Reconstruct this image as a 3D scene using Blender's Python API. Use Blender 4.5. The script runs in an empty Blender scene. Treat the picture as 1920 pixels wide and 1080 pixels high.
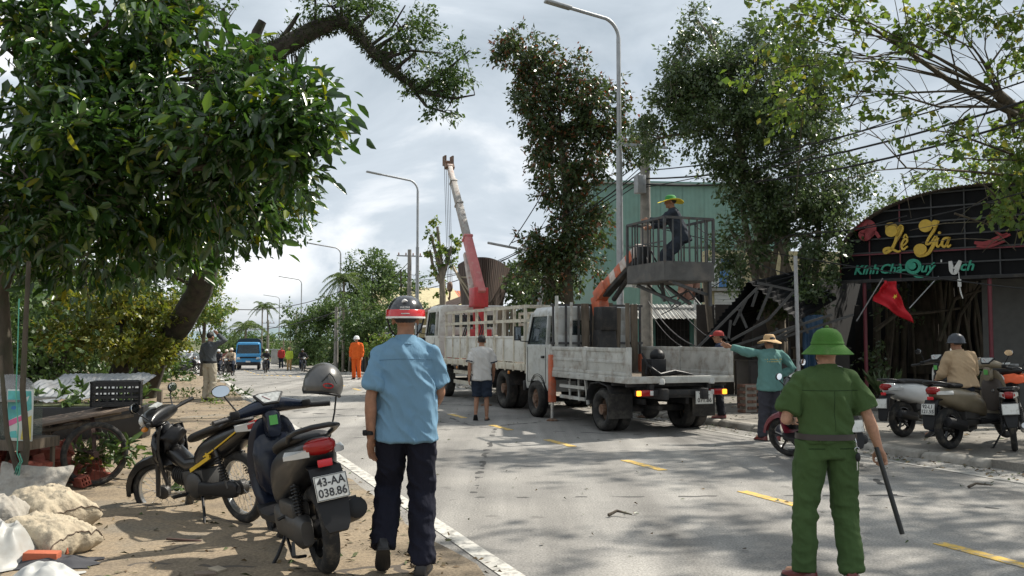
import bpy, bmesh, math, random
import numpy as np
from mathutils import Vector, Matrix, noise as mnoise

R = math.radians
rng = random.Random(7)
SC = bpy.context.scene
COL = SC.collection

# ------------------------------------------------------------------ camera
FPX, CAMH = 1700.0, 1.60
PITCH = math.atan(94 / 1700)
cam = bpy.data.cameras.new('camera'); camo = bpy.data.objects.new('camera', cam); COL.objects.link(camo)
camo.location = (0, 0, CAMH); camo.rotation_euler = (R(90) + PITCH, 0, 0)
cam.sensor_width = 36.0; cam.lens = 36.0 * FPX / 1920.0
cam.clip_start = 0.1; cam.clip_end = 3000
SC.camera = camo

# ------------------------------------------------------------------ sun and sky
SUN_EL = R(50)
SUN_DIR = Vector((0.86, 0.50, 0)).normalized()          # from the scene towards the sun, on the ground
sl = bpy.data.lights.new('sun', 'SUN'); so = bpy.data.objects.new('sun', sl); COL.objects.link(so)
sl.energy = 5.0; sl.angle = R(0.9); sl.color = (1.0, 0.94, 0.84)
sv = Vector((SUN_DIR.x * math.cos(SUN_EL), SUN_DIR.y * math.cos(SUN_EL), math.sin(SUN_EL)))
so.rotation_euler = (-sv).to_track_quat('-Z', 'Y').to_euler()
so.location = sv * 60

W = bpy.data.worlds.new('World'); SC.world = W; W.use_nodes = True
wt = W.node_tree; wt.nodes.clear()
def wn(t): return wt.nodes.new(t)
out = wn('ShaderNodeOutputWorld'); bg1 = wn('ShaderNodeBackground'); bg2 = wn('ShaderNodeBackground')
mixs = wn('ShaderNodeMixShader'); sky = wn('ShaderNodeTexSky')
sky.sky_type = 'NISHITA'; sky.sun_disc = False; sky.sun_elevation = SUN_EL
sky.sun_rotation = math.atan2(SUN_DIR.x, SUN_DIR.y)
sky.air_density = 1.2; sky.dust_density = 2.0
bg1.inputs[1].default_value = 0.09
tc = wn('ShaderNodeTexCoord'); mp = wn('ShaderNodeMapping'); mp.inputs['Scale'].default_value = (1, 1, 2.1)
mp.inputs['Location'].default_value = (0.35, 0.1, 0.25)
n1 = wn('ShaderNodeTexNoise'); n1.inputs['Scale'].default_value = 2.3; n1.inputs['Detail'].default_value = 9; n1.inputs['Roughness'].default_value = 0.52
n1.inputs['Distortion'].default_value = 0.35
r1 = wn('ShaderNodeValToRGB'); r1.color_ramp.elements[0].position = 0.30; r1.color_ramp.elements[1].position = 0.47
r1.color_ramp.elements[0].color = (0.72, 0.72, 0.72, 1); r1.color_ramp.elements[1].color = (1, 1, 1, 1)
n2 = wn('ShaderNodeTexNoise'); n2.inputs['Scale'].default_value = 3.4; n2.inputs['Detail'].default_value = 10; n2.inputs['Roughness'].default_value = 0.55
n2.inputs['Distortion'].default_value = 0.6
r2 = wn('ShaderNodeValToRGB'); e = r2.color_ramp.elements
e[0].position = 0.33; e[0].color = (0.37, 0.43, 0.49, 1); e[1].position = 0.66; e[1].color = (0.93, 0.94, 0.95, 1)
k = e.new(0.50); k.color = (0.51, 0.57, 0.63, 1)
L = wt.links.new
L(tc.outputs['Generated'], mp.inputs[0]); L(mp.outputs[0], n1.inputs['Vector']); L(mp.outputs[0], n2.inputs['Vector'])
L(n1.outputs['Fac'], r1.inputs[0]); L(n2.outputs['Fac'], r2.inputs[0])
L(sky.outputs[0], bg1.inputs[0]); L(r2.outputs[0], bg2.inputs[0]); bg2.inputs[1].default_value = 0.97
L(r1.outputs[0], mixs.inputs[0]); L(bg1.outputs[0], mixs.inputs[1]); L(bg2.outputs[0], mixs.inputs[2]); L(mixs.outputs[0], out.inputs[0])

SC.view_settings.view_transform = 'Standard'; SC.view_settings.look = 'None'
SC.view_settings.exposure = 0.46; SC.view_settings.gamma = 1.0; SC.view_settings.use_curve_mapping = False
SC.render.engine = 'CYCLES'

# ------------------------------------------------------------------ photo pixel -> place
TH = math.atan(655 / 1700); ST, CT = math.sin(TH), math.cos(TH)
ROADROT = TH                                              # local +y along the road
VERGE, APRON = 0.05, 0.10
def ray(px, py):
    u = 540 - py
    return Vector((px - 960, FPX * math.cos(PITCH) - u * math.sin(PITCH), FPX * math.sin(PITCH) + u * math.cos(PITCH)))
def G(px, py, z=0.0):                                     # where the pixel's ray meets height z
    r = ray(px, py); return Vector((0, 0, CAMH)) + r * ((z - CAMH) / r.z)
def A(px, py, Y):                                         # point of the pixel's ray at distance Y
    r = ray(px, py); return Vector((0, 0, CAMH)) + r * (Y / r.y)
def SN(s, n, z=0.0): return Vector((-ST * s + CT * n, CT * s + ST * n, z))
def toSN(p): return (-ST * p.x + CT * p.y, CT * p.x + ST * p.y)
def gz(s):
    if s < 34: return 0.0
    t = min(1, (s - 34) / 30); return -0.75 * t * t * (3 - 2 * t)
def onroad(px, n):                                        # ground point at lateral offset n seen in column px
    q = (px - 960) / FPX; Y = n / (CT * q + ST); return Vector((q * Y, Y, gz(toSN(Vector((q * Y, Y, 0)))[0])))

# ------------------------------------------------------------------ tagging
def tag(o, label=None, cat=None, group=None, kind=None):
    if label: o['label'] = label
    if cat: o['category'] = cat
    if group: o['group'] = group
    if kind: o['kind'] = kind
    return o
def empty(name, loc=(0, 0, 0), rz=0.0, label=None, cat=None, group=None):
    o = bpy.data.objects.new(name, None); COL.objects.link(o); o.location = loc; o.rotation_euler = (0, 0, rz)
    o.empty_display_size = 0.1
    return tag(o, label, cat, group)
def dup(root, loc=None, rz=None, label=None, group=None, swap=None):
    def cp(o, par):
        c = o.copy(); COL.objects.link(c); c.parent = par
        if swap and o.type == 'MESH' and o.data.materials and o.data.materials[0] and o.data.materials[0].name in swap:
            c.data = o.data.copy(); c.data.materials[0] = swap[o.data.materials[0].name]
        for ch in list(o.children): cp(ch, c)
        return c
    r = cp(root, None)
    if loc is not None: r.location = loc
    if rz is not None: r.rotation_euler.z = rz
    if label: r['label'] = label
    if group: r['group'] = group
    return r

# ------------------------------------------------------------------ materials
MATS = {}
def pm(name, col, rough=0.6, metal=0.0, var=0.15, scale=6.0, bump=0.0, bscale=60.0, dirt=None, coat=0.0, emit=0.0, spec=0.5, stretch=None):
    """colour with uneven tone, optional dirt (colour, amount, scale) and fine relief"""
    if name in MATS: return MATS[name]
    m = bpy.data.materials.new(name); m.use_nodes = True; t = m.node_tree; b = t.nodes['Principled BSDF']
    N = t.nodes.new; K = t.links.new
    b.inputs['Roughness'].default_value = rough; b.inputs['Metallic'].default_value = metal
    b.inputs['Specular IOR Level'].default_value = spec
    if coat: b.inputs['Coat Weight'].default_value = coat; b.inputs['Coat Roughness'].default_value = 0.12
    co = N('ShaderNodeTexCoord'); src = co.outputs['Object']
    if stretch:
        mpn = N('ShaderNodeMapping'); mpn.inputs['Scale'].default_value = stretch; K(src, mpn.inputs[0]); src = mpn.outputs[0]
    nz = N('ShaderNodeTexNoise'); nz.inputs['Scale'].default_value = scale; nz.inputs['Detail'].default_value = 6
    K(src, nz.inputs['Vector'])
    rp = N('ShaderNodeValToRGB'); e = rp.color_ramp.elements
    e[0].position = 0.3; e[1].position = 0.7
    e[0].color = tuple(max(0, c * (1 - var)) for c in col) + (1,); e[1].color = tuple(min(1, c * (1 + var)) for c in col) + (1,)
    K(nz.outputs['Fac'], rp.inputs[0]); outc = rp.outputs[0]
    if dirt:
        dc, da, ds = dirt
        dn = N('ShaderNodeTexNoise'); dn.inputs['Scale'].default_value = ds; dn.inputs['Detail'].default_value = 9; dn.inputs['Roughness'].default_value = 0.65
        K(src, dn.inputs['Vector'])
        dr = N('ShaderNodeValToRGB'); d = dr.color_ramp.elements
        d[0].position = 0.62 - 0.3 * da; d[1].position = 0.72; d[0].color = (0, 0, 0, 1); d[1].color = (min(1, .45 + da * .6),) * 3 + (1,)
        K(dn.outputs['Fac'], dr.inputs[0])
        mx = N('ShaderNodeMix'); mx.data_type = 'RGBA'; mx.inputs['B'].default_value = tuple(dc) + (1,)
        K(dr.outputs[0], mx.inputs['Factor']); K(outc, mx.inputs['A']); outc = mx.outputs['Result']
    K(outc, b.inputs['Base Color'])
    if bump:
        bn = N('ShaderNodeTexNoise'); bn.inputs['Scale'].default_value = bscale; bn.inputs['Detail'].default_value = 5
        K(src, bn.inputs['Vector'])
        bp = N('ShaderNodeBump'); bp.inputs['Strength'].default_value = bump; bp.inputs['Distance'].default_value = 0.02
        K(bn.outputs['Fac'], bp.inputs['Height']); K(bp.outputs[0], b.inputs['Normal'])
    if emit:
        b.inputs['Emission Color'].default_value = tuple(col) + (1,); b.inputs['Emission Strength'].default_value = emit
    MATS[name] = m; return m
def leafmat(name, c1, c2, rough=0.42, trans=0.3, extra=None, spec=0.4):
    """leaf: each one its own tone, light passes through"""
    if name in MATS: return MATS[name]
    m = bpy.data.materials.new(name); m.use_nodes = True; t = m.node_tree; b = t.nodes['Principled BSDF']; N = t.nodes.new; K = t.links.new
    g = N('ShaderNodeNewGeometry'); oi = N('ShaderNodeObjectInfo'); ad = N('ShaderNodeMath'); ad.operation = 'ADD'
    fr = N('ShaderNodeMath'); fr.operation = 'FRACT'
    K(g.outputs['Random Per Island'], ad.inputs[0]); K(oi.outputs['Random'], ad.inputs[1]); K(ad.outputs[0], fr.inputs[0])
    rp = N('ShaderNodeValToRGB'); e = rp.color_ramp.elements
    e[0].color = c1 + (1,); e[1].color = c2 + (1,); e[0].position = 0.0; e[1].position = 0.8
    if extra:
        for pos, c in extra: k = e.new(pos); k.color = c + (1,)
    K(fr.outputs[0], rp.inputs[0]); K(rp.outputs[0], b.inputs['Base Color'])
    b.inputs['Roughness'].default_value = rough; b.inputs['Specular IOR Level'].default_value = spec
    tr = N('ShaderNodeBsdfTranslucent'); hs = N('ShaderNodeHueSaturation'); hs.inputs['Value'].default_value = 1.6; hs.inputs['Saturation'].default_value = 1.15
    hs.inputs['Hue'].default_value = 0.485
    K(rp.outputs[0], hs.inputs['Color']); K(hs.outputs[0], tr.inputs[0])
    ms = N('ShaderNodeMixShader'); ms.inputs[0].default_value = trans
    o = t.nodes['Material Output']; K(b.outputs[0], ms.inputs[1]); K(tr.outputs[0], ms.inputs[2]); K(ms.outputs[0], o.inputs[0])
    MATS[name] = m; return m
def glassmat(name, col=(0.05, 0.07, 0.08), rough=0.06, alpha=0.75):
    if name in MATS: return MATS[name]
    m = bpy.data.materials.new(name); m.use_nodes = True; t = m.node_tree; b = t.nodes['Principled BSDF']
    b.inputs['Base Color'].default_value = col + (1,); b.inputs['Roughness'].default_value = rough; b.inputs['Alpha'].default_value = alpha
    b.inputs['Specular IOR Level'].default_value = 0.8
    MATS[name] = m; return m

# ------------------------------------------------------------------ mesh building
class MB:
    def __init__(s): s.v = []; s.f = []; s.mi = []; s.m = 0
    def add(s, vs, fs, M=None):
        o = len(s.v)
        s.v += [tuple(M @ Vector(p)) for p in vs] if M is not None else [tuple(p) for p in vs]
        s.f += [tuple(i + o for i in f) for f in fs]; s.mi += [s.m] * len(fs); return s
    def box(s, c, d, M=None, top=None, rot=None):
        """box centred at c with size d; top=(sx,sy) scales its upper face"""
        x, y, z = d[0] / 2, d[1] / 2, d[2] / 2; a, b = top or (1, 1)
        vs = [(-x, -y, -z), (x, -y, -z), (x, y, -z), (-x, y, -z), (-x * a, -y * b, z), (x * a, -y * b, z), (x * a, y * b, z), (-x * a, y * b, z)]
        T = Matrix.Translation(c)
        if rot: T = T @ (Matrix.Rotation(rot[2], 4, 'Z') @ Matrix.Rotation(rot[1], 4, 'Y') @ Matrix.Rotation(rot[0], 4, 'X'))
        if M is not None: T = M @ T
        return s.add(vs, [(0, 3, 2, 1), (4, 5, 6, 7), (0, 1, 5, 4), (1, 2, 6, 5), (2, 3, 7, 6), (3, 0, 4, 7)], T)
    def bar(s, p, q, w, h=None):
        """rectangular bar from p to q"""
        p, q = Vector(p), Vector(q); d = q - p; h = h or w
        T = Matrix.Translation((p + q) / 2) @ d.to_track_quat('Y', 'Z').to_matrix().to_4x4()
        return s.box((0, 0, 0), (w, d.length, h), T)
    def loft(s, rings, cap=True, close=True):
        n = len(rings[0]); vs = [p for r in rings for p in r]; fs = []
        for i in range(len(rings) - 1):
            for j in range(n if close else n - 1):
                k = (j + 1) % n; fs.append((i * n + j, i * n + k, (i + 1) * n + k, (i + 1) * n + j))
        if cap and close: fs.append(tuple(range(n - 1, -1, -1))); fs.append(tuple((len(rings) - 1) * n + j for j in range(n)))
        return s.add(vs, fs)
    def tube(s, pts, r, n=8, cap=True, flat=1.0):
        pts = [Vector(p) for p in pts]; m = len(pts); rs = list(r) if hasattr(r, '__len__') else [r] * m; rings = []
        up = None
        for i in range(m):
            d = (pts[min(i + 1, m - 1)] - pts[max(i - 1, 0)])
            if d.length < 1e-9: d = Vector((0, 0, 1))
            d.normalize()
            if up is None:
                up = Vector((0, 0, 1)) if abs(d.z) < 0.9 else Vector((0, 1, 0))
            a = d.cross(up)
            if a.length < 1e-4: a = d.cross(Vector((1, 0, 0)))
            a.normalize(); b = a.cross(d).normalized(); up = b
            rings.append([pts[i] + (a * math.cos(t) + b * math.sin(t) * flat) * rs[i] for t in (2 * math.pi * j / n for j in range(n))])
        return s.loft(rings, cap)
    def lathe(s, prof, n=24, M=None, sx=1.0, sy=1.0, arc=2 * math.pi):
        vs = []; fs = []; full = abs(arc - 2 * math.pi) < 1e-6; k = n if full else n + 1
        for r, z in prof:
            for j in range(k):
                t = arc * j / n; vs.append((r * math.cos(t) * sx, r * math.sin(t) * sy, z))
        for i in range(len(prof) - 1):
            for j in range(n):
                q = (j + 1) % k; fs.append((i * k + j, i * k + q, (i + 1) * k + q, (i + 1) * k + j))
        return s.add(vs, fs, M)
    def ball(s, c, r, n=12, m=8, M=None):
        rx, ry, rz = r if hasattr(r, '__len__') else (r, r, r); vs = []; fs = []
        for i in range(m + 1):
            p = math.pi * i / m
            for j in range(n):
                t = 2 * math.pi * j / n; vs.append((c[0] + rx * math.sin(p) * math.cos(t), c[1] + ry * math.sin(p) * math.sin(t), c[2] - rz * math.cos(p)))
        for i in range(m):
            for j in range(n): k = (j + 1) % n; fs.append((i * n + j, i * n + k, (i + 1) * n + k, (i + 1) * n + j))
        return s.add(vs, fs, M)
    def prism(s, poly, h0, h1, M=None):
        n = len(poly); vs = [(x, y, h0) for x, y in poly] + [(x, y, h1) for x, y in poly]
        fs = [tuple(range(n - 1, -1, -1)), tuple(range(n, 2 * n))] + [(i, (i + 1) % n, n + (i + 1) % n, n + i) for i in range(n)]
        return s.add(vs, fs, M)
    def wheel(s, r, w, tr, n=32, inner=None, c=(0, 0, 0)):
        """tyre turned about the x axis at c: outer radius r, width w, tyre section tr"""
        P = []
        for i in range(12):
            t = 2 * math.pi * i / 12; P.append((r - tr + tr * math.cos(t), w / 2 * math.sin(t)))
        P.append(P[0])
        return s.lathe(P, n, Matrix.Translation(c) @ Matrix.Rotation(R(90), 4, 'Y'))
    def mesh(s, name, mats, smooth=35, bevel=0.0, seg=2, subsurf=0, fix=True):
        me = bpy.data.meshes.new(name); me.from_pydata(s.v, [], s.f)
        mats = mats if isinstance(mats, (list, tuple)) else [mats]
        for m in mats: me.materials.append(m)
        if any(s.mi): me.polygons.foreach_set('material_index', s.mi)
        bm = bmesh.new(); bm.from_mesh(me)
        if fix:
            bmesh.ops.remove_doubles(bm, verts=bm.verts, dist=1e-5)
            bmesh.ops.recalc_face_normals(bm, faces=bm.faces)
        if bevel:
            es = [e for e in bm.edges if len(e.link_faces) == 2 and e.calc_face_angle(0) > R(30)]
            bmesh.ops.bevel(bm, geom=es, offset=bevel, segments=seg, profile=0.5, affect='EDGES', clamp_overlap=True)
        bm.to_mesh(me); bm.free()
        if smooth:
            me.shade_smooth(); me.set_sharp_from_angle(angle=R(smooth))
        if subsurf: me = subdiv(me, subsurf, name)
        return me
    def build(s, name, mats, parent=None, loc=None, rot=None, **kw):
        o = bpy.data.objects.new(name, s.mesh(name, mats, **kw)); COL.objects.link(o)
        if parent is not None: o.parent = parent
        if loc is not None: o.location = loc
        if rot is not None: o.rotation_euler = rot
        return o
def bake(me, name, mods):
    o = bpy.data.objects.new('tmp', me); COL.objects.link(o)
    for t, kw in mods:
        md = o.modifiers.new(t, t)
        for k, v in kw.items(): setattr(md, k, v)
    dg = bpy.context.evaluated_depsgraph_get(); r = bpy.data.meshes.new_from_object(o.evaluated_get(dg)); r.name = name
    bpy.data.objects.remove(o); bpy.data.meshes.remove(me); return r
def subdiv(me, lv, name): return bake(me, name, [('SUBSURF', dict(levels=lv, render_levels=lv))])
def obj(name, me, parent=None, loc=None, rot=None):
    o = bpy.data.objects.new(name, me); COL.objects.link(o)
    if parent is not None: o.parent = parent
    if loc is not None: o.location = loc
    if rot is not None: o.rotation_euler = rot
    return o
def meshnp(name, V, Fq, mats):
    """mesh from numpy: V (n,3), Fq (m,k)"""
    me = bpy.data.meshes.new(name); V = np.asarray(V, np.float32); Fq = np.asarray(Fq, np.int32); k = Fq.shape[1]
    me.vertices.add(len(V)); me.vertices.foreach_set('co', V.ravel())
    me.loops.add(Fq.size); me.loops.foreach_set('vertex_index', Fq.ravel())
    me.polygons.add(len(Fq)); me.polygons.foreach_set('loop_start', np.arange(0, Fq.size, k, dtype=np.int32))
    for m in (mats if isinstance(mats, (list, tuple)) else [mats]): me.materials.append(m)
    me.update(calc_edges=True); return me
def textmesh(s, size, depth, mat, shear=0.0, bevel=0.0, offset=0.0, align='CENTER'):
    c = bpy.data.curves.new('txt', 'FONT'); c.body = s; c.size = size; c.extrude = depth; c.shear = shear; c.align_x = align; c.align_y = 'CENTER'
    c.bevel_depth = bevel; c.offset = offset; c.resolution_u = 3
    o = bpy.data.objects.new('tmp', c); COL.objects.link(o)
    dg = bpy.context.evaluated_depsgraph_get(); me = bpy.data.meshes.new_from_object(o.evaluated_get(dg)); me.name = 'lettering'
    me.materials.clear(); me.materials.append(mat)
    bpy.data.objects.remove(o); return me
def ring(c, w, h, n=12, p=2.6, ax='Y', tilt=0.0):
    """super-ellipse ring around c, half sizes w (x) and h (z), in the plane normal to ax"""
    out = []
    for j in range(n):
        t = 2 * math.pi * (j + 0.5) / n; a, b = math.cos(t), math.sin(t)
        a = math.copysign(abs(a) ** (2 / p), a) * w; b = math.copysign(abs(b) ** (2 / p), b) * h
        if ax == 'Y': out.append((c[0] + a, c[1] + b * math.sin(tilt), c[2] + b * math.cos(tilt)))
        elif ax == 'Z': out.append((c[0] + a, c[1] + b, c[2]))
        else: out.append((c[0], c[1] + a, c[2] + b))
    return out
def plate(parent, lines, w, h, M, mats, name='number_plate', ts=None):
    """number plate in the local xy plane of M, facing +z"""
    m = MB(); m.box((0, 0, 0), (w, h, 0.006)); o = m.build(name, mats[0], parent, bevel=0.002); o.matrix_local = M
    fr = MB()
    for sx in (-1, 1): fr.box((sx * (w / 2 - .004), 0, .004), (.003, h - .006, .003))
    for sy in (-1, 1): fr.box((0, sy * (h / 2 - .004), .004), (w - .012, .003, .003))
    fr.build('plate_rim', mats[1], o)
    for i, t in enumerate(lines):
        me = textmesh(t, ts or h * 0.46, 0.001, mats[1], offset=0.0012); l = obj('lettering', me, o)
        l.location = (0, (0.5 * (len(lines) - 1) - i) * h * 0.44, 0.0045)
        wd = max(v.co.x for v in me.vertices) - min(v.co.x for v in me.vertices)
        if wd > w * 0.86: l.scale.x = w * 0.86 / wd
    return o
# ------------------------------------------------------------------ ground, road, verge, paving
def groundmat(name, stops, big=0.35, fine=90.0, crack=None, bump=0.25, rough=0.9, fvar=0.25, tracks=False):
    m = bpy.data.materials.new(name); m.use_nodes = True; t = m.node_tree; b = t.nodes['Principled BSDF']; N = t.nodes.new; K = t.links.new
    b.inputs['Roughness'].default_value = rough; b.inputs['Specular IOR Level'].default_value = 0.25
    co = N('ShaderNodeTexCoord').outputs['Object']
    n = N('ShaderNodeTexNoise'); n.inputs['Scale'].default_value = big; n.inputs['Detail'].default_value = 8; n.inputs['Roughness'].default_value = 0.62; K(co, n.inputs['Vector'])
    rp = N('ShaderNodeValToRGB'); e = rp.color_ramp.elements
    e[0].position, e[0].color = stops[0][0], stops[0][1] + (1,); e[1].position, e[1].color = stops[-1][0], stops[-1][1] + (1,)
    for p, c in stops[1:-1]: k = e.new(p); k.color = c + (1,)
    K(n.outputs['Fac'], rp.inputs[0])
    f = N('ShaderNodeTexNoise'); f.inputs['Scale'].default_value = fine; f.inputs['Detail'].default_value = 4; f.inputs['Roughness'].default_value = 0.7; K(co, f.inputs['Vector'])
    fr = N('ShaderNodeMapRange'); fr.inputs['From Min'].default_value = 0.3; fr.inputs['From Max'].default_value = 0.7
    fr.inputs['To Min'].default_value = 1 - fvar; fr.inputs['To Max'].default_value = 1 + fvar; K(f.outputs['Fac'], fr.inputs['Value'])
    mu = N('ShaderNodeMix'); mu.data_type = 'RGBA'; mu.blend_type = 'MULTIPLY'; mu.inputs['Factor'].default_value = 1
    K(rp.outputs[0], mu.inputs['A']); K(fr.outputs[0], mu.inputs['B']); c = mu.outputs['Result']
    if tracks:                                                                   # tyre-polished lanes and oil drips along the road
        mp_ = N('ShaderNodeMapping'); mp_.inputs['Rotation'].default_value = (0, 0, -TH); mp_.inputs['Scale'].default_value = (1.1, 0.05, 1); K(co, mp_.inputs[0])
        tn = N('ShaderNodeTexNoise'); tn.inputs['Scale'].default_value = 1.6; tn.inputs['Detail'].default_value = 5; K(mp_.outputs[0], tn.inputs['Vector'])
        tr_ = N('ShaderNodeMapRange'); tr_.inputs['From Min'].default_value = .32; tr_.inputs['From Max'].default_value = .68; tr_.inputs['To Min'].default_value = .68; tr_.inputs['To Max'].default_value = 1.24; K(tn.outputs['Fac'], tr_.inputs['Value'])
        on_ = N('ShaderNodeTexNoise'); on_.inputs['Scale'].default_value = 1.9; on_.inputs['Detail'].default_value = 3; K(co, on_.inputs['Vector'])
        or_ = N('ShaderNodeMapRange'); or_.inputs['From Min'].default_value = .66; or_.inputs['From Max'].default_value = .74; or_.inputs['To Min'].default_value = 1; or_.inputs['To Max'].default_value = .62; K(on_.outputs['Fac'], or_.inputs['Value'])
        mm_ = N('ShaderNodeMath'); mm_.operation = 'MULTIPLY'; K(tr_.outputs[0], mm_.inputs[0]); K(or_.outputs[0], mm_.inputs[1])
        m2_ = N('ShaderNodeMix'); m2_.data_type = 'RGBA'; m2_.blend_type = 'MULTIPLY'; m2_.inputs['Factor'].default_value = 1; K(c, m2_.inputs['A']); K(mm_.outputs[0], m2_.inputs['B']); c = m2_.outputs['Result']
    if crack:
        sc, wd, cc = crack
        w = N('ShaderNodeTexNoise'); w.inputs['Scale'].default_value = 2.5; K(co, w.inputs['Vector'])
        av = N('ShaderNodeMix'); av.data_type = 'RGBA'; av.inputs['Factor'].default_value = 0.16; K(co, av.inputs['A']); K(w.outputs['Color'], av.inputs['B'])
        v = N('ShaderNodeTexVoronoi'); v.feature = 'DISTANCE_TO_EDGE'; v.inputs['Scale'].default_value = sc; K(av.outputs['Result'], v.inputs['Vector'])
        lt = N('ShaderNodeMath'); lt.operation = 'LESS_THAN'; lt.inputs[1].default_value = wd; K(v.outputs['Distance'], lt.inputs[0])
        gt = N('ShaderNodeMath'); gt.operation = 'GREATER_THAN'; gt.inputs[1].default_value = 0.52; K(w.outputs['Fac'], gt.inputs[0])
        mm = N('ShaderNodeMath'); mm.operation = 'MULTIPLY'; K(lt.outputs[0], mm.inputs[0]); K(gt.outputs[0], mm.inputs[1])
        mx = N('ShaderNodeMix'); mx.data_type = 'RGBA'; mx.inputs['B'].default_value = cc + (1,); K(mm.outputs[0], mx.inputs['Factor']); K(c, mx.inputs['A']); c = mx.outputs['Result']
    K(c, b.inputs['Base Color'])
    bp = N('ShaderNodeBump'); bp.inputs['Strength'].default_value = bump; bp.inputs['Distance'].default_value = 0.01; K(f.outputs['Fac'], bp.inputs['Height']); K(bp.outputs[0], b.inputs['Normal'])
    MATS[name] = m; return m
asphalt = groundmat('worn_asphalt', [(0.30, (0.17, 0.163, 0.152)), (0.45, (0.235, 0.226, 0.210)), (0.6, (0.285, 0.272, 0.250)), (0.75, (0.225, 0.217, 0.20))], 0.45, 55, (0.22, 0.006, (0.07, 0.068, 0.065)), 0.7, fvar=0.45, tracks=True)
dirt = groundmat('sandy_dirt', [(0.30, (0.10, 0.082, 0.062)), (0.42, (0.19, 0.152, 0.108)), (0.52, (0.26, 0.205, 0.14)), (0.62, (0.20, 0.17, 0.13)), (0.76, (0.26, 0.24, 0.20))], 0.85, 38, (0.7, 0.010, (0.10, 0.085, 0.07)), 0.7, fvar=0.38)
paving = groundmat('dusty_concrete', [(0.3, (0.13, 0.12, 0.105)), (0.5, (0.21, 0.195, 0.17)), (0.72, (0.30, 0.275, 0.235))], 0.7, 45, (0.45, 0.012, (0.07, 0.065, 0.06)), 0.5)
earth = groundmat('grassy_earth', [(0.3, (0.05, 0.055, 0.025)), (0.5, (0.09, 0.10, 0.045)), (0.7, (0.15, 0.13, 0.075))], 0.8, 25, None, 0.6)

def strip(name, n0, n1, s0, s1, z, mat, ds=3.0, dn=1.2, edge=0.0, seed=0, thick=0.0):
    ns = max(1, int((s1 - s0) / ds)); nn = max(1, int((n1 - n0) / dn)); m = MB(); vs = []; fs = []
    for i in range(ns + 1):
        s = s0 + (s1 - s0) * i / ns
        for j in range(nn + 1):
            n = n0 + (n1 - n0) * j / nn
            if edge and j == nn: n += edge * mnoise.noise((s * 0.9, seed, 1)) + edge * .5 * mnoise.noise((s * 3.1, seed, 4))
            if edge and j == 0: n += edge * mnoise.noise((s * 0.9, seed, 7))
            p = SN(s, n, gz(s) + z); vs.append(p)
    w = nn + 1
    for i in range(ns):
        for j in range(nn): fs.append((i * w + j, i * w + j + 1, (i + 1) * w + j + 1, (i + 1) * w + j))
    if thick:
        b = len(vs); vs += [v - Vector((0, 0, thick)) for v in vs]
        for i in range(ns):
            fs.append((i * w, (i + 1) * w, b + (i + 1) * w, b + i * w)); fs.append((i * w + nn, b + i * w + nn, b + (i + 1) * w + nn, (i + 1) * w + nn))
    m.add(vs, fs); return m.build(name, mat, fix=False)
gm = MB(); S = 900
gvs = []
sv_ = [-60, -20, 0, 20, 34, 38, 42, 46, 50, 54, 58, 62, 66, 120, 400, 1400]; nv_ = [-900, -200, -60, -20, 0, 12, 30, 80, 300, 900]
for s in sv_:
    for n in nv_: gvs.append(SN(s, n, gz(s) - 0.06))
w_ = len(nv_)
gm.add(gvs, [(i * w_ + j, i * w_ + j + 1, (i + 1) * w_ + j + 1, (i + 1) * w_ + j) for i in range(len(sv_) - 1) for j in range(w_ - 1)])
tag(gm.build('ground', earth, fix=False), kind='structure')
tag(strip('road', 1.75, 9.9, -12, 190, 0.0, asphalt, 2.0), kind='structure')
tag(strip('verge', -9.0, 1.98, -6, 120, VERGE, dirt, 0.5, 1.0, 0.16, 3, 0.10), kind='structure')
tag(strip('pavement', 9.62, 26.0, -8, 90, APRON, paving, 1.5, 2.0, 0.0, 5, 0.14), kind='structure')
# broken concrete ramps along the far edge of the road
conc = pm('kerb_concrete', (0.30, 0.28, 0.245), 0.9, var=0.25, scale=3, bump=0.4, bscale=25, dirt=((0.10, 0.09, 0.07), 0.5, 4))
kerb = empty('kerb', SN(8, 9.62, 0)); tag(kerb, kind='structure')
s = -4.0; i = 0
while s < 70:
    ln = 0.98 if i % 7 else 0.7
    m = MB(); a = SN(s, 9.62) - SN(8, 9.62); b = SN(s + ln, 9.62) - SN(8, 9.62)
    z = gz(s); nrm = SN(0, 1)
    jit = rng.uniform(-.03, .03); z += rng.uniform(-.045, .0); tl = rng.uniform(-.03, .02)
    prof = [(-.17, -.03), (-.14, .085), (-.09, .118), (0.04, .122), (.04, -.03)]
    m.loft([[p + nrm * (x + jit) + Vector((0, 0, y + z + (tl if p is b else 0) + .012 * mnoise.noise((x * 9, s, y * 9)))) for x, y in prof] for p in (a, a.lerp(b, .35), a.lerp(b, .7), b)])
    
    if rng.random() > .12: m.build('kerb_stone', conc, kerb, bevel=0.012, smooth=40)
    s += ln + 0.02; i += 1
# painted markings
def paintmat(name, col):
    m = bpy.data.materials.new(name); m.use_nodes = True; t = m.node_tree; b = t.nodes['Principled BSDF']; N = t.nodes.new; K = t.links.new
    co = N('ShaderNodeTexCoord').outputs['Object']; n = N('ShaderNodeTexNoise'); n.inputs['Scale'].default_value = 9; n.inputs['Detail'].default_value = 9; n.inputs['Roughness'].default_value = 0.7; K(co, n.inputs['Vector'])
    rp = N('ShaderNodeValToRGB'); e = rp.color_ramp.elements; e[0].position = 0.40; e[0].color = (0.23, 0.22, 0.20, 1); e[1].position = 0.52; e[1].color = col + (1,)
    K(n.outputs['Fac'], rp.inputs[0]); K(rp.outputs[0], b.inputs['Base Color']); b.inputs['Roughness'].default_value = 0.7
    return m
white_paint = paintmat('road_paint_white', (0.52, 0.50, 0.45)); yellow_paint = paintmat('road_paint_yellow', (0.62, 0.40, 0.07))
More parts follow.
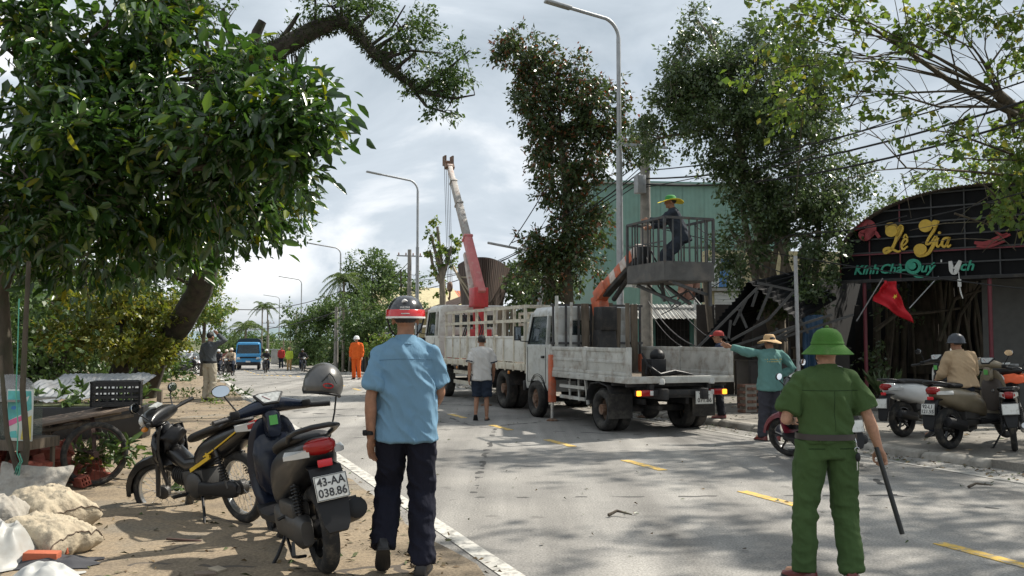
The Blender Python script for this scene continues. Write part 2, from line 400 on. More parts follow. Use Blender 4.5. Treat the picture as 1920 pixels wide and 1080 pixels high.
white_thin = paintmat('road_paint_thin', (0.36, 0.35, 0.32))
N0, NC, N1 = 2.23, 5.69, 8.89
tag(strip('edge_line', N0 - .075, N0 + .075, -6, 120, 0.006, white_paint, 1.0, 1, 0.008), kind='structure').name = 'road_edge_line'
tag(strip('edge_line', N1 - .045, N1 + .045, -6, 120, 0.006, white_thin, 1.0, 1), kind='structure').name = 'road_edge_line_far'
ctr = empty('road_centre_line', SN(0, NC, 0)); tag(ctr, kind='structure')
s = 5.01 - 2.58 * 3
cm_ = MB(); cm_.box((0, 0, 0), (0.125, 0.98, 0.004)); cme = cm_.mesh('dash', yellow_paint)
while s < 120:
    o = obj('dash', cme, ctr, SN(s, NC, gz(s) + 0.004) - SN(0, NC, 0), (0, 0, ROADROT)); s += 2.58
# leaf litter and grit: nobody could count it
litter = leafmat('litter', (0.05, 0.045, 0.02), (0.16, 0.11, 0.05), 0.8, 0.0, [(0.4, (0.05, 0.08, 0.02)), (0.6, (0.10, 0.065, 0.035))])
V = []; Fq = []
def scat(n, s0, s1, n0, n1, z, sz, pw=1.0):
    for _ in range(n):
        s = s0 + (s1 - s0) * rng.random() ** pw; nn_ = rng.uniform(n0, n1); p = SN(s, nn_, gz(s) + z); a = rng.uniform(0, 6.28); l = sz * rng.uniform(.4, 1.3); w = l * rng.uniform(.2, .5)
        d = Vector((math.cos(a), math.sin(a), 0)); q = Vector((-d.y, d.x, 0)); h = rng.uniform(.002, .025)
        k = len(V); V.extend([p - d * l, p + q * w + Vector((0, 0, h)), p + d * l + Vector((0, 0, h * rng.random())), p - q * w + Vector((0, 0, .004))]); Fq.append((k, k + 1, k + 2, k + 3))
scat(2600, 4, 40, -5, 1.9, VERGE + .004, 0.032, 1.5)
scat(700, 4, 30, 1.2, 2.15, .055, 0.03, 1.5)
scat(450, 4, 45, 2.3, 9.2, .008, 0.028)
scat(1100, 5, 30, 8.9, 9.5, .008, 0.04); scat(1300, 5, 30, 9.7, 17, APRON + .005, 0.05)
tag(obj('fallen_leaves', meshnp('fallen_leaves', V, Fq, litter)), 'scattered fallen leaves and grit on road and verges', 'leaves', kind='stuff')
# ------------------------------------------------------------------ vegetation
NR = np.random.default_rng(11)
def unit(a): return a / np.maximum(np.linalg.norm(a, axis=-1, keepdims=True), 1e-9)
def leafgeo(P, D, L, Wd, up=0.8, hi=True, fold=0.18, curl=0.15):
    """leaf blades at P pointing along D (n,3); length L, half width Wd -> vertices, quads"""
    n = len(P); D = unit(D); U = NR.normal(size=(n, 3)) * (1 - up) + np.array([0, 0, 1.0]) * up
    B = unit(np.cross(D, U)); Nn = np.cross(B, D); L = L[:, None]; Wd = Wd[:, None]
    tip = P + D * L - Nn * L * curl
    if hi:
        m1 = P + D * L * .38; m2 = P + D * L * .74 - Nn * L * curl * .45; f = Nn * Wd * fold * 2
        V = np.stack([P, m1 + B * Wd + f, m2 + B * Wd * .72 + f, tip, m2 - B * Wd * .72 + f, m1 - B * Wd + f], 1).reshape(-1, 3)
        k = np.arange(n)[:, None] * 6
        return V, np.concatenate([k + np.array([0, 1, 2, 3]), k + np.array([0, 3, 4, 5])])
    m = P + D * L * .45
    V = np.stack([P, m + B * Wd + Nn * Wd * fold, tip, m - B * Wd + Nn * Wd * fold], 1).reshape(-1, 3)
    return V, np.arange(n * 4).reshape(n, 4)
def spray(blobs, per, size, twig, aspect=0.32, droop=0.25, hi=False, shell=0.45, up=0.5, outw=0.8, spread=1.0):
    """leaf sprays through the crown's volume -> (vertices, quads, twig ends)"""
    PP = []; DD = []; ends = []
    for c, r, nc in blobs:
        c = np.array(c); r = np.array(r if hasattr(r, '__len__') else (r, r, r), float)
        ns = max(4, nc // 8); d = unit(NR.normal(size=(ns, 3))); q = c + d * (NR.random(ns) ** shell)[:, None] * r * 0.94           # clumps at the limb ends
        q = q[NR.integers(0, ns, nc)] + NR.normal(size=(nc, 3)) * r * (0.17 if ns > 5 else .25); d = unit((q - c) / r + 1e-6)
        td = unit(d * outw + NR.normal(size=(nc, 3)) * 0.55 + np.array([0, 0, 0.15 - droop]))
        ends.append(np.concatenate([q, q + td * twig], 1))
        t = NR.random((nc, per, 1)) ** 0.8
        p = q[:, None] + td[:, None] * twig * t + NR.normal(size=(nc, per, 3)) * twig * 0.16 * spread
        dd = td[:, None] * 0.75 + NR.normal(size=(nc, per, 3)) * 0.62 + np.array([0, 0, -droop])
        PP.append(p.reshape(-1, 3)); DD.append(dd.reshape(-1, 3))
    P = np.concatenate(PP); D = np.concatenate(DD); L = size * (0.42 + 1.0 * NR.random(len(P)) ** 1.2)
    V, Q = leafgeo(P, D, L, L * aspect * (0.8 + .4 * NR.random(len(P))), up, hi)
    return V, Q, np.concatenate(ends)
def limbs(m, trunk, blobs, r0=0.07, sub=5, wob=0.12, n=6):
    tp = [Vector(p) for p, r in trunk]; tr = [r for p, r in trunk]
    for c, r, nc in blobs:
        c = Vector(c); rr = Vector(r if hasattr(r, '__len__') else (r, r, r))
        i = min(range(len(tp)), key=lambda k: (tp[k] - c).length + max(0, tp[k].z - c.z) * 1.5)
        a = tp[i]; mid = a.lerp(c, .55) + Vector((rng.uniform(-1, 1), rng.uniform(-1, 1), rng.uniform(0, 1))) * (c - a).length * wob
        k = min(r0, tr[i] * .75); m.tube([a, a.lerp(mid, .5) + Vector((0, 0, .04)), mid, c], [k, k * .8, k * .6, k * .38], n)
        for _ in range(sub):
            d = Vector((rng.gauss(0, 1), rng.gauss(0, 1), rng.gauss(.25, .8))).normalized()
            e = c + Vector((d.x * rr.x, d.y * rr.y, d.z * rr.z)) * rng.uniform(.6, 1.02); st = mid.lerp(c, rng.uniform(.2, 1))
            m.tube([st, st.lerp(e, .5) + Vector((rng.uniform(-1, 1), rng.uniform(-1, 1), rng.uniform(-.5, 1))) * .08 * (e - st).length, e], [k * .32, k * .2, .004], 5)
bark = pm('bark', (0.085, 0.068, 0.05), 0.95, var=0.4, scale=9, bump=0.9, bscale=22, dirt=((0.05, 0.06, 0.03), 0.5, 5), stretch=(1, 1, .35))
bark_pale = pm('pale_bark', (0.20, 0.17, 0.13), 0.95, var=0.3, scale=9, bump=0.7, bscale=25, stretch=(1, 1, .3))
bark_dark = pm('dark_mossy_bark', (0.038, 0.031, 0.024), 0.95, var=0.5, scale=6, bump=1.0, bscale=16, dirt=((0.035, 0.05, 0.018), 0.5, 4))
G_big = leafmat('broad_leaf', (0.018, 0.046, 0.012), (0.048, 0.100, 0.025), 0.27, 0.34, [(0.93, (0.10, 0.18, 0.03)), (0.995, (0.20, 0.20, 0.03))], spec=0.7)
G_old = leafmat('old_tree_leaf', (0.030, 0.062, 0.018), (0.075, 0.125, 0.035), 0.42, 0.3)
G_brown = leafmat('ficus_leaf_browning', (0.030, 0.052, 0.020), (0.070, 0.105, 0.036), 0.36, 0.3, [(0.86, (0.07, 0.085, 0.03)), (0.90, (0.15, 0.065, 0.03)), (0.97, (0.20, 0.09, 0.04))], spec=0.5)
G_fic = leafmat('ficus_leaf', (0.036, 0.064, 0.026), (0.090, 0.132, 0.05), 0.34, 0.32, spec=0.6)
G_light = leafmat('light_leaf', (0.06, 0.11, 0.025), (0.14, 0.21, 0.05), 0.45, 0.38, [(0.95, (0.22, 0.22, 0.05))])
G_yel = leafmat('yellowing_leaf', (0.08, 0.11, 0.022), (0.20, 0.21, 0.045), 0.40, 0.38, [(0.4, (0.12, 0.15, 0.03)), (0.9, (0.24, 0.22, 0.05))])
G_far = leafmat('far_leaf', (0.045, 0.085, 0.028), (0.10, 0.155, 0.05), 0.5, 0.3)
G_palm = leafmat('palm_leaf', (0.06, 0.10, 0.03), (0.13, 0.18, 0.06), 0.45, 0.3)
def tree(name, label, trunk, blobs, per, size, twig, mat, brk=bark, group=None, r0=0.07, sub=5, twigs=0.0, tn=10, extra=None, cat='tree', attach=None, crownname='crown', trunkname='trunk', **kw):
    base = Vector(trunk[0][0]); t = empty(name, base, 0, label, cat, group)
    m = MB(); m.tube([Vector(p) for p, r in trunk], [r for p, r in trunk], tn)
    bl = [(tuple(c), r, nc) for c, r, nc in blobs]
    limbs(m, attach or trunk, bl, r0, sub)
    if extra: extra(m)
    V, Q, ends = spray(bl, per, size, twig, **kw)
    if twigs:
        for e in ends[NR.random(len(ends)) < twigs]: m.tube([e[:3], (e[:3] + e[3:]) / 2 + NR.normal(size=3) * .02, e[3:]], [.006, .005, .003], 4)
    m.v = [(x - base.x, y - base.y, z - base.z) for x, y, z in m.v]
    m.build(trunkname, brk, t, smooth=60, fix=False)
    cr = obj(crownname, meshnp(crownname, V - np.array(base), Q, mat), t); cr['kind'] = 'stuff'
    return t
def pb(px, py, Y, rpx, rpy=None, ry=None, n=60):
    """crown lobe seen at a pixel, distance Y, radii in photo pixels"""
    c = A(px, py, Y); k = Y / FPX; rx = rpx * k; rz = (rpy or rpx) * k
    return ((c.x, c.y, c.z), (rx, ry if ry else (rx + rz) / 2, rz), n)

# --- the near broad-leaved tree over the left of the picture
T0 = G(20, 800, VERGE)
base = Vector((-6.1, 10.8, VERGE))
near_trunk = [(base, .10), (base + Vector((.1, .0, 1.0)), .09), (base + Vector((-.05, .1, 2.1)), .085), (base + Vector((.25, .05, 3.2)), .075), (base + Vector((.5, 0, 4.4)), .05)]
nb = [pb(60, 340, 9.6, 140, 95, .9, 100), pb(205, 330, 9.8, 120, 90, .9, 85), pb(100, 190, 10.4, 150, 100, 1.1, 110), pb(270, 180, 10.3, 105, 80, .9, 85),
      pb(440, 250, 9.6, 115, 60, .6, 62), pb(385, 330, 10.3, 130, 85, .9, 80), pb(520, 225, 9.4, 62, 38, .35, 30), pb(190, 75, 10.6, 120, 65, .9, 66),
      pb(300, 85, 10.4, 56, 48, .5, 30), pb(50, 430, 10.2, 120, 70, 1.0, 60), pb(180, 420, 10.8, 140, 75, 1.0, 75), pb(300, 415, 11.2, 110, 62, .9, 55), pb(10, 90, 10, 70, 60, .7, 26),
      pb(480, 300, 10.2, 70, 70, .5, 34), pb(240, 20, 9.9, 70, 34, .5, 24), pb(360, 185, 10, 60, 34, .4, 24), pb(580, 215, 9.3, 30, 18, .25, 13), pb(565, 262, 9.4, 34, 22, .25, 13), pb(540, 310, 9.6, 34, 26, .3, 13), pb(345, 55, 10.2, 32, 26, .3, 10), pb(420, 140, 9.9, 40, 22, .3, 10), pb(480, 170, 9.8, 44, 24, .3, 12)]
broad = tree('broad_leaved_tree', 'near tree with big glossy dark green leaves filling the upper left', near_trunk, nb, 17, 0.175, 0.42, G_big, bark, r0=.05, sub=5, twigs=0.5, aspect=0.20, droop=0.32, hi=True, shell=0.33, up=0.62, spread=1.3)
# large single leaves at the ends of its outer sprays
lm = MB()
for sg in (1, -1):
    lm.loft([[(0, 0, 0), (0, 0, 0)], [(0, .06, 0), (sg * .034, .055, .010)], [(0, .13, -.004), (sg * .046, .125, .010)], [(0, .19, -.014), (sg * .030, .185, -.004)], [(0, .245, -.032), (sg * .002, .244, -.032)]], cap=False, close=False)
leaf_me = lm.mesh('leaf', G_big, smooth=60)
cnt = 0
for c, r, nc in nb:
    for _ in range(16):
        if cnt >= 270: break
        d = Vector((rng.gauss(0, 1), -abs(rng.gauss(.5, .7)), rng.gauss(.15, .7))).normalized()
        tipc = Vector(c) + Vector((d.x * r[0], d.y * r[1], d.z * r[2])) * rng.uniform(.92, 1.1)
        for k in range(3):
            a = rng.uniform(0, 6.28); o = obj('leaf', leaf_me, broad); o.location = tipc - base + Vector((rng.gauss(0, .04), rng.gauss(0, .04), rng.gauss(0, .03)))
            o.rotation_euler = (rng.uniform(-.9, .15), rng.uniform(-.6, .6), a); s = rng.uniform(.62, .95); o.scale = (s, s, s); cnt += 1
        if cnt >= 270: break

# --- the old leaning tree: dark trunk, moss-grown limb reaching over the road
YT = 20.0
def tp(px, py, Y=YT): return A(px, py, Y)
ob = G(318, 690, VERGE); ob = Vector((tp(258, 740, 23.6).x, 23.6, VERGE))
trunk_o = [(ob + Vector((0, 0, -.05)), .42), (tp(292, 665, 23.2), .33), (tp(338, 608, 22.6), .31), (tp(374, 545, 21.8), .30), (tp(386, 495, 21.2), .31), (tp(372, 440, 20.6), .31), (tp(350, 330, 20), .30), (tp(352, 220, 20), .28), (tp(390, 130, 20), .27)]
limb_o = [(tp(392, 128), .25), (tp(440, 120), .26), (tp(490, 108), .24), (tp(545, 80), .21), (tp(600, 50), .19), (tp(640, 40), .15), (tp(672, 62), .13), (tp(700, 100), .11), (tp(740, 135), .095), (tp(790, 172), .06), (tp(850, 185), .03), (tp(890, 178), .015)]
ob_bl = [pb(700, 25, 20, 70, 45, .7, 60), pb(760, 45, 20, 48, 40, .5, 44), pb(735, 100, 20, 26, 30, .3, 16), pb(830, 130, 20, 45, 26, .4, 30), pb(870, 100, 20, 26, 20, .3, 14), pb(850, 165, 20, 42, 22, .4, 30), pb(790, 165, 20, 32, 18, .3, 20),
         pb(835, 210, 20, 30, 16, .3, 16), pb(620, 10, 20, 45, 25, .5, 26), pb(780, 100, 20, 30, 22, .3, 14), pb(470, 80, 20, 40, 18, .4, 16), pb(425, 105, 20, 42, 18, .4, 24), pb(560, 60, 20, 30, 14, .3, 8),
         pb(520, 350, 20, 52, 60, .7, 70), pb(480, 420, 20, 70, 40, .8, 70), pb(440, 340, 20.5, 70, 80, .9, 70), pb(545, 420, 20, 20, 26, .3, 12), pb(505, 300, 20, 50, 50, .6, 46), pb(380, 10, 20, 30, 14, .4, 9), pb(420, 15, 20, 26, 12, .3, 7),
         pb(400, 460, 20, 46, 34, .6, 34), pb(300, 470, 20.6, 90, 50, .8, 60), pb(250, 500, 21, 90, 50, .9, 60), pb(560, 350, 20, 20, 40, .3, 18)]
def old_extra(m):
    m.tube([p for p, r in limb_o], [r for p, r in limb_o], 10)
    m.tube([tp(470, 100), tp(482, 60), tp(492, 40)], [.15, .12, .10], 8)          # sawn stub
    m.tube([tp(520, 85), tp(548, 45), tp(560, 25)], [.07, .05, .04], 6)
    for a, b, c in [((590, 60), (592, 20), (590, -30)), ((640, 40), (640, 5), (650, -30)), ((690, 90), (730, 60), (760, 10)), ((720, 110), (770, 95), (830, 100)), ((790, 172), (840, 130), (880, 95)), ((760, 150), (800, 200), (850, 215)), ((800, 175), (840, 170), (870, 140)), ((560, 72), (590, 40), (640, 30))]:
        m.tube([tp(*a), tp(*b), tp(*c)], [.05, .035, .015], 5)
    for _ in range(34):                                                         # hanging aerial roots and dead fronds
        x = rng.uniform(505, 560); t = tp(x, 96 + rng.uniform(-6, 10), 20 + rng.uniform(-.15, .15)); l = rng.uniform(.4, 1.15); dx = rng.uniform(.02, .3)
        m.tube([t, t + Vector((dx * .3, 0, -l * .5)), t + Vector((dx, 0, -l))], [.012, .010, .006], 4)
    t = tp(573, 85); m.tube([t, t + Vector((.02, 0, -.35)), t + Vector((.0, 0, -.6))], [.01, .01, .008], 4)
old = tree('leaning_old_tree', 'old leaning tree with black trunk and moss-grown limb reaching over the road', trunk_o, [(c, r, int(n * .95)) for c, r, n in ob_bl], 24, 0.10, 0.36, G_old, bark_dark, extra=old_extra, attach=trunk_o[2:] + limb_o, r0=.06, sub=6, twigs=.5, aspect=0.26, droop=0.25, shell=.45)
mp_ = []; md_ = []
for i in range(len(limb_o) - 3):                                                # ferns and moss along the limb
    a, b = limb_o[i][0], limb_o[i + 1][0]
    for _ in range(300):
        q = a.lerp(b, rng.random()); d = Vector((rng.gauss(0, 1), rng.gauss(0, 1), rng.gauss(-.1, 1))).normalized(); mp_.append(q + d * limb_o[i][1] * .9); md_.append(d + Vector((0, 0, .1)))
L_ = NR.uniform(.05, .17, len(mp_)); V, Q = leafgeo(np.array(mp_), np.array(md_), L_, L_ * .12, .3)
mo = obj('moss', meshnp('moss', V - np.array(trunk_o[0][0]), Q, leafmat('moss', (0.02, 0.032, 0.012), (0.06, 0.085, 0.028), .8, .15)), old); mo['kind'] = 'stuff'

# --- yellowing small tree beside the verge
yb = Vector(G(205, 752, VERGE)); k = yb.y / FPX
ytr = [(yb, .27), (yb + Vector((.1, 0, .35)), .24), (yb + Vector((.25, 0, .8)), .22), (yb + Vector((.35, 0, 1.2)), .14), (yb + Vector((.3, 0, 1.9)), .08)]
ybl = [pb(150, 615, yb.y - .2, 60, 45, .7, 50), pb(220, 590, yb.y - .4, 70, 45, .8, 60), pb(290, 620, yb.y - .2, 50, 45, .7, 45), pb(240, 650, yb.y - .6, 70, 30, .7, 40), pb(110, 640, yb.y, 45, 30, .5, 26), pb(295, 675, yb.y - .5, 28, 26, .4, 20), pb(190, 560, yb.y, 60, 26, .6, 30), pb(270, 565, yb.y, 50, 24, .6, 26)]
tree('yellowing_tree', 'small tree with yellow-green leaves and thick dark trunk beside the verge', ytr, [(c, r, int(n * 1.5)) for c, r, n in ybl], 18, 0.14, 0.3, G_yel, bark_dark, r0=.05, sub=5, twigs=.4, aspect=0.27, droop=.2, shell=.4)

# --- dark leafy trees and bushes that close off the left side
def bushy(name, label, px, py, Y, w, h, nblob, nc, mat, size=.1, group=None, per=14, seed=1, trunk_r=.12, twig=.35, vs=0.45, kw=None):
    r_ = random.Random(seed); top = A(px, py, Y); zb = VERGE - .1; b = Vector((top.x, Y, zb + gz(toSN(top)[0]))); hh = top.z - b.z
    tr = [(b, trunk_r), (b + Vector((r_.uniform(-.1, .1), 0, hh * .3)), trunk_r * .8), (b + Vector((r_.uniform(-.2, .2), 0, hh * .65)), trunk_r * .5), (b + Vector((0, 0, hh * .85)), trunk_r * .25)]
    bl = []
    for i in range(nblob):
        a = r_.uniform(0, 6.28); f = r_.random() ** .6; zz = h * r_.uniform(-.42, .5)
        rad = w * r_.uniform(.22, .36); wd = w * .5 * math.sqrt(max(.15, 1 - (zz / (h * .6)) ** 2))
        bl.append(((top.x + math.cos(a) * f * (wd - rad * .5), Y + math.sin(a) * f * (wd - rad * .5), top.z - h * .5 + zz * .8), (rad, rad, rad * .8), nc))
    return tree(name, label, tr, bl, per, size, twig, mat, bark, group, r0=trunk_r * .4, sub=4, aspect=.3, shell=vs, **(kw or {}))
GL = 'trees closing off the left side'
bushy('dark_tree', 'dark leafy tree far left behind the board sign', 40, 500, 27, 5.5, 4.6, 12, 90, G_old, .11, GL, seed=3)
bushy('dark_tree', 'dark leafy tree behind the yellowing tree and silver roof sheet', 130, 430, 26, 6.5, 5.6, 14, 90, G_old, .14, GL, seed=4, twig=.5)
bushy('dark_tree', 'green leafy tree right of the leaning trunk, behind the white car', 382, 500, 44, 3.0, 2.9, 9, 60, G_light, .16, GL, seed=6, twig=.5)
bushy('dark_tree', 'dark leafy tree behind the foot of the leaning trunk', 240, 500, 32, 5.0, 5.2, 11, 80, G_old, .16, GL, seed=8, twig=.5)
bushy('dark_tree', 'dark leafy tree at far left edge above the bricks', -60, 380, 20, 6.0, 5.0, 12, 80, G_old, .14, GL, seed=9, twig=.5)

# --- the trees on the right of the road
YC = 26.0
cb = Vector(onroad(1070, 11.6)); cbY = cb.y; cb.z = APRON
ct = [(cb, .20), (A(1068, 600, cbY), .17), (A(1060, 480, cbY), .16), (A(1065, 360, cbY), .14), (A(1050, 250, cbY), .11), (A(1010, 160, cbY), .07)]
cbl = [pb(985, 105, cbY, 45, 38, .7, 62), pb(1000, 170, cbY, 55, 45, .8, 80), pb(1090, 140, cbY, 30, 36, .5, 36), pb(1050, 205, cbY, 70, 45, .9, 90), pb(1120, 200, cbY, 60, 50, .8, 80), pb(1020, 270, cbY, 42, 50, .7, 66),
       pb(1100, 290, cbY, 60, 55, .8, 84), pb(1060, 350, cbY, 50, 50, .8, 76), pb(1080, 420, cbY, 60, 45, .8, 80), pb(1040, 460, cbY, 50, 40, .7, 58), pb(1085, 500, cbY, 60, 45, .8, 66), pb(1020, 520, cbY, 40, 40, .6, 40), pb(960, 90, cbY, 26, 22, .4, 20), pb(1165, 250, cbY, 40, 60, .6, 40)]
tree('browning_ficus', 'tall ragged tree with scorched brown patches behind the crane bucket truck', ct, [(c, r, int(n * 1.75)) for c, r, n in cbl], 21, 0.145, 0.44, G_brown, bark, r0=.07, sub=6, twigs=.3, aspect=0.25, droop=.35, shell=.42)
rb = Vector(A(1470, 690, 21.5)); rb.z = APRON
rt = [(rb, .24), (A(1452, 560, 21.5), .20), (A(1430, 460, 21.4), .16), (A(1400, 340, 21.2), .13), (A(1380, 230, 21), .08)]
rbl = [pb(1330, 110, 21, 60, 50, .9, 80), pb(1390, 150, 21, 80, 60, 1.0, 110), pb(1300, 180, 21, 55, 50, .8, 70), pb(1440, 210, 20.6, 80, 60, 1.0, 110), pb(1350, 240, 21, 85, 60, 1.0, 120), pb(1500, 160, 21, 60, 60, .9, 70), pb(1420, 310, 21, 85, 60, 1.0, 120), pb(1530, 260, 21.2, 55, 60, .8, 60),
       pb(1500, 360, 21, 70, 50, .8, 80), pb(1440, 390, 21, 60, 40, .7, 60), pb(1560, 350, 21.5, 55, 45, .7, 55), pb(1240, 200, 21.5, 40, 40, .6, 30), pb(1230, 260, 22, 40, 45, .6, 30), pb(1380, 460, 20.6, 40, 45, .5, 26), pb(1520, 440, 20.6, 60, 45, .7, 54), pb(1535, 530, 20.4, 50, 45, .6, 40), pb(1500, 560, 20.4, 50, 35, .5, 30),
       pb(1450, 90, 21, 50, 50, .7, 44), pb(1400, 470, 20.8, 40, 60, .5, 24), pb(1310, 40, 21, 40, 30, .5, 14), pb(1270, 130, 21, 40, 40, .5, 24), pb(1572, 400, 21, 40, 44, .6, 34)]
def right_extra(m):
    for px, py, qx, qy, r in [(1478, 690, 1390, 380, .12), (1462, 690, 1480, 380, .11), (1490, 690, 1540, 360, .10), (1560, 640, 1450, 420, .11), (1580, 660, 1500, 470, .13), (1440, 560, 1500, 300, .07), (1430, 520, 1370, 430, .06)]:
        a = A(px, py, 21.2); b = A(qx, qy, 21); c = a.lerp(b, .5) + Vector((rng.uniform(-.25, .25), 0, 0)); m.tube([Vector((a.x, a.y, APRON)) if py > 620 else a, a.lerp(c, .6), c, b], [r, r * .9, r * .8, r * .5], 7)
tree('many_stemmed_ficus', 'big fine-leaved tree with many stems left of the arched shop sign', rt, [(c, r, int(n * 1.9)) for c, r, n in rbl], 27, 0.10, 0.42, G_fic, bark_pale, extra=right_extra, r0=.06, sub=6, twigs=.3, aspect=0.27, droop=.3, shell=.42)

# sparse tree whose limbs come in from the right edge
sb = Vector((13.2, 17.5, APRON))
strk = [(sb, .26), (sb + Vector((-.2, 0, 1.6)), .22), (sb + Vector((-.6, -.3, 3.2)), .19), (A(1905, 210, 16.5), .13), (A(1870, 175, 15.8), .09)]
sbl = [pb(1480, 60, 15, 40, 34, .5, 9), pb(1530, 100, 15, 42, 36, .5, 10), pb(1570, 50, 15, 42, 36, .5, 8), pb(1610, 110, 15, 42, 30, .5, 6), pb(1500, 190, 15.2, 50, 44, .5, 10), pb(1590, 170, 15, 42, 34, .4, 6), pb(1700, 30, 15, 70, 30, .6, 14), pb(1760, 60, 15, 50, 30, .5, 9), pb(1850, 40, 15, 70, 34, .6, 16),
       pb(1900, 90, 15, 44, 40, .5, 9), pb(1680, 230, 15, 40, 40, .4, 7), pb(1760, 270, 15, 50, 30, .4, 4), pb(1820, 270, 15.4, 40, 40, .4, 6), pb(1540, 10, 15, 70, 30, .6, 14), pb(1450, 20, 15, 40, 24, .4, 6), pb(1430, 130, 15.4, 40, 40, .4, 7),
       pb(1890, 300, 16, 50, 90, .6, 26), pb(1900, 380, 15.6, 26, 40, .3, 12), pb(1900, 240, 16, 40, 40, .5, 14)]
def sparse_extra(m):
    for pts, r in [([(1905, 215), (1800, 165), (1700, 95), (1640, 55), (1600, 25)], .06), ([(1880, 200), (1760, 200), (1690, 180), (1600, 170)], .028), ([(1905, 330), (1800, 320), (1700, 315), (1640, 320)], .03), ([(1900, 290), (1790, 250), (1720, 240)], .025), ([(1905, 260), (1870, 150), (1810, 70), (1790, -20)], .035), ([(1905, 410), (1850, 350), (1800, 330)], .025),
                   ([(1800, 165), (1780, 80), (1740, 10)], .022), ([(1700, 95), (1620, 110), (1540, 95)], .018), ([(1700, 315), (1650, 260), (1600, 240)], .014), ([(1850, 130), (1900, 60), (1920, 0)], .02), ([(1790, 400), (1850, 420), (1905, 470)], .02), ([(1620, 190), (1560, 210), (1500, 200)], .012), ([(1905, 300), (1840, 300), (1760, 290), (1690, 330)], .02)]:
        P = [A(x, y, 15 + .6 * i * 0 + (x - 1500) / 400 * 1.0) for i, (x, y) in enumerate(pts)]
        m.tube(P, [r * (1 - .75 * i / (len(P) - 1)) for i in range(len(P))], 6)
        for i in range(len(P) - 1):
            for _ in range(3):
                a = P[i].lerp(P[i + 1], rng.random()); d = Vector((rng.gauss(-.3, .7), rng.gauss(0, .5), rng.gauss(.2, .7))); l = rng.uniform(.4, 1.2); m.tube([a, a + d * l * .5, a + d * l + Vector((0, 0, -.1))], [.009, .007, .003], 4)
tree('sparse_limb_tree', 'thin-leaved tree with bare crossing limbs reaching in from the right edge', strk, [(c, r, int(n * 1.9)) for c, r, n in sbl], 11, 0.13, 0.34, G_light, bark, extra=sparse_extra, r0=.02, sub=4, twigs=.6, aspect=0.36, droop=.3, shell=.5)
# trees behind the shop and beyond
GR = 'trees behind the roadside shop'
bushy('background_tree', 'green tree showing above the left shoulder of the arched shop roof', 1660, 370, 29, 5.5, 4.2, 10, 70, G_fic, .14, GR, seed=21, twig=.5)
bushy('background_tree', 'pale green tree showing above the middle of the arched shop roof', 1800, 330, 32, 6, 4.0, 9, 45, G_light, .16, GR, seed=22, twig=.5)
bushy('background_tree', 'dense dark tree behind the right end of the arched shop roof', 1980, 230, 27, 7, 6.4, 14, 80, G_fic, .14, GR, seed=23, twig=.5)
# trees standing just outside the frame on the right whose crowns dapple the road
def overhead(label, bx, by, crowns, seed, mat, per=16):
    b = Vector((bx, by, APRON)); tr = [(b, .2), (b + Vector((-.1, 0, 2)), .17), (b + Vector((-.4, .1, 4)), .14), (b + Vector((-.9, 0, 5.6)), .10)]
    tree('roadside_tree', label, tr, [((x, y, z), (r * 1.08, r * 1.08, r * .55), int(n * 1.35)) for x, y, z, r, n in crowns], per, .17, .5, mat, bark_pale, r0=.07, sub=7, aspect=.3, shell=.6)
overhead('roadside tree right of the frame shading the near lane', 9.6, 9.4, [(7.4, 8.6, 7.0, 1.3, 46), (8.6, 10.2, 7.2, 1.4, 46), (6.4, 10.0, 7.6, 1.2, 36), (9.6, 8.4, 6.6, 1.3, 40), (7.9, 7.0, 6.6, 1.2, 36), (6.2, 7.6, 6.9, 1.0, 26), (5.4, 8.8, 7.4, .9, 20), (8.4, 5.6, 6.2, 1.0, 26)], 31, G_light)
overhead('roadside tree right of the frame shading the shop forecourt', 12.4, 14.2, [(10.6, 13.6, 7.6, 1.5, 60), (12.2, 15.2, 7.8, 1.6, 60), (9.6, 15.4, 8.6, 1.3, 44), (12.8, 12.8, 7.2, 1.5, 54), (10.8, 11.6, 7.0, 1.3, 44), (9.0, 12.6, 8.2, 1.2, 34), (11.6, 17.2, 8.4, 1.4, 50), (8.0, 14.2, 8.8, 1.0, 22), (13.8, 14.6, 7.4, 1.5, 50)], 33, G_fic)

# --- aerial-root fig behind the shop sign
fb = A(1720, 700, 23); fb.z = APRON
fg = empty('banyan_tree', fb, 0, 'banyan with hanging root stems in the dark behind the red flag', 'tree')
m = MB()
for i in range(26):
    x = rng.uniform(1630, 1850); a = A(x, 700, 23 + rng.uniform(-.6, .8)); a.z = APRON; b = A(x + rng.uniform(-30, 30) + (1740 - x) * .25, 470, 23.2); r = rng.uniform(.03, .10)
    c = a.lerp(b, .5) + Vector((rng.uniform(-.15, .15), 0, 0)); m.tube([a - fb, a.lerp(c, .5) - fb, c - fb, b - fb], [r * 1.4, r, r * .9, r * .8], 6)
m.tube([A(1740, 700, 23.6) - fb, A(1735, 560, 23.6) - fb, A(1760, 420, 23.6) - fb], [.5, .42, .3], 10)
for pts in ([(1760, 640), (1790, 560), (1850, 540)], [(1790, 640), (1800, 590), (1840, 530), (1870, 520)], [(1640, 620), (1680, 590), (1750, 585), (1800, 578)]):
    m.tube([A(x, y, 21.5) - fb for x, y in pts], [.06, .05, .04, .03][:len(pts)], 6)
m.build('trunk', bark, fg, smooth=60, fix=False)
V, Q, _ = spray([pb(1740, 400, 23.6, 130, 60, 1.5, 110), pb(1690, 560, 22, 40, 34, .4, 14), pb(1650, 650, 21.6, 40, 40, .4, 16)], 16, .11, .4, aspect=.3)
c_ = obj('crown', meshnp('crown', V - np.array(fb), Q, G_fic), fg); c_['kind'] = 'stuff'

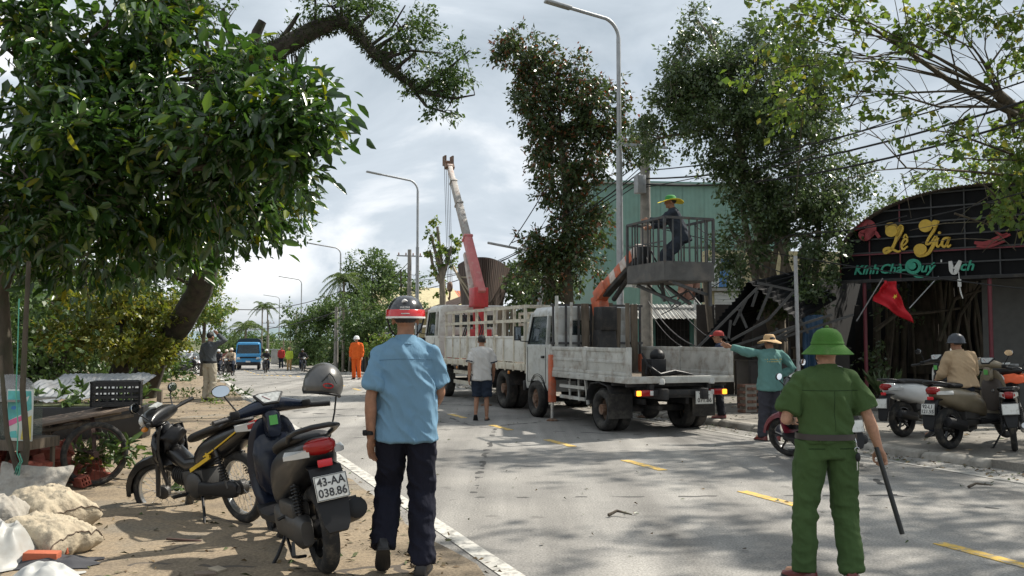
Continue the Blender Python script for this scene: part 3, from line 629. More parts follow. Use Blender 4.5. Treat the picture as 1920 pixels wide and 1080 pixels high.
# --- palms
def palm(name, label, px, pbase, ptop, Y, nf, fl, r, group=None, seed=0, lean=0.0, crownshaft=False):
    r_ = random.Random(seed); t = A(px, ptop, Y); zb = gz(toSN(t)[0]); b = Vector((t.x - lean, Y, zb - .05)); root = empty(name, b, 0, label, 'palm', group)
    m = MB(); h = t.z - b.z; m.tube([(0, 0, 0), (lean * .3, 0, h * .5), (lean, 0, h)], [r, r * .8, r * .7], 8); m.build('trunk', bark_pale, root, smooth=60)
    P = []; D = []; L = []; ms = MB(); c = Vector((lean, 0, h))
    for i in range(nf):
        a = 6.283 * i / nf + r_.uniform(-.25, .25); e = r_.uniform(-.35, 1.1); hd = Vector((math.cos(a), math.sin(a), 0)); pts = []
        for k in range(7):
            f = k / 6; pts.append(c + hd * fl * (f * math.cos(e * .6)) + Vector((0, 0, fl * (math.sin(e) * f - .75 * f * f))))
        ms.tube(pts, [.02 * (1 - .12 * k) for k in range(7)], 4)
        for k in range(6):
            for q in range(5):
                f = q / 5; p = pts[k].lerp(pts[k + 1], f); ax = (pts[k + 1] - pts[k]).normalized(); sd = ax.cross(Vector((0, 0, 1))).normalized()
                for sg in (1, -1):
                    P.append(p); D.append(sd * sg * .8 + ax * .6 + Vector((0, 0, -.35 - .3 * r_.random()))); L.append(fl * .26 * (1 - .09 * k))
    L = np.array(L); V, Q = leafgeo(np.array(P), np.array(D), L, L * .055, .7)
    ms.build('stalks', G_palm, root, smooth=60, fix=False); f = obj('fronds', meshnp('fronds', V, Q, G_palm), root); f['kind'] = 'stuff'; return root
palm('areca_palm', 'slim twin-headed areca palm far down the road, left one', 492, 690, 572, 105, 10, 1.7, .10, seed=1)
palm('areca_palm', 'slim twin-headed areca palm far down the road, right one', 502, 690, 575, 106, 10, 1.6, .10, seed=2)
palm('coconut_palm', 'coconut palm low on the skyline above the blue truck', 461, 690, 612, 98, 16, 2.6, .16, seed=3)
palm('areca_palm', 'full areca palm beside the third street lamp', 645, 690, 520, 56, 15, 1.7, .10, seed=4)
palm('areca_palm', 'shorter areca palm behind the third street lamp, leaning right', 668, 690, 555, 57, 13, 1.5, .09, seed=5, lean=.4)
palm('areca_palm', 'small dark areca palm left of the round green tree', 545, 690, 606, 90, 11, 1.5, .09, seed=6)
palm('areca_palm', 'thin areca palm with drooping head over the far police officer', 532, 690, 628, 88, 9, 1.2, .08, seed=7)
# --- trees at the far end and along the right of the road
GF = 'trees along the far right of the road'
bushy('round_tree', 'round dense green tree right of the fourth street lamp', 602, 560, 68, 4.8, 4.6, 14, 70, G_far, .2, GF, seed=41, twig=.5)
bushy('roadside_tree', 'green tree behind the dark shed, left of the second street lamp', 700, 480, 58, 4.8, 4.6, 11, 55, G_far, .2, GF, seed=42, twig=.5)
bushy('roadside_tree', 'lower green tree over the roof of the dark shed', 690, 560, 52, 4.0, 2.8, 9, 55, G_far, .18, GF, seed=43, twig=.5)
bushy('roadside_tree', 'loose green tree just left of the second street lamp', 752, 470, 50, 2.6, 4.6, 8, 26, G_far, .18, GF, seed=44, twig=.5)
bushy('roadside_tree', 'green tree behind the rusty curved sheet, right of the crane boom', 985, 480, 33, 3.4, 3.2, 10, 60, G_fic, .14, GF, seed=45, twig=.4)
bushy('roadside_tree', 'green tree behind the bucket truck cab', 1010, 520, 30, 3.0, 3.0, 9, 55, G_fic, .13, GF, seed=46, twig=.4)
bushy('far_bush', 'low bush behind the far traffic officer', 575, 650, 76, 5, 2.2, 8, 50, G_far, .2, GF, seed=47, twig=.4)
bushy('far_bush', 'low bush at the far end of the road, right of the blue truck', 525, 655, 120, 7, 3.4, 9, 50, G_far, .3, GF, seed=48, twig=.6)
bushy('far_bush', 'pale tree on the skyline above the blue truck, left of the lamps', 478, 625, 135, 8, 5, 9, 50, G_far, .35, GF, seed=49, twig=.7)
bushy('far_bush', 'pale bush on the skyline left of the blue truck', 425, 640, 130, 12, 4, 9, 50, G_far, .35, GF, seed=50, twig=.7)
bushy('far_bush', 'bright bush beside the post in front of the dark shed', 712, 632, 40, 1.3, 1.1, 6, 26, G_light, .12, GF, seed=51, twig=.3)
bushy('far_bush', 'dark bush at the foot of the third lamp', 640, 655, 60, 3.4, 2.4, 8, 40, G_far, .18, GF, seed=52, twig=.4)
# lopped tree sprouting from its stumps, under the crane cables
lb = A(832, 640, 40); lb.z = 0
lt = [(lb, .16), (A(830, 560, 40), .14), (A(828, 500, 40), .12)]
def lop_extra(m):
    for p in ([(828, 520), (818, 480), (808, 440)], [(828, 505), (824, 460), (820, 425)], [(830, 520), (842, 480), (846, 462)], [(826, 530), (812, 500), (806, 470)]):
        m.tube([A(x, y, 40) for x, y in p], [.10, .07, .06], 6)
tree('lopped_tree', 'lopped tree sprouting leaf tufts from bare stumps left of the crane boom', lt, [pb(808, 440, 40, 7, 7, .2, 7), pb(820, 425, 40, 6, 8, .2, 7), pb(846, 460, 40, 12, 14, .3, 14), pb(835, 475, 40, 14, 14, .3, 14), pb(806, 468, 40, 6, 6, .2, 6), pb(828, 520, 40, 16, 30, .3, 18), pb(848, 490, 40, 8, 10, .2, 8)], 14, .16, .22, G_light, bark_pale, extra=lop_extra, r0=.02, sub=1, aspect=.35)
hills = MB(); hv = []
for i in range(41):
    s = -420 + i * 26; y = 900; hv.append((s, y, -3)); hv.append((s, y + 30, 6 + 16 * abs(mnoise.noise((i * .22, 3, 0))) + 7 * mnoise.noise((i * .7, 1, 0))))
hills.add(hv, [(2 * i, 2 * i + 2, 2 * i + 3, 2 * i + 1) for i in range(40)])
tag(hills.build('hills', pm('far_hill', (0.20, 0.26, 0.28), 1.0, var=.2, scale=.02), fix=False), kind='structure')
# ------------------------------------------------------------------ trucks
rubber = pm('tyre_rubber', (0.022, 0.021, 0.02), 0.85, var=.3, scale=10, bump=.4, bscale=60, dirt=((0.10, 0.09, 0.075), .55, 6))
steel_dk = pm('dark_chassis', (0.022, 0.022, 0.023), 0.75, var=.3, scale=5, dirt=((0.09, 0.075, 0.06), .4, 7))
black_pl = pm('black_plastic', (0.011, 0.011, 0.012), 0.5, var=.2, spec=.3)
glass = glassmat('vehicle_glass', (0.03, 0.045, 0.05), .05, .55)
glass_lt = glassmat('pale_glass', (0.30, 0.36, 0.36), .08, .72)
silver_paint = pm('silver_white_paint', (0.50, 0.51, 0.49), 0.42, var=.10, scale=3, coat=.25, dirt=((0.22, 0.19, 0.14), .42, 5))
bed_paint = pm('weathered_bed_paint', (0.44, 0.44, 0.41), 0.65, var=.15, scale=4, bump=.12, bscale=30, dirt=((0.16, 0.11, 0.07), .5, 5))
cream_paint = pm('cream_truck_paint', (0.60, 0.56, 0.46), 0.6, var=.12, scale=4, dirt=((0.22, 0.13, 0.07), .45, 6))
white_paintv = pm('white_truck_paint', (0.64, 0.63, 0.58), 0.5, var=.08, scale=3, coat=.15, dirt=((0.25, 0.20, 0.14), .4, 6))
rust = pm('rusty_rim', (0.16, 0.085, 0.05), 0.85, var=.4, scale=12, bump=.4, dirt=((0.28, 0.25, 0.21), .5, 8))
red_paint = pm('red_crane_paint', (0.52, 0.045, 0.05), 0.45, var=.15, dirt=((0.24, 0.08, 0.05), .4, 5))
pink_paint = pm('faded_red_paint', (0.50, 0.15, 0.145), 0.6, var=.15, scale=3, dirt=((0.5, 0.35, 0.3), .35, 5))
boom_grey = pm('boom_grey_paint', (0.36, 0.34, 0.31), 0.6, var=.2, dirt=((0.20, 0.09, 0.06), .45, 8))
boom_red = pm('boom_orange_paint', (0.50, 0.115, 0.05), 0.6, var=.25, scale=6, dirt=((0.30, 0.22, 0.17), .5, 9))
boom_white = pm('boom_white_paint', (0.55, 0.50, 0.46), 0.6, var=.15, dirt=((0.35, 0.12, 0.06), .5, 8))
steel_cage = pm('cage_steel', (0.07, 0.072, 0.075), 0.6, metal=.3, var=.3, dirt=((0.14, 0.09, 0.06), .4, 9))
board_grey = pm('basket_board', (0.085, 0.083, 0.08), 0.75, var=.25, scale=5, dirt=((0.16, 0.14, 0.12), .4, 4))
wood_old = pm('weathered_wood', (0.13, 0.105, 0.078), 0.9, var=.4, scale=5, bump=.5, bscale=20, stretch=(4, 4, .6))
amber = pm('amber_lamp', (0.95, 0.38, 0.03), 0.25, var=.05, emit=1.6)
amber_off = pm('amber_lens', (0.60, 0.22, 0.03), 0.25, var=.05)
red_lens = pm('red_lens', (0.28, 0.012, 0.012), 0.18, var=.1)
clear_lens = pm('clear_lens', (0.55, 0.55, 0.53), 0.15, var=.1)
plate_w = pm('plate_white', (0.66, 0.66, 0.62), 0.5, var=.06, dirt=((0.3, 0.26, 0.2), .3, 20)); plate_k = pm('plate_black', (0.02, 0.02, 0.022), 0.5)
mirror_m = pm('mirror_glass', (0.75, 0.78, 0.80), 0.04, metal=1.0, var=.02)
chrome = pm('worn_chrome', (0.55, 0.55, 0.54), 0.25, metal=.9, var=.1)
hose = pm('hose_black', (0.015, 0.015, 0.016), .6)

def truck_wheel(par, c, r=.37, w=.20, side=-1, dual=False):
    o = empty('wheel'); o.parent = par; o.location = c
    for i in range(2 if dual else 1):
        dx = -side * i * (w + .04)
        m = MB(); m.wheel(r, w, r * .24, 36, c=(dx, 0, 0)); m.lathe([(r * .98, -w * .42), (r * 1.0, -w * .3), (r * 1.0, w * .3), (r * .98, w * .42)], 36, Matrix.Translation((dx, 0, 0)) @ Matrix.Rotation(R(90), 4, 'Y')); m.build('tyre', rubber, o, smooth=50)
    d = -.55 if dual else .1
    m = MB(); M = Matrix.Rotation(R(90) * side, 4, 'Y')
    m.lathe([(r * .70, w * .36), (r * .66, w * .40), (r * .60, w * .2), (r * .50, w * d), (r * .26, w * (d + .1)), (r * .24, w * .42), (r * .12, w * .46), (0.001, w * .46)], 28, M)
    for k in range(6):
        a = k * math.pi / 3; m.tube([M @ Vector((r * .37 * math.cos(a), r * .37 * math.sin(a), w * d)), M @ Vector((r * .37 * math.cos(a), r * .37 * math.sin(a), w * (d + .18)))], .016, 6)
    m.build('rim', rust, o, smooth=40); return o
def cab(par, y0, y1, w, zb, zr, mat, name='cab', axle=None, rw=.45, win=glass, zbelt=None):
    """cab-over body with real window openings filled by panes; y1 front"""
    h = w / 2; zs = zbelt or (zb + (zr - zb) * .52)
    # side profile (y,z): rear, roof, screen, nose
    rake = .30
    def sect(z):                          # front y at height z
        if z < zs: return y1 - .02 * (z - zb)
        return y1 - .02 - rake * ((z - zs) / (zr - zs)) ** 1.15
    m = MB()
    zz = [zb, zb + .12, zb + .35, zs, zs + .05]
    def rg(z, inset=0.0):
        f = sect(z); i = inset; c = .07
        return [(-h + i, y0, z), (-h + i, f - c - .05, z), (-h + i + c, f - c * .3, z), (0, f, z), (h - i - c, f - c * .3, z), (h - i, f - c - .05, z), (h - i, y0, z)]
    lower = [rg(z, .02 if i == 0 else 0) for i, z in enumerate(zz)]
    m.loft(lower, cap=True, close=True)
    # roof shell
    roof = [rg(zr - .20, .05), rg(zr - .08, .07), rg(zr - .02, .12), rg(zr, .22)]
    roof[-1] = [(x, y + (.12 if y == y0 else -.1), z) for x, y, z in roof[-1]]
    m.loft(roof)
    # pillars
    for sx in (-1, 1):
        xb, xt = sx * (h - .025), sx * (h - .075)
        yf, yt = sect(zs) - .12, sect(zr - .15) - .10
        m.bar((xb, yf, zs), (xt, yt, zr - .12), .075, .07)                       # front pillar
        m.bar((xb, y0 + .06, zs - .02), (xt, y0 + .06, zr - .12), .10, .09)
        m.bar((xb - sx * .004, y0 + .42, zs - .02), (xt - sx * .004, y0 + .42, zr - .12), .05, .08) if y1 - y0 > 1.5 else None
    m.box((0, y0 + .03, (zs + zr) / 2 - .28), (w - .1, .055, .22)); m.box((0, y0 + .03, zr - .22), (w - .14, .05, .14))
    for sx in (-1, 1): m.box((sx * (h - .22), y0 + .03, (zs + zr) / 2), (.32, .045, zr - zs - .1))
    body = m.build(name, mat, par, smooth=40, bevel=.012)
    # panes
    ym = sect(zs) - .15; yt = sect(zr - .15) - .14
    for sx in (-1, 1):
        g = MB(); x0, x1 = sx * (h - .03), sx * (h - .075)
        ya = y0 + (.46 if y1 - y0 > 1.5 else .12)
        g.loft([[(x0, ya, zs), (x0, ym, zs), (x1, yt, zr - .19), (x1, ya, zr - .19)], [(x0 - sx * .008, ya, zs), (x0 - sx * .008, ym, zs), (x1 - sx * .008, yt, zr - .19), (x1 - sx * .008, ya, zr - .19)]])
        g.build('side_window', win, par, smooth=0)
        fr = MB(); pts = [(x0 + sx * .004, ya, zs), (x0 + sx * .004, ym, zs), (x1 + sx * .004, yt, zr - .19), (x1 + sx * .004, ya, zr - .19)]
        for a, b in zip(pts, pts[1:] + pts[:1]): fr.bar(a, b, .028, .022)
        fr.build('window_seal', black_pl, par)
    g = MB(); a = [(-h + .10, sect(zs + .02) - .035, zs + .03), (h - .10, sect(zs + .02) - .035, zs + .03), (h - .15, sect(zr - .16) - .03, zr - .17), (-h + .15, sect(zr - .16) - .03, zr - .17)]
    g.loft([a, [(x, y - .01, z) for x, y, z in a]]); g.build('windscreen', win, par, smooth=0)
    g = MB(); g.box((0, y0 + .02, (zs + zr) / 2 + .02), (w - .75, .012, .34)); g.build('rear_window', win, par)
    # door seams, handle, step, seats
    for sx in (-1, 1):
        d = MB(); x = sx * (h + .001); yd0, yd1 = (y0 + .45 if y1 - y0 > 1.5 else y0 + .1), y1 - .22
        for p, q in (((x, yd0, zb + .15), (x, yd0, zs)), ((x, yd0, zb + .15), (x, yd1, zb + .15)), ((x, yd1, zb + .15), (x, yd1, zs))): d.bar(p, q, .010, .012)
        d.build('door_seam', black_pl, par)
        d = MB(); d.box((x + sx * .012, yd0 + .13, zs - .20), (.02, .16, .05)); d.build('door_handle', black_pl, par, bevel=.008)
        mi = MB(); p0 = Vector((sx * (h - .03), y1 - .25, zs + .1)); p1 = Vector((sx * (h + .16), y1 - .05, zs + .30)); mi.tube([p0, p0 + Vector((sx * .15, .12, .02)), p1], .014, 6)
        mi.box(p1 + Vector((0, 0, -.02)), (.15, .05, .30)); mi.build('door_mirror', black_pl, par, bevel=.02)
        mg = MB(); mg.box(p1 + Vector((0, -.028, -.02)), (.12, .006, .26)); mg.build('mirror_glass', mirror_m, par)
    sb_ = MB()
    for sx in (-.45, .4): sb_.box((sx * h, y0 + .3, zs - .1), (.45, .14, .7)); sb_.box((sx * h, y0 + .3, zs + .32), (.25, .09, .18))
    sb_.tube([(-h * .45 + .17 * math.cos(t), y1 - .45 + .05 * math.sin(t), zs - .02 + .17 * math.sin(t)) for t in np.linspace(0, 6.283, 17)], .013, 5)
    sb_.build('seats', black_pl, par, bevel=.03)
    return body

# ---------------- the silver bucket truck in the right lane
RL = G(1128, 808, 0); o1 = RL + (SN(0, 1) * (1.95 / 2 - .02)); o1.z = 0
bt = empty('bucket_truck', o1, ROADROT, 'silver-white flatbed truck with raised work basket on an orange boom', 'truck')
BW = 2.02; h = BW / 2
fr = MB()
for sx in (-1, 1): fr.box((sx * .38, 1.25, .68), (.10, 4.9, .18))
for y in (-.95, 0, .9, 1.9, 2.7): fr.box((0, y, .68), (.76, .08, .14))
for y in (-.9, -.4, .2, .8, 1.4, 1.95): fr.box((0, y, .84), (BW - .1, .07, .09))
fr.box((0, 0, .37), (1.5, .11, .11)); fr.ball((0, 0, .37), (.17, .2, .19)); fr.box((0, 3.0, .36), (1.45, .09, .10)); fr.tube([(0, .15, .4), (0, 2.4, .55)], .045, 8)
for sx in (-1, 1): fr.bar((sx * .42, -.55, .52), (sx * .42, .6, .50), .07, .10)
fr.box((.62, 1.2, .58), (.42, .75, .34)); fr.box((-.3, 1.35, .5), (.35, .5, .28)); fr.tube([(-.2, .9, .42), (-.2, -.7, .42)], .05, 8); fr.tube([(-.2, .95, .42), (-.2, 1.7, .42)], .09, 10)
fr.build('chassis', steel_dk, bt, bevel=.01)
for sx in (-1, 1):
    truck_wheel(bt, (sx * (h - .13), 0, .37), .37, .20, sx, True); truck_wheel(bt, (sx * (h - .12), 3.0, .37), .37, .20, sx)
c1 = cab(bt, 2.15, 3.78, 1.78, .55, 2.24, silver_paint, zbelt=1.42)
arch = MB()
for sx in (-1, 1):
    arch.lathe([(.46, .0), (.46, .04), (.42, .04), (.42, .0)], 16, Matrix.Translation((sx * .895 - (.03 if sx > 0 else .012), 3.0, .42)) @ Matrix.Rotation(R(90), 4, 'Y') , arc=math.pi * 2)
arch.build('wheel_arch', black_pl, bt, smooth=40)
m = MB(); m.box((0, 3.74, .60), (1.80, .16, .22)); m.build('front_bumper', black_pl, bt, bevel=.03)
m = MB(); m.box((0, .52, .90), (BW - .01, 3.16, .05)); m.build('bed_floor', wood_old, bt)
m = MB()
for sx in (-1, 1): m.box((sx * (h - .02), .52, .915), (.06, 3.17, .115))
m.box((0, -1.05, .915), (BW + .01, .06, .115)); m.box((0, 2.11, .915), (BW, .05, .115)); m.build('bed_rim', bed_paint, bt, bevel=.008)
def dropside(par, y0, y1, x, z0, z1, sx, mat, name='side_board'):
    """pressed sheet drop side with raised rim and swage line"""
    m = MB(); L_ = y1 - y0; yc = (y0 + y1) / 2; hh = z1 - z0
    m.box((x, yc, (z0 + z1) / 2), (.022, L_ - .03, hh - .03))
    m.box((x + sx * .006, yc, z1 - .035), (.042, L_, .07)); m.box((x + sx * .006, yc, z0 + .03), (.042, L_, .06))
    m.box((x + sx * .008, y0 + .03, (z0 + z1) / 2), (.040, .06, hh - .13)); m.box((x + sx * .008, y1 - .03, (z0 + z1) / 2), (.040, .06, hh - .13))
    m.box((x + sx * .009, yc, z0 + hh * .50), (.03, L_ - .13, .055), top=(.4, 1)); o = m.build(name, mat, par, bevel=.005); return o
for sx in (-1, 1):
    for a, b in ((-1.0, .55), (.59, 2.06)): dropside(bt, a, b, sx * (h - .03), .975, 1.44, sx, bed_paint)
    for bc, bd in (((sx * (h - .03), .57, 1.2), (.06, .045, .50)), ((sx * (h - .03), 2.095, 1.22), (.07, .06, .54)), ((sx * (h - .035), -1.04, 1.18), (.08, .055, .54))): MB().box(bc, bd).build('bed_post', bed_paint, bt, bevel=.006)
    for y in (-.8, -.3, .2, .75, 1.2, 1.7):
        hm = MB(); hm.tube([(sx * h, y - .03, .94), (sx * (h + .015), y - .03, .94), (sx * (h + .015), y + .03, .94), (sx * h, y + .03, .94)], .012, 6); hm.build('hinge', bed_paint, bt)
m = MB()                                                                       # headboard rack with leaning stakes
for x in np.linspace(-h + .05, h - .05, 8): m.bar((x, 2.06, .95), (x, 2.06, 2.26), .035)
m.bar((-h, 2.06, 2.25), (h, 2.06, 2.25), .045); m.bar((-h, 2.06, 1.5), (h, 2.06, 1.5), .045); m.build('headboard_rack', steel_cage, bt)
for x, zt, w in ((-.92, 2.42, .06), (-.62, 2.3, .05), (-.30, 2.28, .16), (-.12, 2.26, .07), (.22, 2.30, .17), (.42, 2.2, .09), (.78, 2.28, .15)):
    m = MB(); m.box((x, 2.0 - .02, (zt + .95) / 2), (w, .035, zt - .95), rot=(rng.uniform(-.02, .02), rng.uniform(-.03, .03), 0)); m.build('stake', wood_old if w > .065 else bed_paint, bt, bevel=.004)
# rear bar, lights, plate, mudflaps
m = MB(); m.box((0, -1.0, .70), (1.70, .06, .09)); m.box((-.55, -.98, .80), (.08, .1, .16)); m.box((.55, -.98, .80), (.08, .1, .16)); m.build('rear_bar', steel_dk, bt, bevel=.006)
for sx in (-1, 1):
    o = MB().box((sx * .70, -1.045, .70), (.30, .06, .10)).build('tail_light', red_lens, bt, bevel=.008)
    MB().box((sx * .82, -1.085, .70), (.085, .03, .085)).build('indicator', amber, bt, bevel=.012)
    MB().box((sx * .58, -1.08, .70), (.06, .02, .08)).build('reversing_lamp', clear_lens, bt, bevel=.008)
    MB().lathe([(.001, 0), (.05, 0), (.055, .04), (.045, .09), (.001, .1)], 14, Matrix.Translation((sx * .48 + .1, -1.06, .84))).build('work_lamp', clear_lens, bt)
    m = MB(); m.box((sx * (h - .19), -.44, .45), (.46, .014, .42)); m.build('mudflap', rubber, bt)
    m = MB(); m.loft([[(sx * (h - .42), y, z), (sx * (h - .0), y, z), (sx * (h - .0), y + .0, z + .015), (sx * (h - .42), y, z + .015)] for y, z in ((-.45, .62), (-.30, .78), (0, .83), (.32, .80), (.46, .66), (.50, .50))]); m.build('mudguard', steel_dk, bt, smooth=50)
    m = MB()
    for z in (.50, .70): m.bar((sx * (h - .06), .66, z), (sx * (h - .06), 1.75, z), .03, .06)
    for y in (.95, 1.35): m.bar((sx * (h - .08), y, .45), (sx * (h - .08), y + .02, .86), .03)
    m.bar((sx * (h - .05), .52, .42), (sx * (h - .05), .62, .86), .04); m.build('side_guard', bed_paint, bt)
    orr = empty('outrigger'); orr.parent = bt; orr.location = (sx * (h - .02), 2.05, 0)       # stabiliser leg behind the cab
    MB().box((0, 0, .82), (.12, .13, .92)).build('leg_housing', boom_red, orr, bevel=.01)
    MB().tube([(0, 0, .5), (0, 0, .05)], .035, 10).build('leg_rod', chrome, orr)
    MB().lathe([(.001, .002), (.11, .002), (.11, .02), (.05, .05), (.001, .05)], 14).build('foot_plate', rust, orr)
plate(bt, ['92C-', '071.86'], .34, .22, Matrix.Translation((.42, -1.085, .61)) @ Matrix.Rotation(R(90), 4, 'X'), (plate_w, plate_k))
# boom: slewing post, orange-and-white arm, basket
m = MB(); m.box((0, 1.75, 1.35), (.42, .42, .85), top=(.8, .8)); m.lathe([(.001, .93), (.33, .93), (.33, 1.02), (.001, 1.02)], 20, Matrix.Translation((0, 1.75, 0))); m.box((.0, 1.72, 1.98), (.34, .36, .46)); m.build('boom_post', steel_dk, bt, bevel=.02)
p0 = Vector((0.0, 1.86, 2.05)); p1 = Vector((-.02, 1.95, 2.42)); p2 = Vector((-.02, 1.55, 2.62)); p3 = Vector((-.02, .24, 3.22))
m = MB(); m.bar(p0, p1, .26, .24); m.bar(p1 - Vector((0, .0, .02)), p2, .24, .24); m.build('boom_knuckle', boom_red, bt, bevel=.02)
d = p3 - p2
for i in range(6):
    m = MB(); m.bar(p2 + d * (i / 6), p2 + d * ((i + 1) / 6 - .004), .18, .20); m.build('boom_section', boom_red if i % 2 == 0 else boom_white, bt, bevel=.012)
m = MB(); m.bar(p2 + Vector((0, .1, -.17)), p3 + Vector((0, .1, -.17)), .15, .12); m.tube([p2 + Vector((.07, -.1, -.28)), p2 + d * .55 + Vector((.07, 0, -.2))], .05, 8); m.build('boom_ram', steel_dk, bt, bevel=.01)
bk = empty('work_basket'); bk.parent = bt; bk.location = (-.30 + .48, -.40, 2.56)      # near left corner is (-.30,-1.05) of the truck
bw2, bl2 = .95, 1.30
m = MB(); m.box((0, 0, .02), (bw2, bl2, .04)); m.build('floor', board_grey, bk)
for a, b in (((-1, -1), (1, -1)), ((1, -1), (1, 1)), ((1, 1), (-1, 1)), ((-1, 1), (-1, -1))):
    pa = Vector((a[0] * bw2 / 2, a[1] * bl2 / 2, 0)); pb_ = Vector((b[0] * bw2 / 2, b[1] * bl2 / 2, 0))
    MB().bar(pa + Vector((0, 0, .17)), pb_ + Vector((0, 0, .17)), .02, .31).build('kick_board', board_grey, bk)
    m = MB(); m.bar(pa + Vector((0, 0, 1.06)), pb_ + Vector((0, 0, 1.06)), .04); m.build('top_rail', steel_cage, bk)
    nb_ = 6 if a[0] != b[0] else 7
    for i in range(nb_ + 1):
        if i == nb_: continue
        q = pa.lerp(pb_, i / nb_); MB().bar(q + Vector((0, 0, .3)), q + Vector((0, 0, 1.06)), .04 if i == 0 else .020).build('rail_bar' if i else 'corner_post', steel_cage, bk)
MB().bar((-bw2 / 2, -bl2 / 2, .66), (-bw2 / 2, bl2 / 2, .66), .02).build('mid_rail', steel_cage, bk)
m = MB(); m.box((-.22, .5, .50), (.2, .14, .36)); m.tube([(-.2, .45, .5), (-.25, .3, .2), (-.1, .2, .1)], .02, 6); m.tube([(-.1, .45, .6), (0, .35, .3), (.05, .3, .06)], .018, 6); m.build('control_unit', black_pl, bk, bevel=.02)
m = MB()
for a, b in (((-.3, .6, -.02), (-.1, -.5, -.38)), ((.3, .6, -.02), (.1, -.5, -.38)), ((-.4, -.6, 0), (.4, -.55, -.22)), ((.42, -.6, -.0), (.42, -.62, -.42)), ((-.1, .1, 0), (-.1, .0, -.32))): m.bar(a, b, .05)
m.tube([(-.2, .4, -.02), (-.1, 0, -.3), (.2, -.3, -.15), (.3, -.5, -.4)], .018, 6); m.tube([(.0, .4, -.02), (.1, .1, -.42), (.3, -.1, -.1)], .014, 6); m.build('underframe', steel_cage, bk)
# gear standing in the bed
m = MB(); m.box((-.35, -.75, 1.10), (.28, .34, .30)); m.ball((-.28, -.75, 1.30), (.12, .15, .12)); m.tube([(-.5, -.9, 1.0), (-.6, -1.0, 1.15), (-.4, -1.05, 1.0), (-.1, -1.0, 1.05), (.15, -1.02, 1.0)], .03, 7); m.tube([(-.2, -.85, .98), (.1, -.9, 1.02), (.3, -.95, .97)], .028, 7); m.tube([(-.6, -.8, 1.35), (-.55, -.9, 1.15), (-.62, -.95, 1.0)], .02, 6)
tag(m.build('chain_winch', black_pl, None, bevel=.02), 'black greasy winch and hoses at the open tail of the bucket truck', 'winch'); wo = bpy.data.objects['chain_winch']; wo.location = o1; wo.rotation_euler.z = ROADROT
m = MB(); m.bar((-.62, -.35, .93), (-.60, -.30, 2.2), .07, .07); m.build('prop_post', wood_old, bt)

# ---------------- the white crane truck in front of it
q = onroad(985, 7.25); o2 = q + SN(1.5, 1.1); o2.z = 0
ck = empty('crane_truck', o2, ROADROT, 'white and cream flatbed truck with tall red and grey crane boom', 'truck')
CW = 2.2; h = CW / 2
fr = MB()
for sx in (-1, 1): fr.box((sx * .42, 2.3, .74), (.10, 7.4, .22))
for y in (-1.3, -.4, .5, 1.5, 2.6, 3.6, 5): fr.box((0, y, .74), (.84, .09, .18))
fr.box((0, 0, .46), (1.7, .13, .13)); fr.ball((0, 0, .46), (.2, .22, .22)); fr.box((0, 4.6, .45), (1.7, .11, .12)); fr.box((-.7, 2.2, .62), (.45, 1.1, .5)); fr.box((.7, 2.0, .62), (.4, .9, .45)); fr.box((0, -.2, .6), (.5, 1.6, .2)); fr.build('chassis', steel_dk, ck, bevel=.01)
for sx in (-1, 1):
    truck_wheel(ck, (sx * (h - .14), 0, .46), .46, .23, sx, True); truck_wheel(ck, (sx * (h - .13), 4.6, .46), .46, .23, sx)
    m = MB(); m.loft([[(sx * (h - .45), y, z), (sx * h, y, z), (sx * h, y, z + .02), (sx * (h - .45), y, z + .02)] for y, z in ((-.55, .55), (-.4, .93), (.4, .93), (.55, .55))]); m.build('mudguard', steel_dk, ck)
    for z in (.46, .72): MB().bar((sx * (h - .05), .75, z), (sx * (h - .05), 3.7, z), .04, .09).build('side_guard', cream_paint, ck)
    MB().box((sx * (h - .02), 1.5, .98), (.10, 6.0, .15)).build('bed_rim', cream_paint, ck, bevel=.01)
    for i in range(12): MB().box((sx * (h + .03), -1.35 + i * .5, .965), (.03, .05, .17)).build('rim_bracket', cream_paint, ck)
    for a, b in ((-1.46, .35), (.42, 2.45), (2.52, 4.36)):
        m = MB(); m.box((sx * (h - .03), (a + b) / 2, 1.36), (.04, b - a, .56)); m.box((sx * (h - .02), (a + b) / 2, 1.62), (.05, b - a, .05)); m.build('side_board', white_paintv, ck, bevel=.006)
        MB().box((sx * (h - .02), b + .035, 1.36), (.07, .06, .62)).build('bed_post', cream_paint, ck, bevel=.006)
    for y in (-.6, 1.2, 3.2): MB().lathe([(.001, 0), (.04, 0), (.035, .025), (.001, .03)], 12, Matrix.Translation((sx * (h + .03), y, .84)) @ Matrix.Rotation(R(90) * sx, 4, 'Y')).build('side_marker', amber_off, ck)
    m = MB()                                                                   # stake fence
    for z in (2.28, 1.98): m.bar((sx * (h - .02), -1.45, z), (sx * (h - .02), 4.35, z), .05, .07)
    for y in np.linspace(-1.45, 4.35, 10): m.bar((sx * (h - .02), y, 1.0), (sx * (h - .02), y, 2.32), .06, .05)
    m.build('stake_fence', cream_paint, ck)
    orr = empty('outrigger'); orr.parent = ck; orr.location = (sx * (h + .02), .95 if sx < 0 else 3.9, 0); MB().box((0, 0, .78), (.15, .15, .75)).build('leg_housing', red_paint, orr, bevel=.01); MB().tube([(0, 0, .5), (0, 0, .04)], .045, 10).build('leg_rod', chrome, orr); MB().lathe([(.001, .002), (.14, .002), (.14, .02), (.05, .05), (.001, .05)], 14).build('foot_plate', rust, orr)
    MB().box((sx * .86, -1.56, .86), (.22, .07, .15)).build('tail_light', amber if sx < 0 else red_lens, ck, bevel=.01)
MB().box((0, 1.5, .98), (CW - .16, 6.0, .06)).build('bed_floor', wood_old, ck)
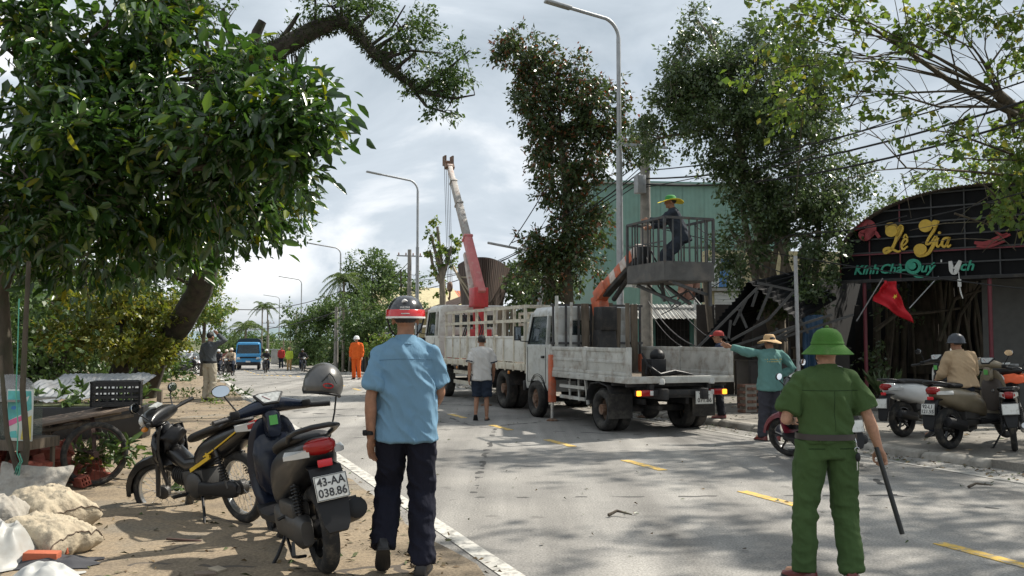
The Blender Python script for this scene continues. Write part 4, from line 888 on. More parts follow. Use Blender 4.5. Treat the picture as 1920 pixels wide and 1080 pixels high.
m = MB(); m.box((0, -1.5, 1.36), (CW - .1, .04, .56)); m.build('tail_board', white_paintv, ck); MB().box((0, -1.5, .95), (CW, .07, .2)).build('rear_bar', cream_paint, ck)
m = MB()
for x in (-.7, 0, .7): m.bar((x, -1.48, 1.0), (x, -1.48, 2.32), .06, .05)
for z in (1.98, 2.28): m.bar((-h, -1.48, z), (h, -1.48, z), .05, .07)
m.build('tail_rack', cream_paint, ck)
for x, y, w in ((-.96, .5, .2), (-.96, .05, .2), (-.98, -.35, .12)):
    m = MB(); m.box((x, y, 1.65), (.05, w, 1.25), rot=(0, .05, 0)); m.build('plank', wood_old, ck, bevel=.005)
cab(ck, 5.15, 6.75, 2.1, .70, 2.55, white_paintv, zbelt=1.62)
MB().box((0, 6.70, .66), (2.1, .2, .3)).build('front_bumper', white_paintv, ck, bevel=.03)
# crane
m = MB(); m.box((0, 4.75, 1.15), (1.9, .5, .35)); m.box((0, 4.75, 1.55), (.6, .5, .6)); m.tube([(0, 4.75, 1.7), (0, 4.75, 2.95)], .17, 14); m.box((0, 4.78, 2.75), (.42, .5, .55)); m.build('crane_post', red_paint, ck, bevel=.02)
b0 = Vector((0, 4.55, 2.85)); b1 = Vector((0, 7.75, 7.15)); d = b1 - b0
for a, b, w, mt in ((0, .40, .225, pink_paint), (.38, .66, .19, boom_grey), (.64, .84, .175, boom_grey), (.82, .97, .14, boom_white)):
    m = MB(); m.bar(b0 + d * a, b0 + d * b, w, w * 1.15); m.bar(b0 + d * (b - .012), b0 + d * (b + .002), w * 1.22, w * 1.35); m.build('boom_section', mt, ck, bevel=.012)
m = MB(); m.bar(b0 + d * .95, b0 + d * 1.0, .3, .12); m.box(b1 + Vector((.12, .03, .06)), (.05, .28, .3)); m.box(b1 + Vector((-.12, .03, .06)), (.05, .28, .3)); m.lathe([(.001, -.1), (.1, -.1), (.1, .1), (.001, .1)], 12, Matrix.Translation(b1 + Vector((0, .08, -.02))) @ Matrix.Rotation(R(90), 4, 'Y')); m.build('boom_head', rust, ck)
m = MB(); m.bar(b0 + Vector((-.02, .35, -.75)), b0 + d * .36 + Vector((0, .25, -.3)), .14, .14); m.build('lift_ram', boom_white, ck)
m = MB()
for k in (-.09, -.03, .03, .09): m.tube([b1 + Vector((k, .15, -.05)), Vector((k * .8, 7.55, 3.35))], .008, 4)
m.build('hoist_cable', steel_cage, ck)
m = MB(); m.lathe([(.001, -.05), (.15, -.05), (.17, 0), (.15, .05), (.001, .05)], 14, Matrix.Translation((0, 7.55, 3.2)) @ Matrix.Rotation(R(90), 4, 'Y')); m.tube([(0, 7.55, 3.1), (0, 7.55, 2.9), (0, 7.62, 2.8), (0, 7.70, 2.86)], .03, 6); m.build('hook_block', rust, ck)
m = MB()
for i in range(5):
    x = rng.uniform(-.9, 0); m.tube([(x, 4.5, 2.3), (x + .1, 4.2, 1.9), (x - .1, 4.1, 1.4), (x + .1, 4.3, 1.1)], .02, 6)
m.build('hoses', hose, ck)

# ---------------- blue truck and white car far down the road
o3 = A(467, 692, 69); o3.z = gz(toSN(o3)[0])
bl = empty('blue_truck', o3, R(180) + math.atan2(-o3.x, o3.y) - .04, 'small blue cab truck with dark canvas cover facing the camera far away', 'truck')
blue = pm('blue_truck_paint', (0.035, 0.25, 0.50), 0.4, var=.08, coat=.3); canvas = pm('dark_canvas', (0.03, 0.04, 0.045), .9, var=.2)
cab(bl, .55, 1.95, 1.74, .42, 2.05, blue, zbelt=1.15)
m = MB(); m.box((0, 1.9, .46), (1.72, .18, .26)); m.build('bumper', steel_dk, bl, bevel=.03)
m = MB(); m.box((0, 1.985, .93), (1.2, .03, .10)); m.build('grille', black_pl, bl)
for sx in (-1, 1):
    MB().box((sx * .68, 1.965, .86), (.26, .06, .16)).build('headlight', clear_lens, bl, bevel=.02); truck_wheel(bl, (sx * .72, 1.3, .32), .32, .18, sx); truck_wheel(bl, (sx * .72, -1.3, .32), .32, .18, sx)
m = MB(); m.loft([ring((0, y, 1.62), .9, .72, 14, 5) for y in (-2.1, .5)]); m.build('canvas_cover', canvas, bl, smooth=40); MB().box((0, -.8, .78), (1.76, 2.7, .3)).build('bed', blue, bl)
plate(bl, [], .34, .11, Matrix.Translation((0, 2.0, .62)) @ Matrix.Rotation(R(90), 4, 'X') @ Matrix.Rotation(R(180), 4, 'Y'), (plate_w, plate_w))
o4 = A(345, 694, 60); o4.z = gz(toSN(o4)[0]) + VERGE
wc = empty('white_car', o4, R(180 + 52), 'white saloon car parked at the left roadside far away', 'car')
wp = pm('white_car_paint', (0.72, 0.73, 0.74), .3, var=.04, coat=.5)
m = MB(); pr = [(-2.15, .55, .30, .66), (-2.0, .80, .26, .86), (-1.2, .86, .22, .95), (0, .88, .22, .93), (1.0, .87, .22, .90), (1.75, .82, .24, .78), (2.15, .66, .30, .62)]
m.loft([ring((0, y, (a + b) / 2), w, (b - a) / 2, 16, 4.5) for y, w, a, b in pr]); m.build('body', wp, wc, smooth=50)
m = MB(); m.loft([ring((0, y, (.9 + b) / 2), w, (b - .9) / 2 + .02, 14, 4) for y, w, b in ((-1.75, .62, .94), (-1.0, .68, 1.36), (-.1, .68, 1.44), (.5, .68, 1.38), (1.25, .7, .96))]); m.build('cabin_glass', glass, wc, smooth=40)
m = MB(); m.loft([ring((0, y, b), w, .03, 12, 4) for y, w, b in ((-1.0, .62, 1.36), (-.3, .64, 1.44), (.45, .6, 1.39))]); m.build('roof', wp, wc, smooth=40)
for sx in (-1, 1):
    MB().box((sx * .6, 2.02, .64), (.34, .14, .12)).build('headlight', clear_lens, wc, bevel=.03)
    for y in (-1.3, 1.35): truck_wheel(wc, (sx * .78, y, .31), .31, .19, sx)
# ------------------------------------------------------------------ people
def skinmat(n, c): return pm(n, c, .6, var=.16, scale=26, bump=.2, bscale=140, spec=.35)
SK1 = skinmat('skin_tan', (0.30, 0.155, 0.095)); SK2 = skinmat('skin_light', (0.42, 0.23, 0.15)); SK3 = skinmat('skin_dark', (0.20, 0.10, 0.062))
def cloth(n, c, var=.12, rough=.9, **k): return pm(n, c, rough, var=var, scale=5, bump=.55, bscale=22, spec=.2, stretch=(1, 1, .45), **k)
hair_m = pm('black_hair', (0.012, 0.010, 0.009), .55, var=.3, scale=60, bump=.5, bscale=120)
sole_m = pm('shoe_sole', (0.02, 0.019, 0.018), .8); eye_w = pm('eye_white', (0.6, 0.58, 0.55), .3); 
def cap_chain(m, pts, rs, n=10, flat=1.0):
    """tapered limb with rounded ends"""
    P = [Vector(p) for p in pts]; a, b = P[0], P[-1]; da = (P[0] - P[1]).normalized(); db = (P[-1] - P[-2]).normalized()
    Q = [a + da * rs[0] * .95, a + da * rs[0] * .6] + P + [b + db * rs[-1] * .6, b + db * rs[-1] * .95]
    r = [rs[0] * .3, rs[0] * .8] + list(rs) + [rs[-1] * .8, rs[-1] * .3]
    m.tube(Q, r, n, True, flat)
def voxel(m, name, mat, vox, smooth=2, fold=None):
    me = m.mesh(name, mat, smooth=0)
    me = bake(me, name, [('REMESH', dict(mode='VOXEL', voxel_size=vox, use_smooth_shade=True)), ('SMOOTH', dict(factor=.5, iterations=smooth))])
    if not len(me.materials): me.materials.append(mat)
    if fold: fold(me)
    me.shade_smooth(); return me
def folds(amp, seed, sc=(7, 7, 2.4), axis=None, joints=()):
    """cloth creases: stretched noise, stronger round the joints"""
    def f(me):
        n = len(me.vertices); co = np.empty(n * 3, np.float32); me.vertices.foreach_get('co', co); co = co.reshape(-1, 3)
        no = np.array([v.normal[:] for v in me.vertices], np.float32)
        J = [(np.array(j, np.float32), r, k) for j, r, k in joints]
        w = np.full(n, 1.0, np.float32)
        for j, r, k in J: w += k * np.exp(-((co - j) ** 2).sum(1) / (r * r))
        d = np.empty(n, np.float32)
        for i in range(n):
            x, y, z = co[i]; p = (x * sc[0] + z * 1.6, y * sc[1], z * sc[2] + seed)
            a = mnoise.noise(p); b_ = mnoise.noise((p[0] * 2.1 + 5 + z * 6, p[1] * 2.1, p[2] * 2.2)); d[i] = max(-.12, (.75 - abs(a) * 2.4) + (.45 - abs(b_) * 2.4) * .5)
        co += no * (d * w * amp * 1.7)[:, None]; me.vertices.foreach_set('co', co.ravel()); me.update()
    return f
DEF = dict(pel=(0, 0, .93), chest=(0, -.005, 1.26), neck=(0, -.015, 1.44), head=(0, .015, 1.575),
           shL=(-.185, -.01, 1.385), elL=(-.235, -.03, 1.10), wrL=(-.245, .04, .86), shR=(.185, -.01, 1.385), elR=(.235, -.03, 1.10), wrR=(.245, .04, .86),
           hipL=(-.09, 0, .90), knL=(-.10, .02, .49), anL=(-.11, -.03, .085), hipR=(.09, 0, .90), knR=(.10, .02, .49), anR=(.11, -.03, .085))
def hand(m, wr, el, side, curl=.45, grip=None, palmdir=None, fine=1.0):
    """palm, four unequal bent fingers and a thumb from the palm's side; grip = axis of the thing held"""
    wr, el = Vector(wr), Vector(el); d = (wr - el).normalized()
    inn = Vector(palmdir) if palmdir else Vector((-side, 0.15, 0)); inn = (inn - d * inn.dot(d)).normalized(); lat = d.cross(inn).normalized()   # inn: palm side
    fw = lat if lat.y > 0 else -lat                                                # towards the thumb: forward
    if abs(lat.y) < .25: fw = lat if lat.z > 0 else -lat
    pc = wr + d * .05
    m.ball((0, 0, 0), (1, 1, 1), 10, 8, Matrix.Translation(pc) @ Matrix((fw, inn, d)).transposed().to_4x4() @ Matrix.Diagonal((.042, .021, .056, 1)))
    m.ball((0, 0, 0), (1, 1, 1), 8, 6, Matrix.Translation(wr + d * .005) @ Matrix((fw, inn, d)).transposed().to_4x4() @ Matrix.Diagonal((.031, .023, .04, 1)))
    for k, (o, l, r) in enumerate(((.031, .070, .0088), (.011, .078, .0092), (-.010, .072, .0088), (-.030, .056, .0078))):
        b = wr + d * .092 + fw * o; c = 1.55 if grip else curl + .12 * k; p = [b - d * .02, b]; ang = c * .35
        for s_ in (.45, .30, .25):
            v = d * math.cos(ang) + inn * math.sin(ang); p.append(p[-1] + v * l * s_ + fw * o * .10 * (0 if grip else 1)); ang += c * (.9 if grip else .55)
        cap_chain(m, p, [r, r, r * .95, r * .88, r * .75], 8)
    t0 = wr + d * .028 + fw * .030 + inn * .006
    if grip: tp_ = [t0, t0 + fw * .016 + d * .022 + inn * .016, t0 + d * .045 + inn * .038 + fw * .008, t0 + d * .052 + inn * .050 - fw * .012]
    else: tp_ = [t0, t0 + fw * .022 + d * .026 + inn * .008, t0 + fw * .026 + d * .052 + inn * .016, t0 + fw * .022 + d * .072 + inn * .022]
    cap_chain(m, tp_, [.0125, .0112, .0098, .008], 8)
def person(label, loc, rz, H=1.70, pose=None, skin=SK1, shirt=None, sleeve='short', trousers=None, leg='long', shoe=None, hair=True, hat=None, vox=.012, group=None, build=1.0, tuck=False, belt=None, curl=.5, gripR=None, gripL=None, collar=True, headturn=0.0, loose=1.0, seated=False, name='person', shirt_fold=.008, zoff=0.0, palmR=None, palmL=None, headtilt=0.0):
    k = H / 1.70; J = {a: Vector(b) * k for a, b in DEF.items()}
    for a, b in (pose or {}).items(): J[a] = Vector(b) * k
    root = empty(name, loc, rz, label, 'person', group); B = build
    def S(v): return v * k
    hd = J['head']; nk = J['neck']; up = (hd - nk).normalized()
    hm = Matrix.Translation(hd) @ Matrix.Rotation(headturn, 4, 'Z') @ Matrix.Rotation(-headtilt, 4, 'X')
    # ---- body: one continuous surface
    m = MB()
    m.ball((0, -.012 * k, .03 * k), (S(.076), S(.094), S(.088)), 16, 12, hm); m.ball((0, .028 * k, -.045 * k), (S(.056), S(.060), S(.070)), 12, 10, hm)
    m.ball((0, .060 * k, -.088 * k), (S(.026), S(.024), S(.020)), 8, 6, hm)                     # chin
    cap_chain(m, [hm @ Vector((0, S(.082), S(.022))), hm @ Vector((0, S(.103), S(-.018)))], [S(.008), S(.014)], 8)   # nose
    m.ball((0, S(.070), S(.036)), (S(.050), S(.018), S(.012)), 8, 6, hm)                        # brow
    m.ball((0, S(.086), S(-.050)), (S(.022), S(.010), S(.009)), 8, 6, hm)                       # lips
    for sx in (-1, 1): m.ball((sx * S(.078), S(-.008), S(-.008)), (S(.010), S(.020), S(.032)), 8, 8, hm)             # ears
    cap_chain(m, [nk - Vector((0, 0, S(.03))), nk.lerp(hd, .45), hm @ Vector((0, -.01 * k, -.05 * k))], [S(.066) * B, S(.055) * B, S(.052)], 12)
    pel, ch = J['pel'], J['chest']
    def torso_ring(c, w, d, ax, lat):
        f = lat.cross(ax).normalized(); out_ = []
        for j in range(16):
            t = 2 * math.pi * j / 16; a, b = math.cos(t), math.sin(t)
            out_.append(c + lat * math.copysign(abs(a) ** .8, a) * w + f * math.copysign(abs(b) ** .85, b) * d)
        return out_
    latS = (J['shR'] - J['shL']).normalized(); latH = (J['hipR'] - J['hipL']).normalized()
    spine = [(pel + Vector((0, 0, S(-.09))), .140, .100), (pel, .155, .112), (pel.lerp(ch, .35), .140, .100), (pel.lerp(ch, .7), .148, .105), (ch, .160, .112), (ch.lerp(nk, .5), .158, .098), (ch.lerp(nk, .82), .100, .074), (nk, .055, .055)]
    def torso(m, g=0.0, lo=0, drop=0.0, wide=0.0, hi=8):
        rings = []
        for i, (c, w, d) in enumerate(spine[lo:hi]):
            i += lo; ax = (spine[min(i + 1, 7)][0] - spine[max(i - 1, 0)][0]).normalized(); lt = latH.lerp(latS, i / 7).normalized()
            ww = S(w) * B + g + wide * max(0, (4 - i) / 4); dd = S(d) * (.6 + .4 * B * B) + g + wide * .6 * max(0, (4 - i) / 4)
            if i == lo and drop: c = c - ax * drop
            rings.append(torso_ring(c, ww, dd, ax, lt))
        m.loft(rings)
    torso(m, -.022 if shirt else 0)
    for s_, sx in (('L', -1), ('R', 1)):
        sh, el, wr = J['sh' + s_], J['el' + s_], J['wr' + s_]
        m.ball(sh + Vector((-sx * S(.01), 0, S(-.012))), S(.044) * B, 10, 8); cap_chain(m, [nk + Vector((sx * S(.03), 0, S(-.050))), sh + Vector((-sx * S(.02), 0, S(-.022)))], [S(.040), S(.034)], 10)
        cap_chain(m, [sh, sh.lerp(el, .45), el], [S(.042) * B, S(.042) * B, S(.038) * B], 10); cap_chain(m, [el, el.lerp(wr, .3), wr], [S(.038) * B, S(.041) * B, S(.027)], 10)
        hp, kn, an = J['hip' + s_], J['kn' + s_], J['an' + s_]
        cap_chain(m, [hp, hp.lerp(kn, .5), kn], [S(.070) * B, S(.058) * B, S(.046) * B], 12); cap_chain(m, [kn, kn.lerp(an, .35), an], [S(.046), S(.052) * B, S(.034)] if leg != 'long' else [S(.042), S(.042), S(.034)], 10)
        fd = Vector((sx * .12, 1, 0)).normalized()
        if pose and 'toe' + s_ in pose: fd = (Vector(pose['toe' + s_]) * k - an).normalized()
        cap_chain(m, [an + Vector((0, 0, S(-.045))) - fd * S(.03), an + Vector((0, 0, S(-.045))) + fd * S(.14)], [S(.034), S(.030)], 8)
        hand(m, wr, el, sx, curl, gripR if s_ == 'R' else gripL, palmR if s_ == 'R' else palmL)
    body = obj('body', voxel(m, 'body', skin, min(vox, .0075) if vox < .011 else vox * .8, 1), root)
    # ---- eyes
    if vox < .02:
        for sx in (-1, 1):
            e_ = MB(); e_.ball((sx * S(.031), S(.070), S(.018)), (S(.013), S(.010), S(.006)), 8, 6, hm); e_.build('eye', eye_w, root)
            e_ = MB(); e_.ball((sx * S(.031), S(.078), S(.018)), (S(.006), S(.005), S(.006)), 6, 5, hm); e_.build('iris', hair_m, root)
    # ---- trousers
    if trousers:
        m = MB(); rings = []
        g = .012 * loose
        torso(m, g if tuck else g * .4, 0, S(.02), 0, 3 if tuck else 2)
        for s_, sx in (('L', -1), ('R', 1)):
            hp, kn, an = J['hip' + s_], J['kn' + s_], J['an' + s_]
            if leg == 'long':
                e_ = an + (an - kn).normalized() * S(.02) ; e_.z = max(e_.z, S(.045))
                cap = [hp + Vector((0, 0, S(.03))), hp.lerp(kn, .3), hp.lerp(kn, .7), kn, kn.lerp(an, .5), an.lerp(e_, .8), e_]
                rr = [S(.096) * B, S(.096) * B, S(.084) * B, S(.074), S(.072), S(.070), S(.070)]
            else:
                e_ = kn + (an - kn) * (.04 if leg == 'short' else .3)
                cap = [hp + Vector((0, 0, S(.03))), hp.lerp(kn, .4), hp.lerp(kn, .8), e_]; rr = [S(.112) * B, S(.106) * B, S(.096), S(.094)]
            m.tube(cap, [r * (.9 + .1 * loose) + .004 for r in rr], 14)
        jo = [(tuple(J['kn' + s_]), .13 * k, 1.3) for s_ in 'LR'] + [(tuple((J['hipL'] + J['hipR']) / 2 - Vector((0, 0, .06))), .16 * k, .9)] + [(tuple(J['an' + s_]), .12 * k, 1.5) for s_ in 'LR']
        obj('trousers', voxel(m, 'trousers', trousers, vox, 2, folds(.0042 * (vox < .016) + .002, 3.1 + H * 10, (6, 6, 5.5), joints=jo)), root)
    # ---- shirt
    if shirt:
        m = MB(); g = .016 * loose
        if tuck: torso(m, g, 1, S(.0), .004)
        else: torso(m, g, 1, S(.13 if not seated else .05), .030 * loose)
        for s_, sx in (('L', -1), ('R', 1)):
            sh, el, wr = J['sh' + s_], J['el' + s_], J['wr' + s_]
            m.ball(sh + Vector((-sx * S(.012), 0, S(-.014))), S(.060) * B + .005, 12, 8); cap_chain(m, [nk + Vector((sx * S(.035), 0, S(-.035))), nk.lerp(sh, .55) + Vector((0, 0, S(-.008))), sh + Vector((-sx * S(.01), 0, S(-.002)))], [S(.052), S(.050), S(.046) * B + .004], 12)
            inn = sh.lerp(ch, .3) + Vector((0, 0, S(-.03)))
            if sleeve == 'short':
                e_ = sh.lerp(el, .80); so2 = sh + Vector((sx * S(-.004), 0, S(-.016))); m.tube([inn, so2, sh.lerp(e_, .5), e_], [S(.07) * B, S(.060) * B + .003, S(.066) * B + .006, S(.071) * B + .011], 14)
            else:
                w_ = el.lerp(wr, .93); m.tube([inn, sh, sh.lerp(el, .5), el, el.lerp(w_, .5), w_], [S(.07) * B, S(.060) * B + .003, S(.060) * B + .008, S(.054) + .012, S(.049) + .010, S(.040) + .008], 14)
        jo = [(tuple(J['el' + s_]), .12 * k, 1.2) for s_ in 'LR'] + [(tuple(J['sh' + s_] - Vector((0, 0, .1 * k))), .13 * k, .7) for s_ in 'LR'] + [((0, 0, pel.z + .06 * k), .2 * k, .8)]
        so_ = obj('shirt', voxel(m, 'shirt', shirt, vox, 2, folds(shirt_fold, 8.3 + H * 7, (5, 5, 2.6), joints=jo)), root)
        if collar:
            c = MB(); cc = nk + Vector((0, S(.004), S(.0)))
            c.lathe([(S(.079) * B, S(-.045)), (S(.073) * B, S(-.005)), (S(.066) * B, S(.022)), (S(.071) * B, S(.024)), (S(.083) * B, S(-.012)), (S(.095) * B, S(-.040))], 24, Matrix.Translation(cc) @ Matrix.Rotation(R(-10), 4, 'X'), sy=1.0)
            c.build('collar', shirt, root, smooth=60)
    if belt:
        c = MB(); ax = (ch - pel).normalized(); z = pel + ax * S(.035)
        r1_ = torso_ring(z - ax * S(.02), S(.156) * B + .032 * loose, S(.112) * (.6 + .4 * B * B) + .032 * loose, ax, latH); r2_ = torso_ring(z + ax * S(.02), S(.153) * B + .032 * loose, S(.110) * (.6 + .4 * B * B) + .032 * loose, ax, latH)
        c.loft([r1_, r2_], cap=False); c.build('belt', belt, root, smooth=60)
    # ---- shoes
    if shoe:
        for s_, sx in (('L', -1), ('R', 1)):
            an = J['an' + s_]; fd = Vector((sx * .12, 1, 0)).normalized()
            if pose and 'toe' + s_ in pose: fd = (Vector(pose['toe' + s_]) * k - an).normalized()
            lt = fd.cross(Vector((0, 0, 1))).normalized(); u = lt.cross(fd).normalized(); Fm = Matrix.Translation(an - u * S(.085)) @ Matrix((lt, fd, u)).transposed().to_4x4()
            c = MB(); low = shoe[1] if isinstance(shoe, tuple) else 'shoe'; mt = shoe[0] if isinstance(shoe, tuple) else shoe
            prof = [(-.085, .030, .05), (-.075, .037, .085), (-.02, .040, .095), (.04, .043, .080), (.10, .046, .058), (.15, .043, .046), (.185, .030, .034), (.195, .016, .02)]
            if low == 'sandal': prof = [(-.085, .030, .018), (-.02, .038, .020), (.05, .042, .022), (.10, .046, .05), (.14, .044, .046), (.185, .030, .02)]
            c.loft([[(Fm @ Vector((x * S(1), y * S(1), z * S(1)))) for x, y, z in [(w, yy, .012), (w * .96, yy, hh * .6), (w * .5, yy, hh), (-w * .5, yy, hh), (-w * .96, yy, hh * .6), (-w, yy, .012)]] for yy, w, hh in prof])
            sh_ = c.build('shoe', mt, root, smooth=50)
            c = MB(); c.loft([[Fm @ Vector((x * k, yy * k, z * k)) for x, z in ((w * 1.06, 0), (w * 1.06, .016), (-w * 1.06, .016), (-w * 1.06, 0))] for yy, w, hh in prof]); c.build('sole', sole_m, sh_, smooth=50)
    if hair:
        c = MB(); c.ball((0, S(-.018), S(.042)), (S(.083), S(.098), S(.090)), 18, 12); c.v = [(x, y, max(z, S(-.075) if y < -.02 else S(-.035) if y < 0 else S(.035))) for x, y, z in c.v]; c.v = [(x, y if not (y > S(.05) and z < S(.07)) else S(.05), z) for x, y, z in c.v]
        c.v = [tuple(hm @ Vector(p)) for p in c.v]; c.build('hair', hair_m, root, smooth=70)
    if hat: hat(root, hm, k)
    return root, J, hm
# ---- headgear
def hat_lathe(prof, mat, name, z=0.03, sx=1.0, sy=1.12, tilt=0.0, extra=None, wave=0.0):
    def f(root, hm, k):
        m = MB(); M = hm @ Matrix.Translation((0, -.006 * k, z * k)) @ Matrix.Rotation(tilt, 4, 'X')
        m.lathe([(r * k, h_ * k) for r, h_ in prof], 32, None, sx, sy)
        if wave: m.v = [(x, y, zz + wave * k * max(0, math.hypot(x, y) / k - .1) * 8 * math.sin(2 * math.atan2(y, x) + .7)) for x, y, zz in m.v]
        m.v = [tuple(M @ Vector(p)) for p in m.v]; o = m.build(name, mat, root, smooth=60)
        if extra: extra(root, M, k, o)
    return f
green_uni = cloth('police_green', (0.050, 0.088, 0.030), .10); helmet_green = pm('helmet_green', (0.050, 0.138, 0.024), .85, var=.16, scale=9, bump=.25, bscale=160, spec=.25, dirt=((0.09, .15, .05), .35, 12))
def pith_extra(root, M, k, o):
    c = MB(); c.ball((0, 0, .128 * k), (.014 * k, .014 * k, .012 * k)); c.v = [tuple(M @ Vector(p)) for p in c.v]; c.build('helmet_button', helmet_green, o)
    c = MB(); c.lathe([(.101 * k, .008 * k), (.1045 * k, .010 * k), (.1035 * k, .024 * k), (.1 * k, .026 * k)], 32, M, 1, 1.12); c.build('helmet_band', helmet_green, o, smooth=60)
    c = MB(); c.tube([M @ Vector((sx * .1 * k, 0, 0)) for sx in (-1,)] + [M @ Vector((-.085 * k, .03 * k, -.09 * k)), M @ Vector((0, .06 * k, -.135 * k)), M @ Vector((.085 * k, .03 * k, -.09 * k)), M @ Vector((.1 * k, 0, 0))], .004, 5); c.build('chin_strap', hose, o)
pith = hat_lathe([(.001, .122), (.030, .120), (.06, .108), (.085, .080), (.098, .040), (.101, .008), (.118, -.012), (.142, -.036), (.160, -.056), (.163, -.058), (.160, -.062), (.14, -.044), (.115, -.02), (.097, .0)], helmet_green, 'helmet', z=.028, extra=pith_extra)
hl_black = pm('helmet_gloss_black', (0.018, 0.018, 0.020), .22, var=.1, coat=.6); hl_red = pm('helmet_gloss_red', (0.50, 0.018, 0.02), .25, var=.08, coat=.5); white_m = pm('white_mark', (0.7, 0.7, 0.68), .5)
def bike_helmet_extra(root, M, k, o):
    c = MB(); c.lathe([(.1235 * k, .002 * k), (.1275 * k, .004 * k), (.126 * k, .044 * k), (.1215 * k, .048 * k)], 36, M, .98, 1.12); c.build('helmet_band', hl_red, o, smooth=60)
    c = MB(); c.lathe([(.122 * k, -.008 * k), (.1285 * k, -.006 * k), (.1285 * k, .004 * k), (.122 * k, .006 * k)], 36, M, .98, 1.12); c.build('helmet_trim', white_m, o, smooth=60)
    # emblem and small lettering on the back
    def onback(ang, z, r): return M @ Vector((r * math.sin(ang) * .98 * k, -r * math.cos(ang) * 1.12 * k, z * k))
    c = MB(); c.tube([onback(a, .088 + .016 * math.sin((a + .2) * 7), .1105) for a in np.linspace(-.16, .16, 9)], [.003, .006, .008, .010, .010, .008, .006, .005, .002], 5); c.build('emblem', white_m, o)
    for z, a0, a1, r in ((.062, -.24, -.03, .1200), (.062, .04, .25, .1200), (.048, -.24, .25, .1242), (.022, -.16, .22, .1298)):      # small print, too fine to read
        c = MB()
        for q in np.arange(a0, a1, .034): c.tube([onback(q, z - .004, r), onback(q + .012, z + .003, r), onback(q + .024, z - .003, r)], .0016, 4)
        c.build('small_print', white_m, o)['kind'] = 'stuff'
    for sx in (-1, 1):
        c = MB(); c.tube([M @ Vector((sx * .118 * k, .0, .0)), M @ Vector((sx * .098 * k, .02 * k, -.075 * k)), M @ Vector((sx * .05 * k, .055 * k, -.135 * k)), M @ Vector((0, .065 * k, -.145 * k))], .0055 * k, 6); c.build('chin_strap', hose, o)
bike_helmet = hat_lathe([(.001, .140), (.04, .136), (.075, .118), (.102, .088), (.118, .050), (.124, .010), (.122, -.008), (.112, -.006), (.108, .03)], hl_black, 'helmet', z=.012, sx=.98, extra=bike_helmet_extra)
def simple_helmet(mat, brim=.0):
    return hat_lathe([(.001, .132), (.05, .124), (.09, .092), (.112, .045), (.116, .0), (.116 + brim, -.008), (.116 + brim, -.012), (.110, -.006), (.104, .03)], mat, 'helmet', z=.014)
def brim_hat(mat, mat2=None, w=.18, drop=.03, wave=.02):
    def ex(root, M, k, o):
        if mat2:
            c = MB(); c.lathe([(.001, .098 * k), (.06 * k, .094 * k), (.088 * k, .065 * k), (.097 * k, .01 * k), (.1 * k, .004 * k)], 28, M, 1, 1.12); c.build('hat_crown', mat2, o, smooth=60)
    return hat_lathe([(.001, .094), (.06, .090), (.085, .062), (.094, .008), (.12, -.004), (w * .85, -drop * .6), (w, -drop), (w, -drop - .006), (.12, -.012), (.09, -.004)], mat, 'hat', z=.035, extra=ex, wave=wave)
def cap_hat(mat):
    def ex(root, M, k, o):
        c = MB(); c.loft([[M @ Vector((x * k, y * k, z * k)) for x, y, z in ((-.07 * w, yy, .0 - dz), (0, yy + .01, .012 - dz), (.07 * w, yy, .0 - dz), (0, yy, .006 - dz))] for yy, w, dz in ((.09, 1, 0), (.13, .95, .006), (.165, .6, .014))]); c.build('cap_peak', mat, o, smooth=60)
    return hat_lathe([(.001, .100), (.05, .094), (.085, .066), (.097, .02), (.097, -.006), (.093, -.006)], mat, 'cap', z=.03, extra=ex)

# ---- the two near figures
blue_shirt = cloth('blue_shirt', (0.135, 0.245, 0.345), .06); navy = cloth('navy_trousers', (0.010, 0.011, 0.020), .2); leather = pm('black_leather', (0.015, 0.014, 0.014), .4, var=.2)
pA = G(775, 1078, VERGE); pA.z = VERGE
blue_man, Jb, hb = person('man in light blue shirt and red-banded helmet walking away along the verge', pA + Vector((-.055, .06, 0)), R(4), 1.81,
    dict(pel=(.0, 0, .945), chest=(-.01, .02, 1.27), neck=(-.012, .02, 1.445), head=(-.015, .045, 1.575),
         shL=(-.168, .0, 1.372), elL=(-.222, -.06, 1.085), wrL=(-.222, -.03, .840), shR=(.158, .02, 1.372), elR=(.205, .06, 1.11), wrR=(.15, .26, .98),
         hipL=(-.092, .0, .91), knL=(-.115, .12, .51), anL=(-.14, -.05, .19), toeL=(-.15, .07, .09), hipR=(.088, 0, .91), knR=(.095, .03, .49), anR=(.10, -.04, .085), toeR=(.125, .14, .085)),
    SK1, blue_shirt, 'short', navy, 'long', leather, True, bike_helmet, .0085, build=.95, curl=.45, loose=1.35, shirt_fold=.0095, palmL=(.6, -.35, 0))
k = 1.80 / 1.7; w_ = Vector((-.237, -.034, .875)) * k
m = MB(); m.lathe([(.036, -.014), (.040, -.012), (.040, .012), (.036, .014)], 20, Matrix.Translation(w_) @ Matrix.Rotation(R(3), 4, 'Y')); wt_ = m.build('watch', black_pl, blue_man, smooth=50)
m = MB(); m.box((0, 0, 0), (.03, .012, .036)); m.build('watch_case', black_pl, wt_, loc=tuple(w_ + Vector((-.02, -.036, 0))), rot=(0, 0, R(-25)), bevel=.004)
pO = G(1557, 1090, 0); pO.z = 0
brown_shoe = pm('oxblood_leather', (0.13, 0.018, 0.014), .35, var=.2, coat=.2)
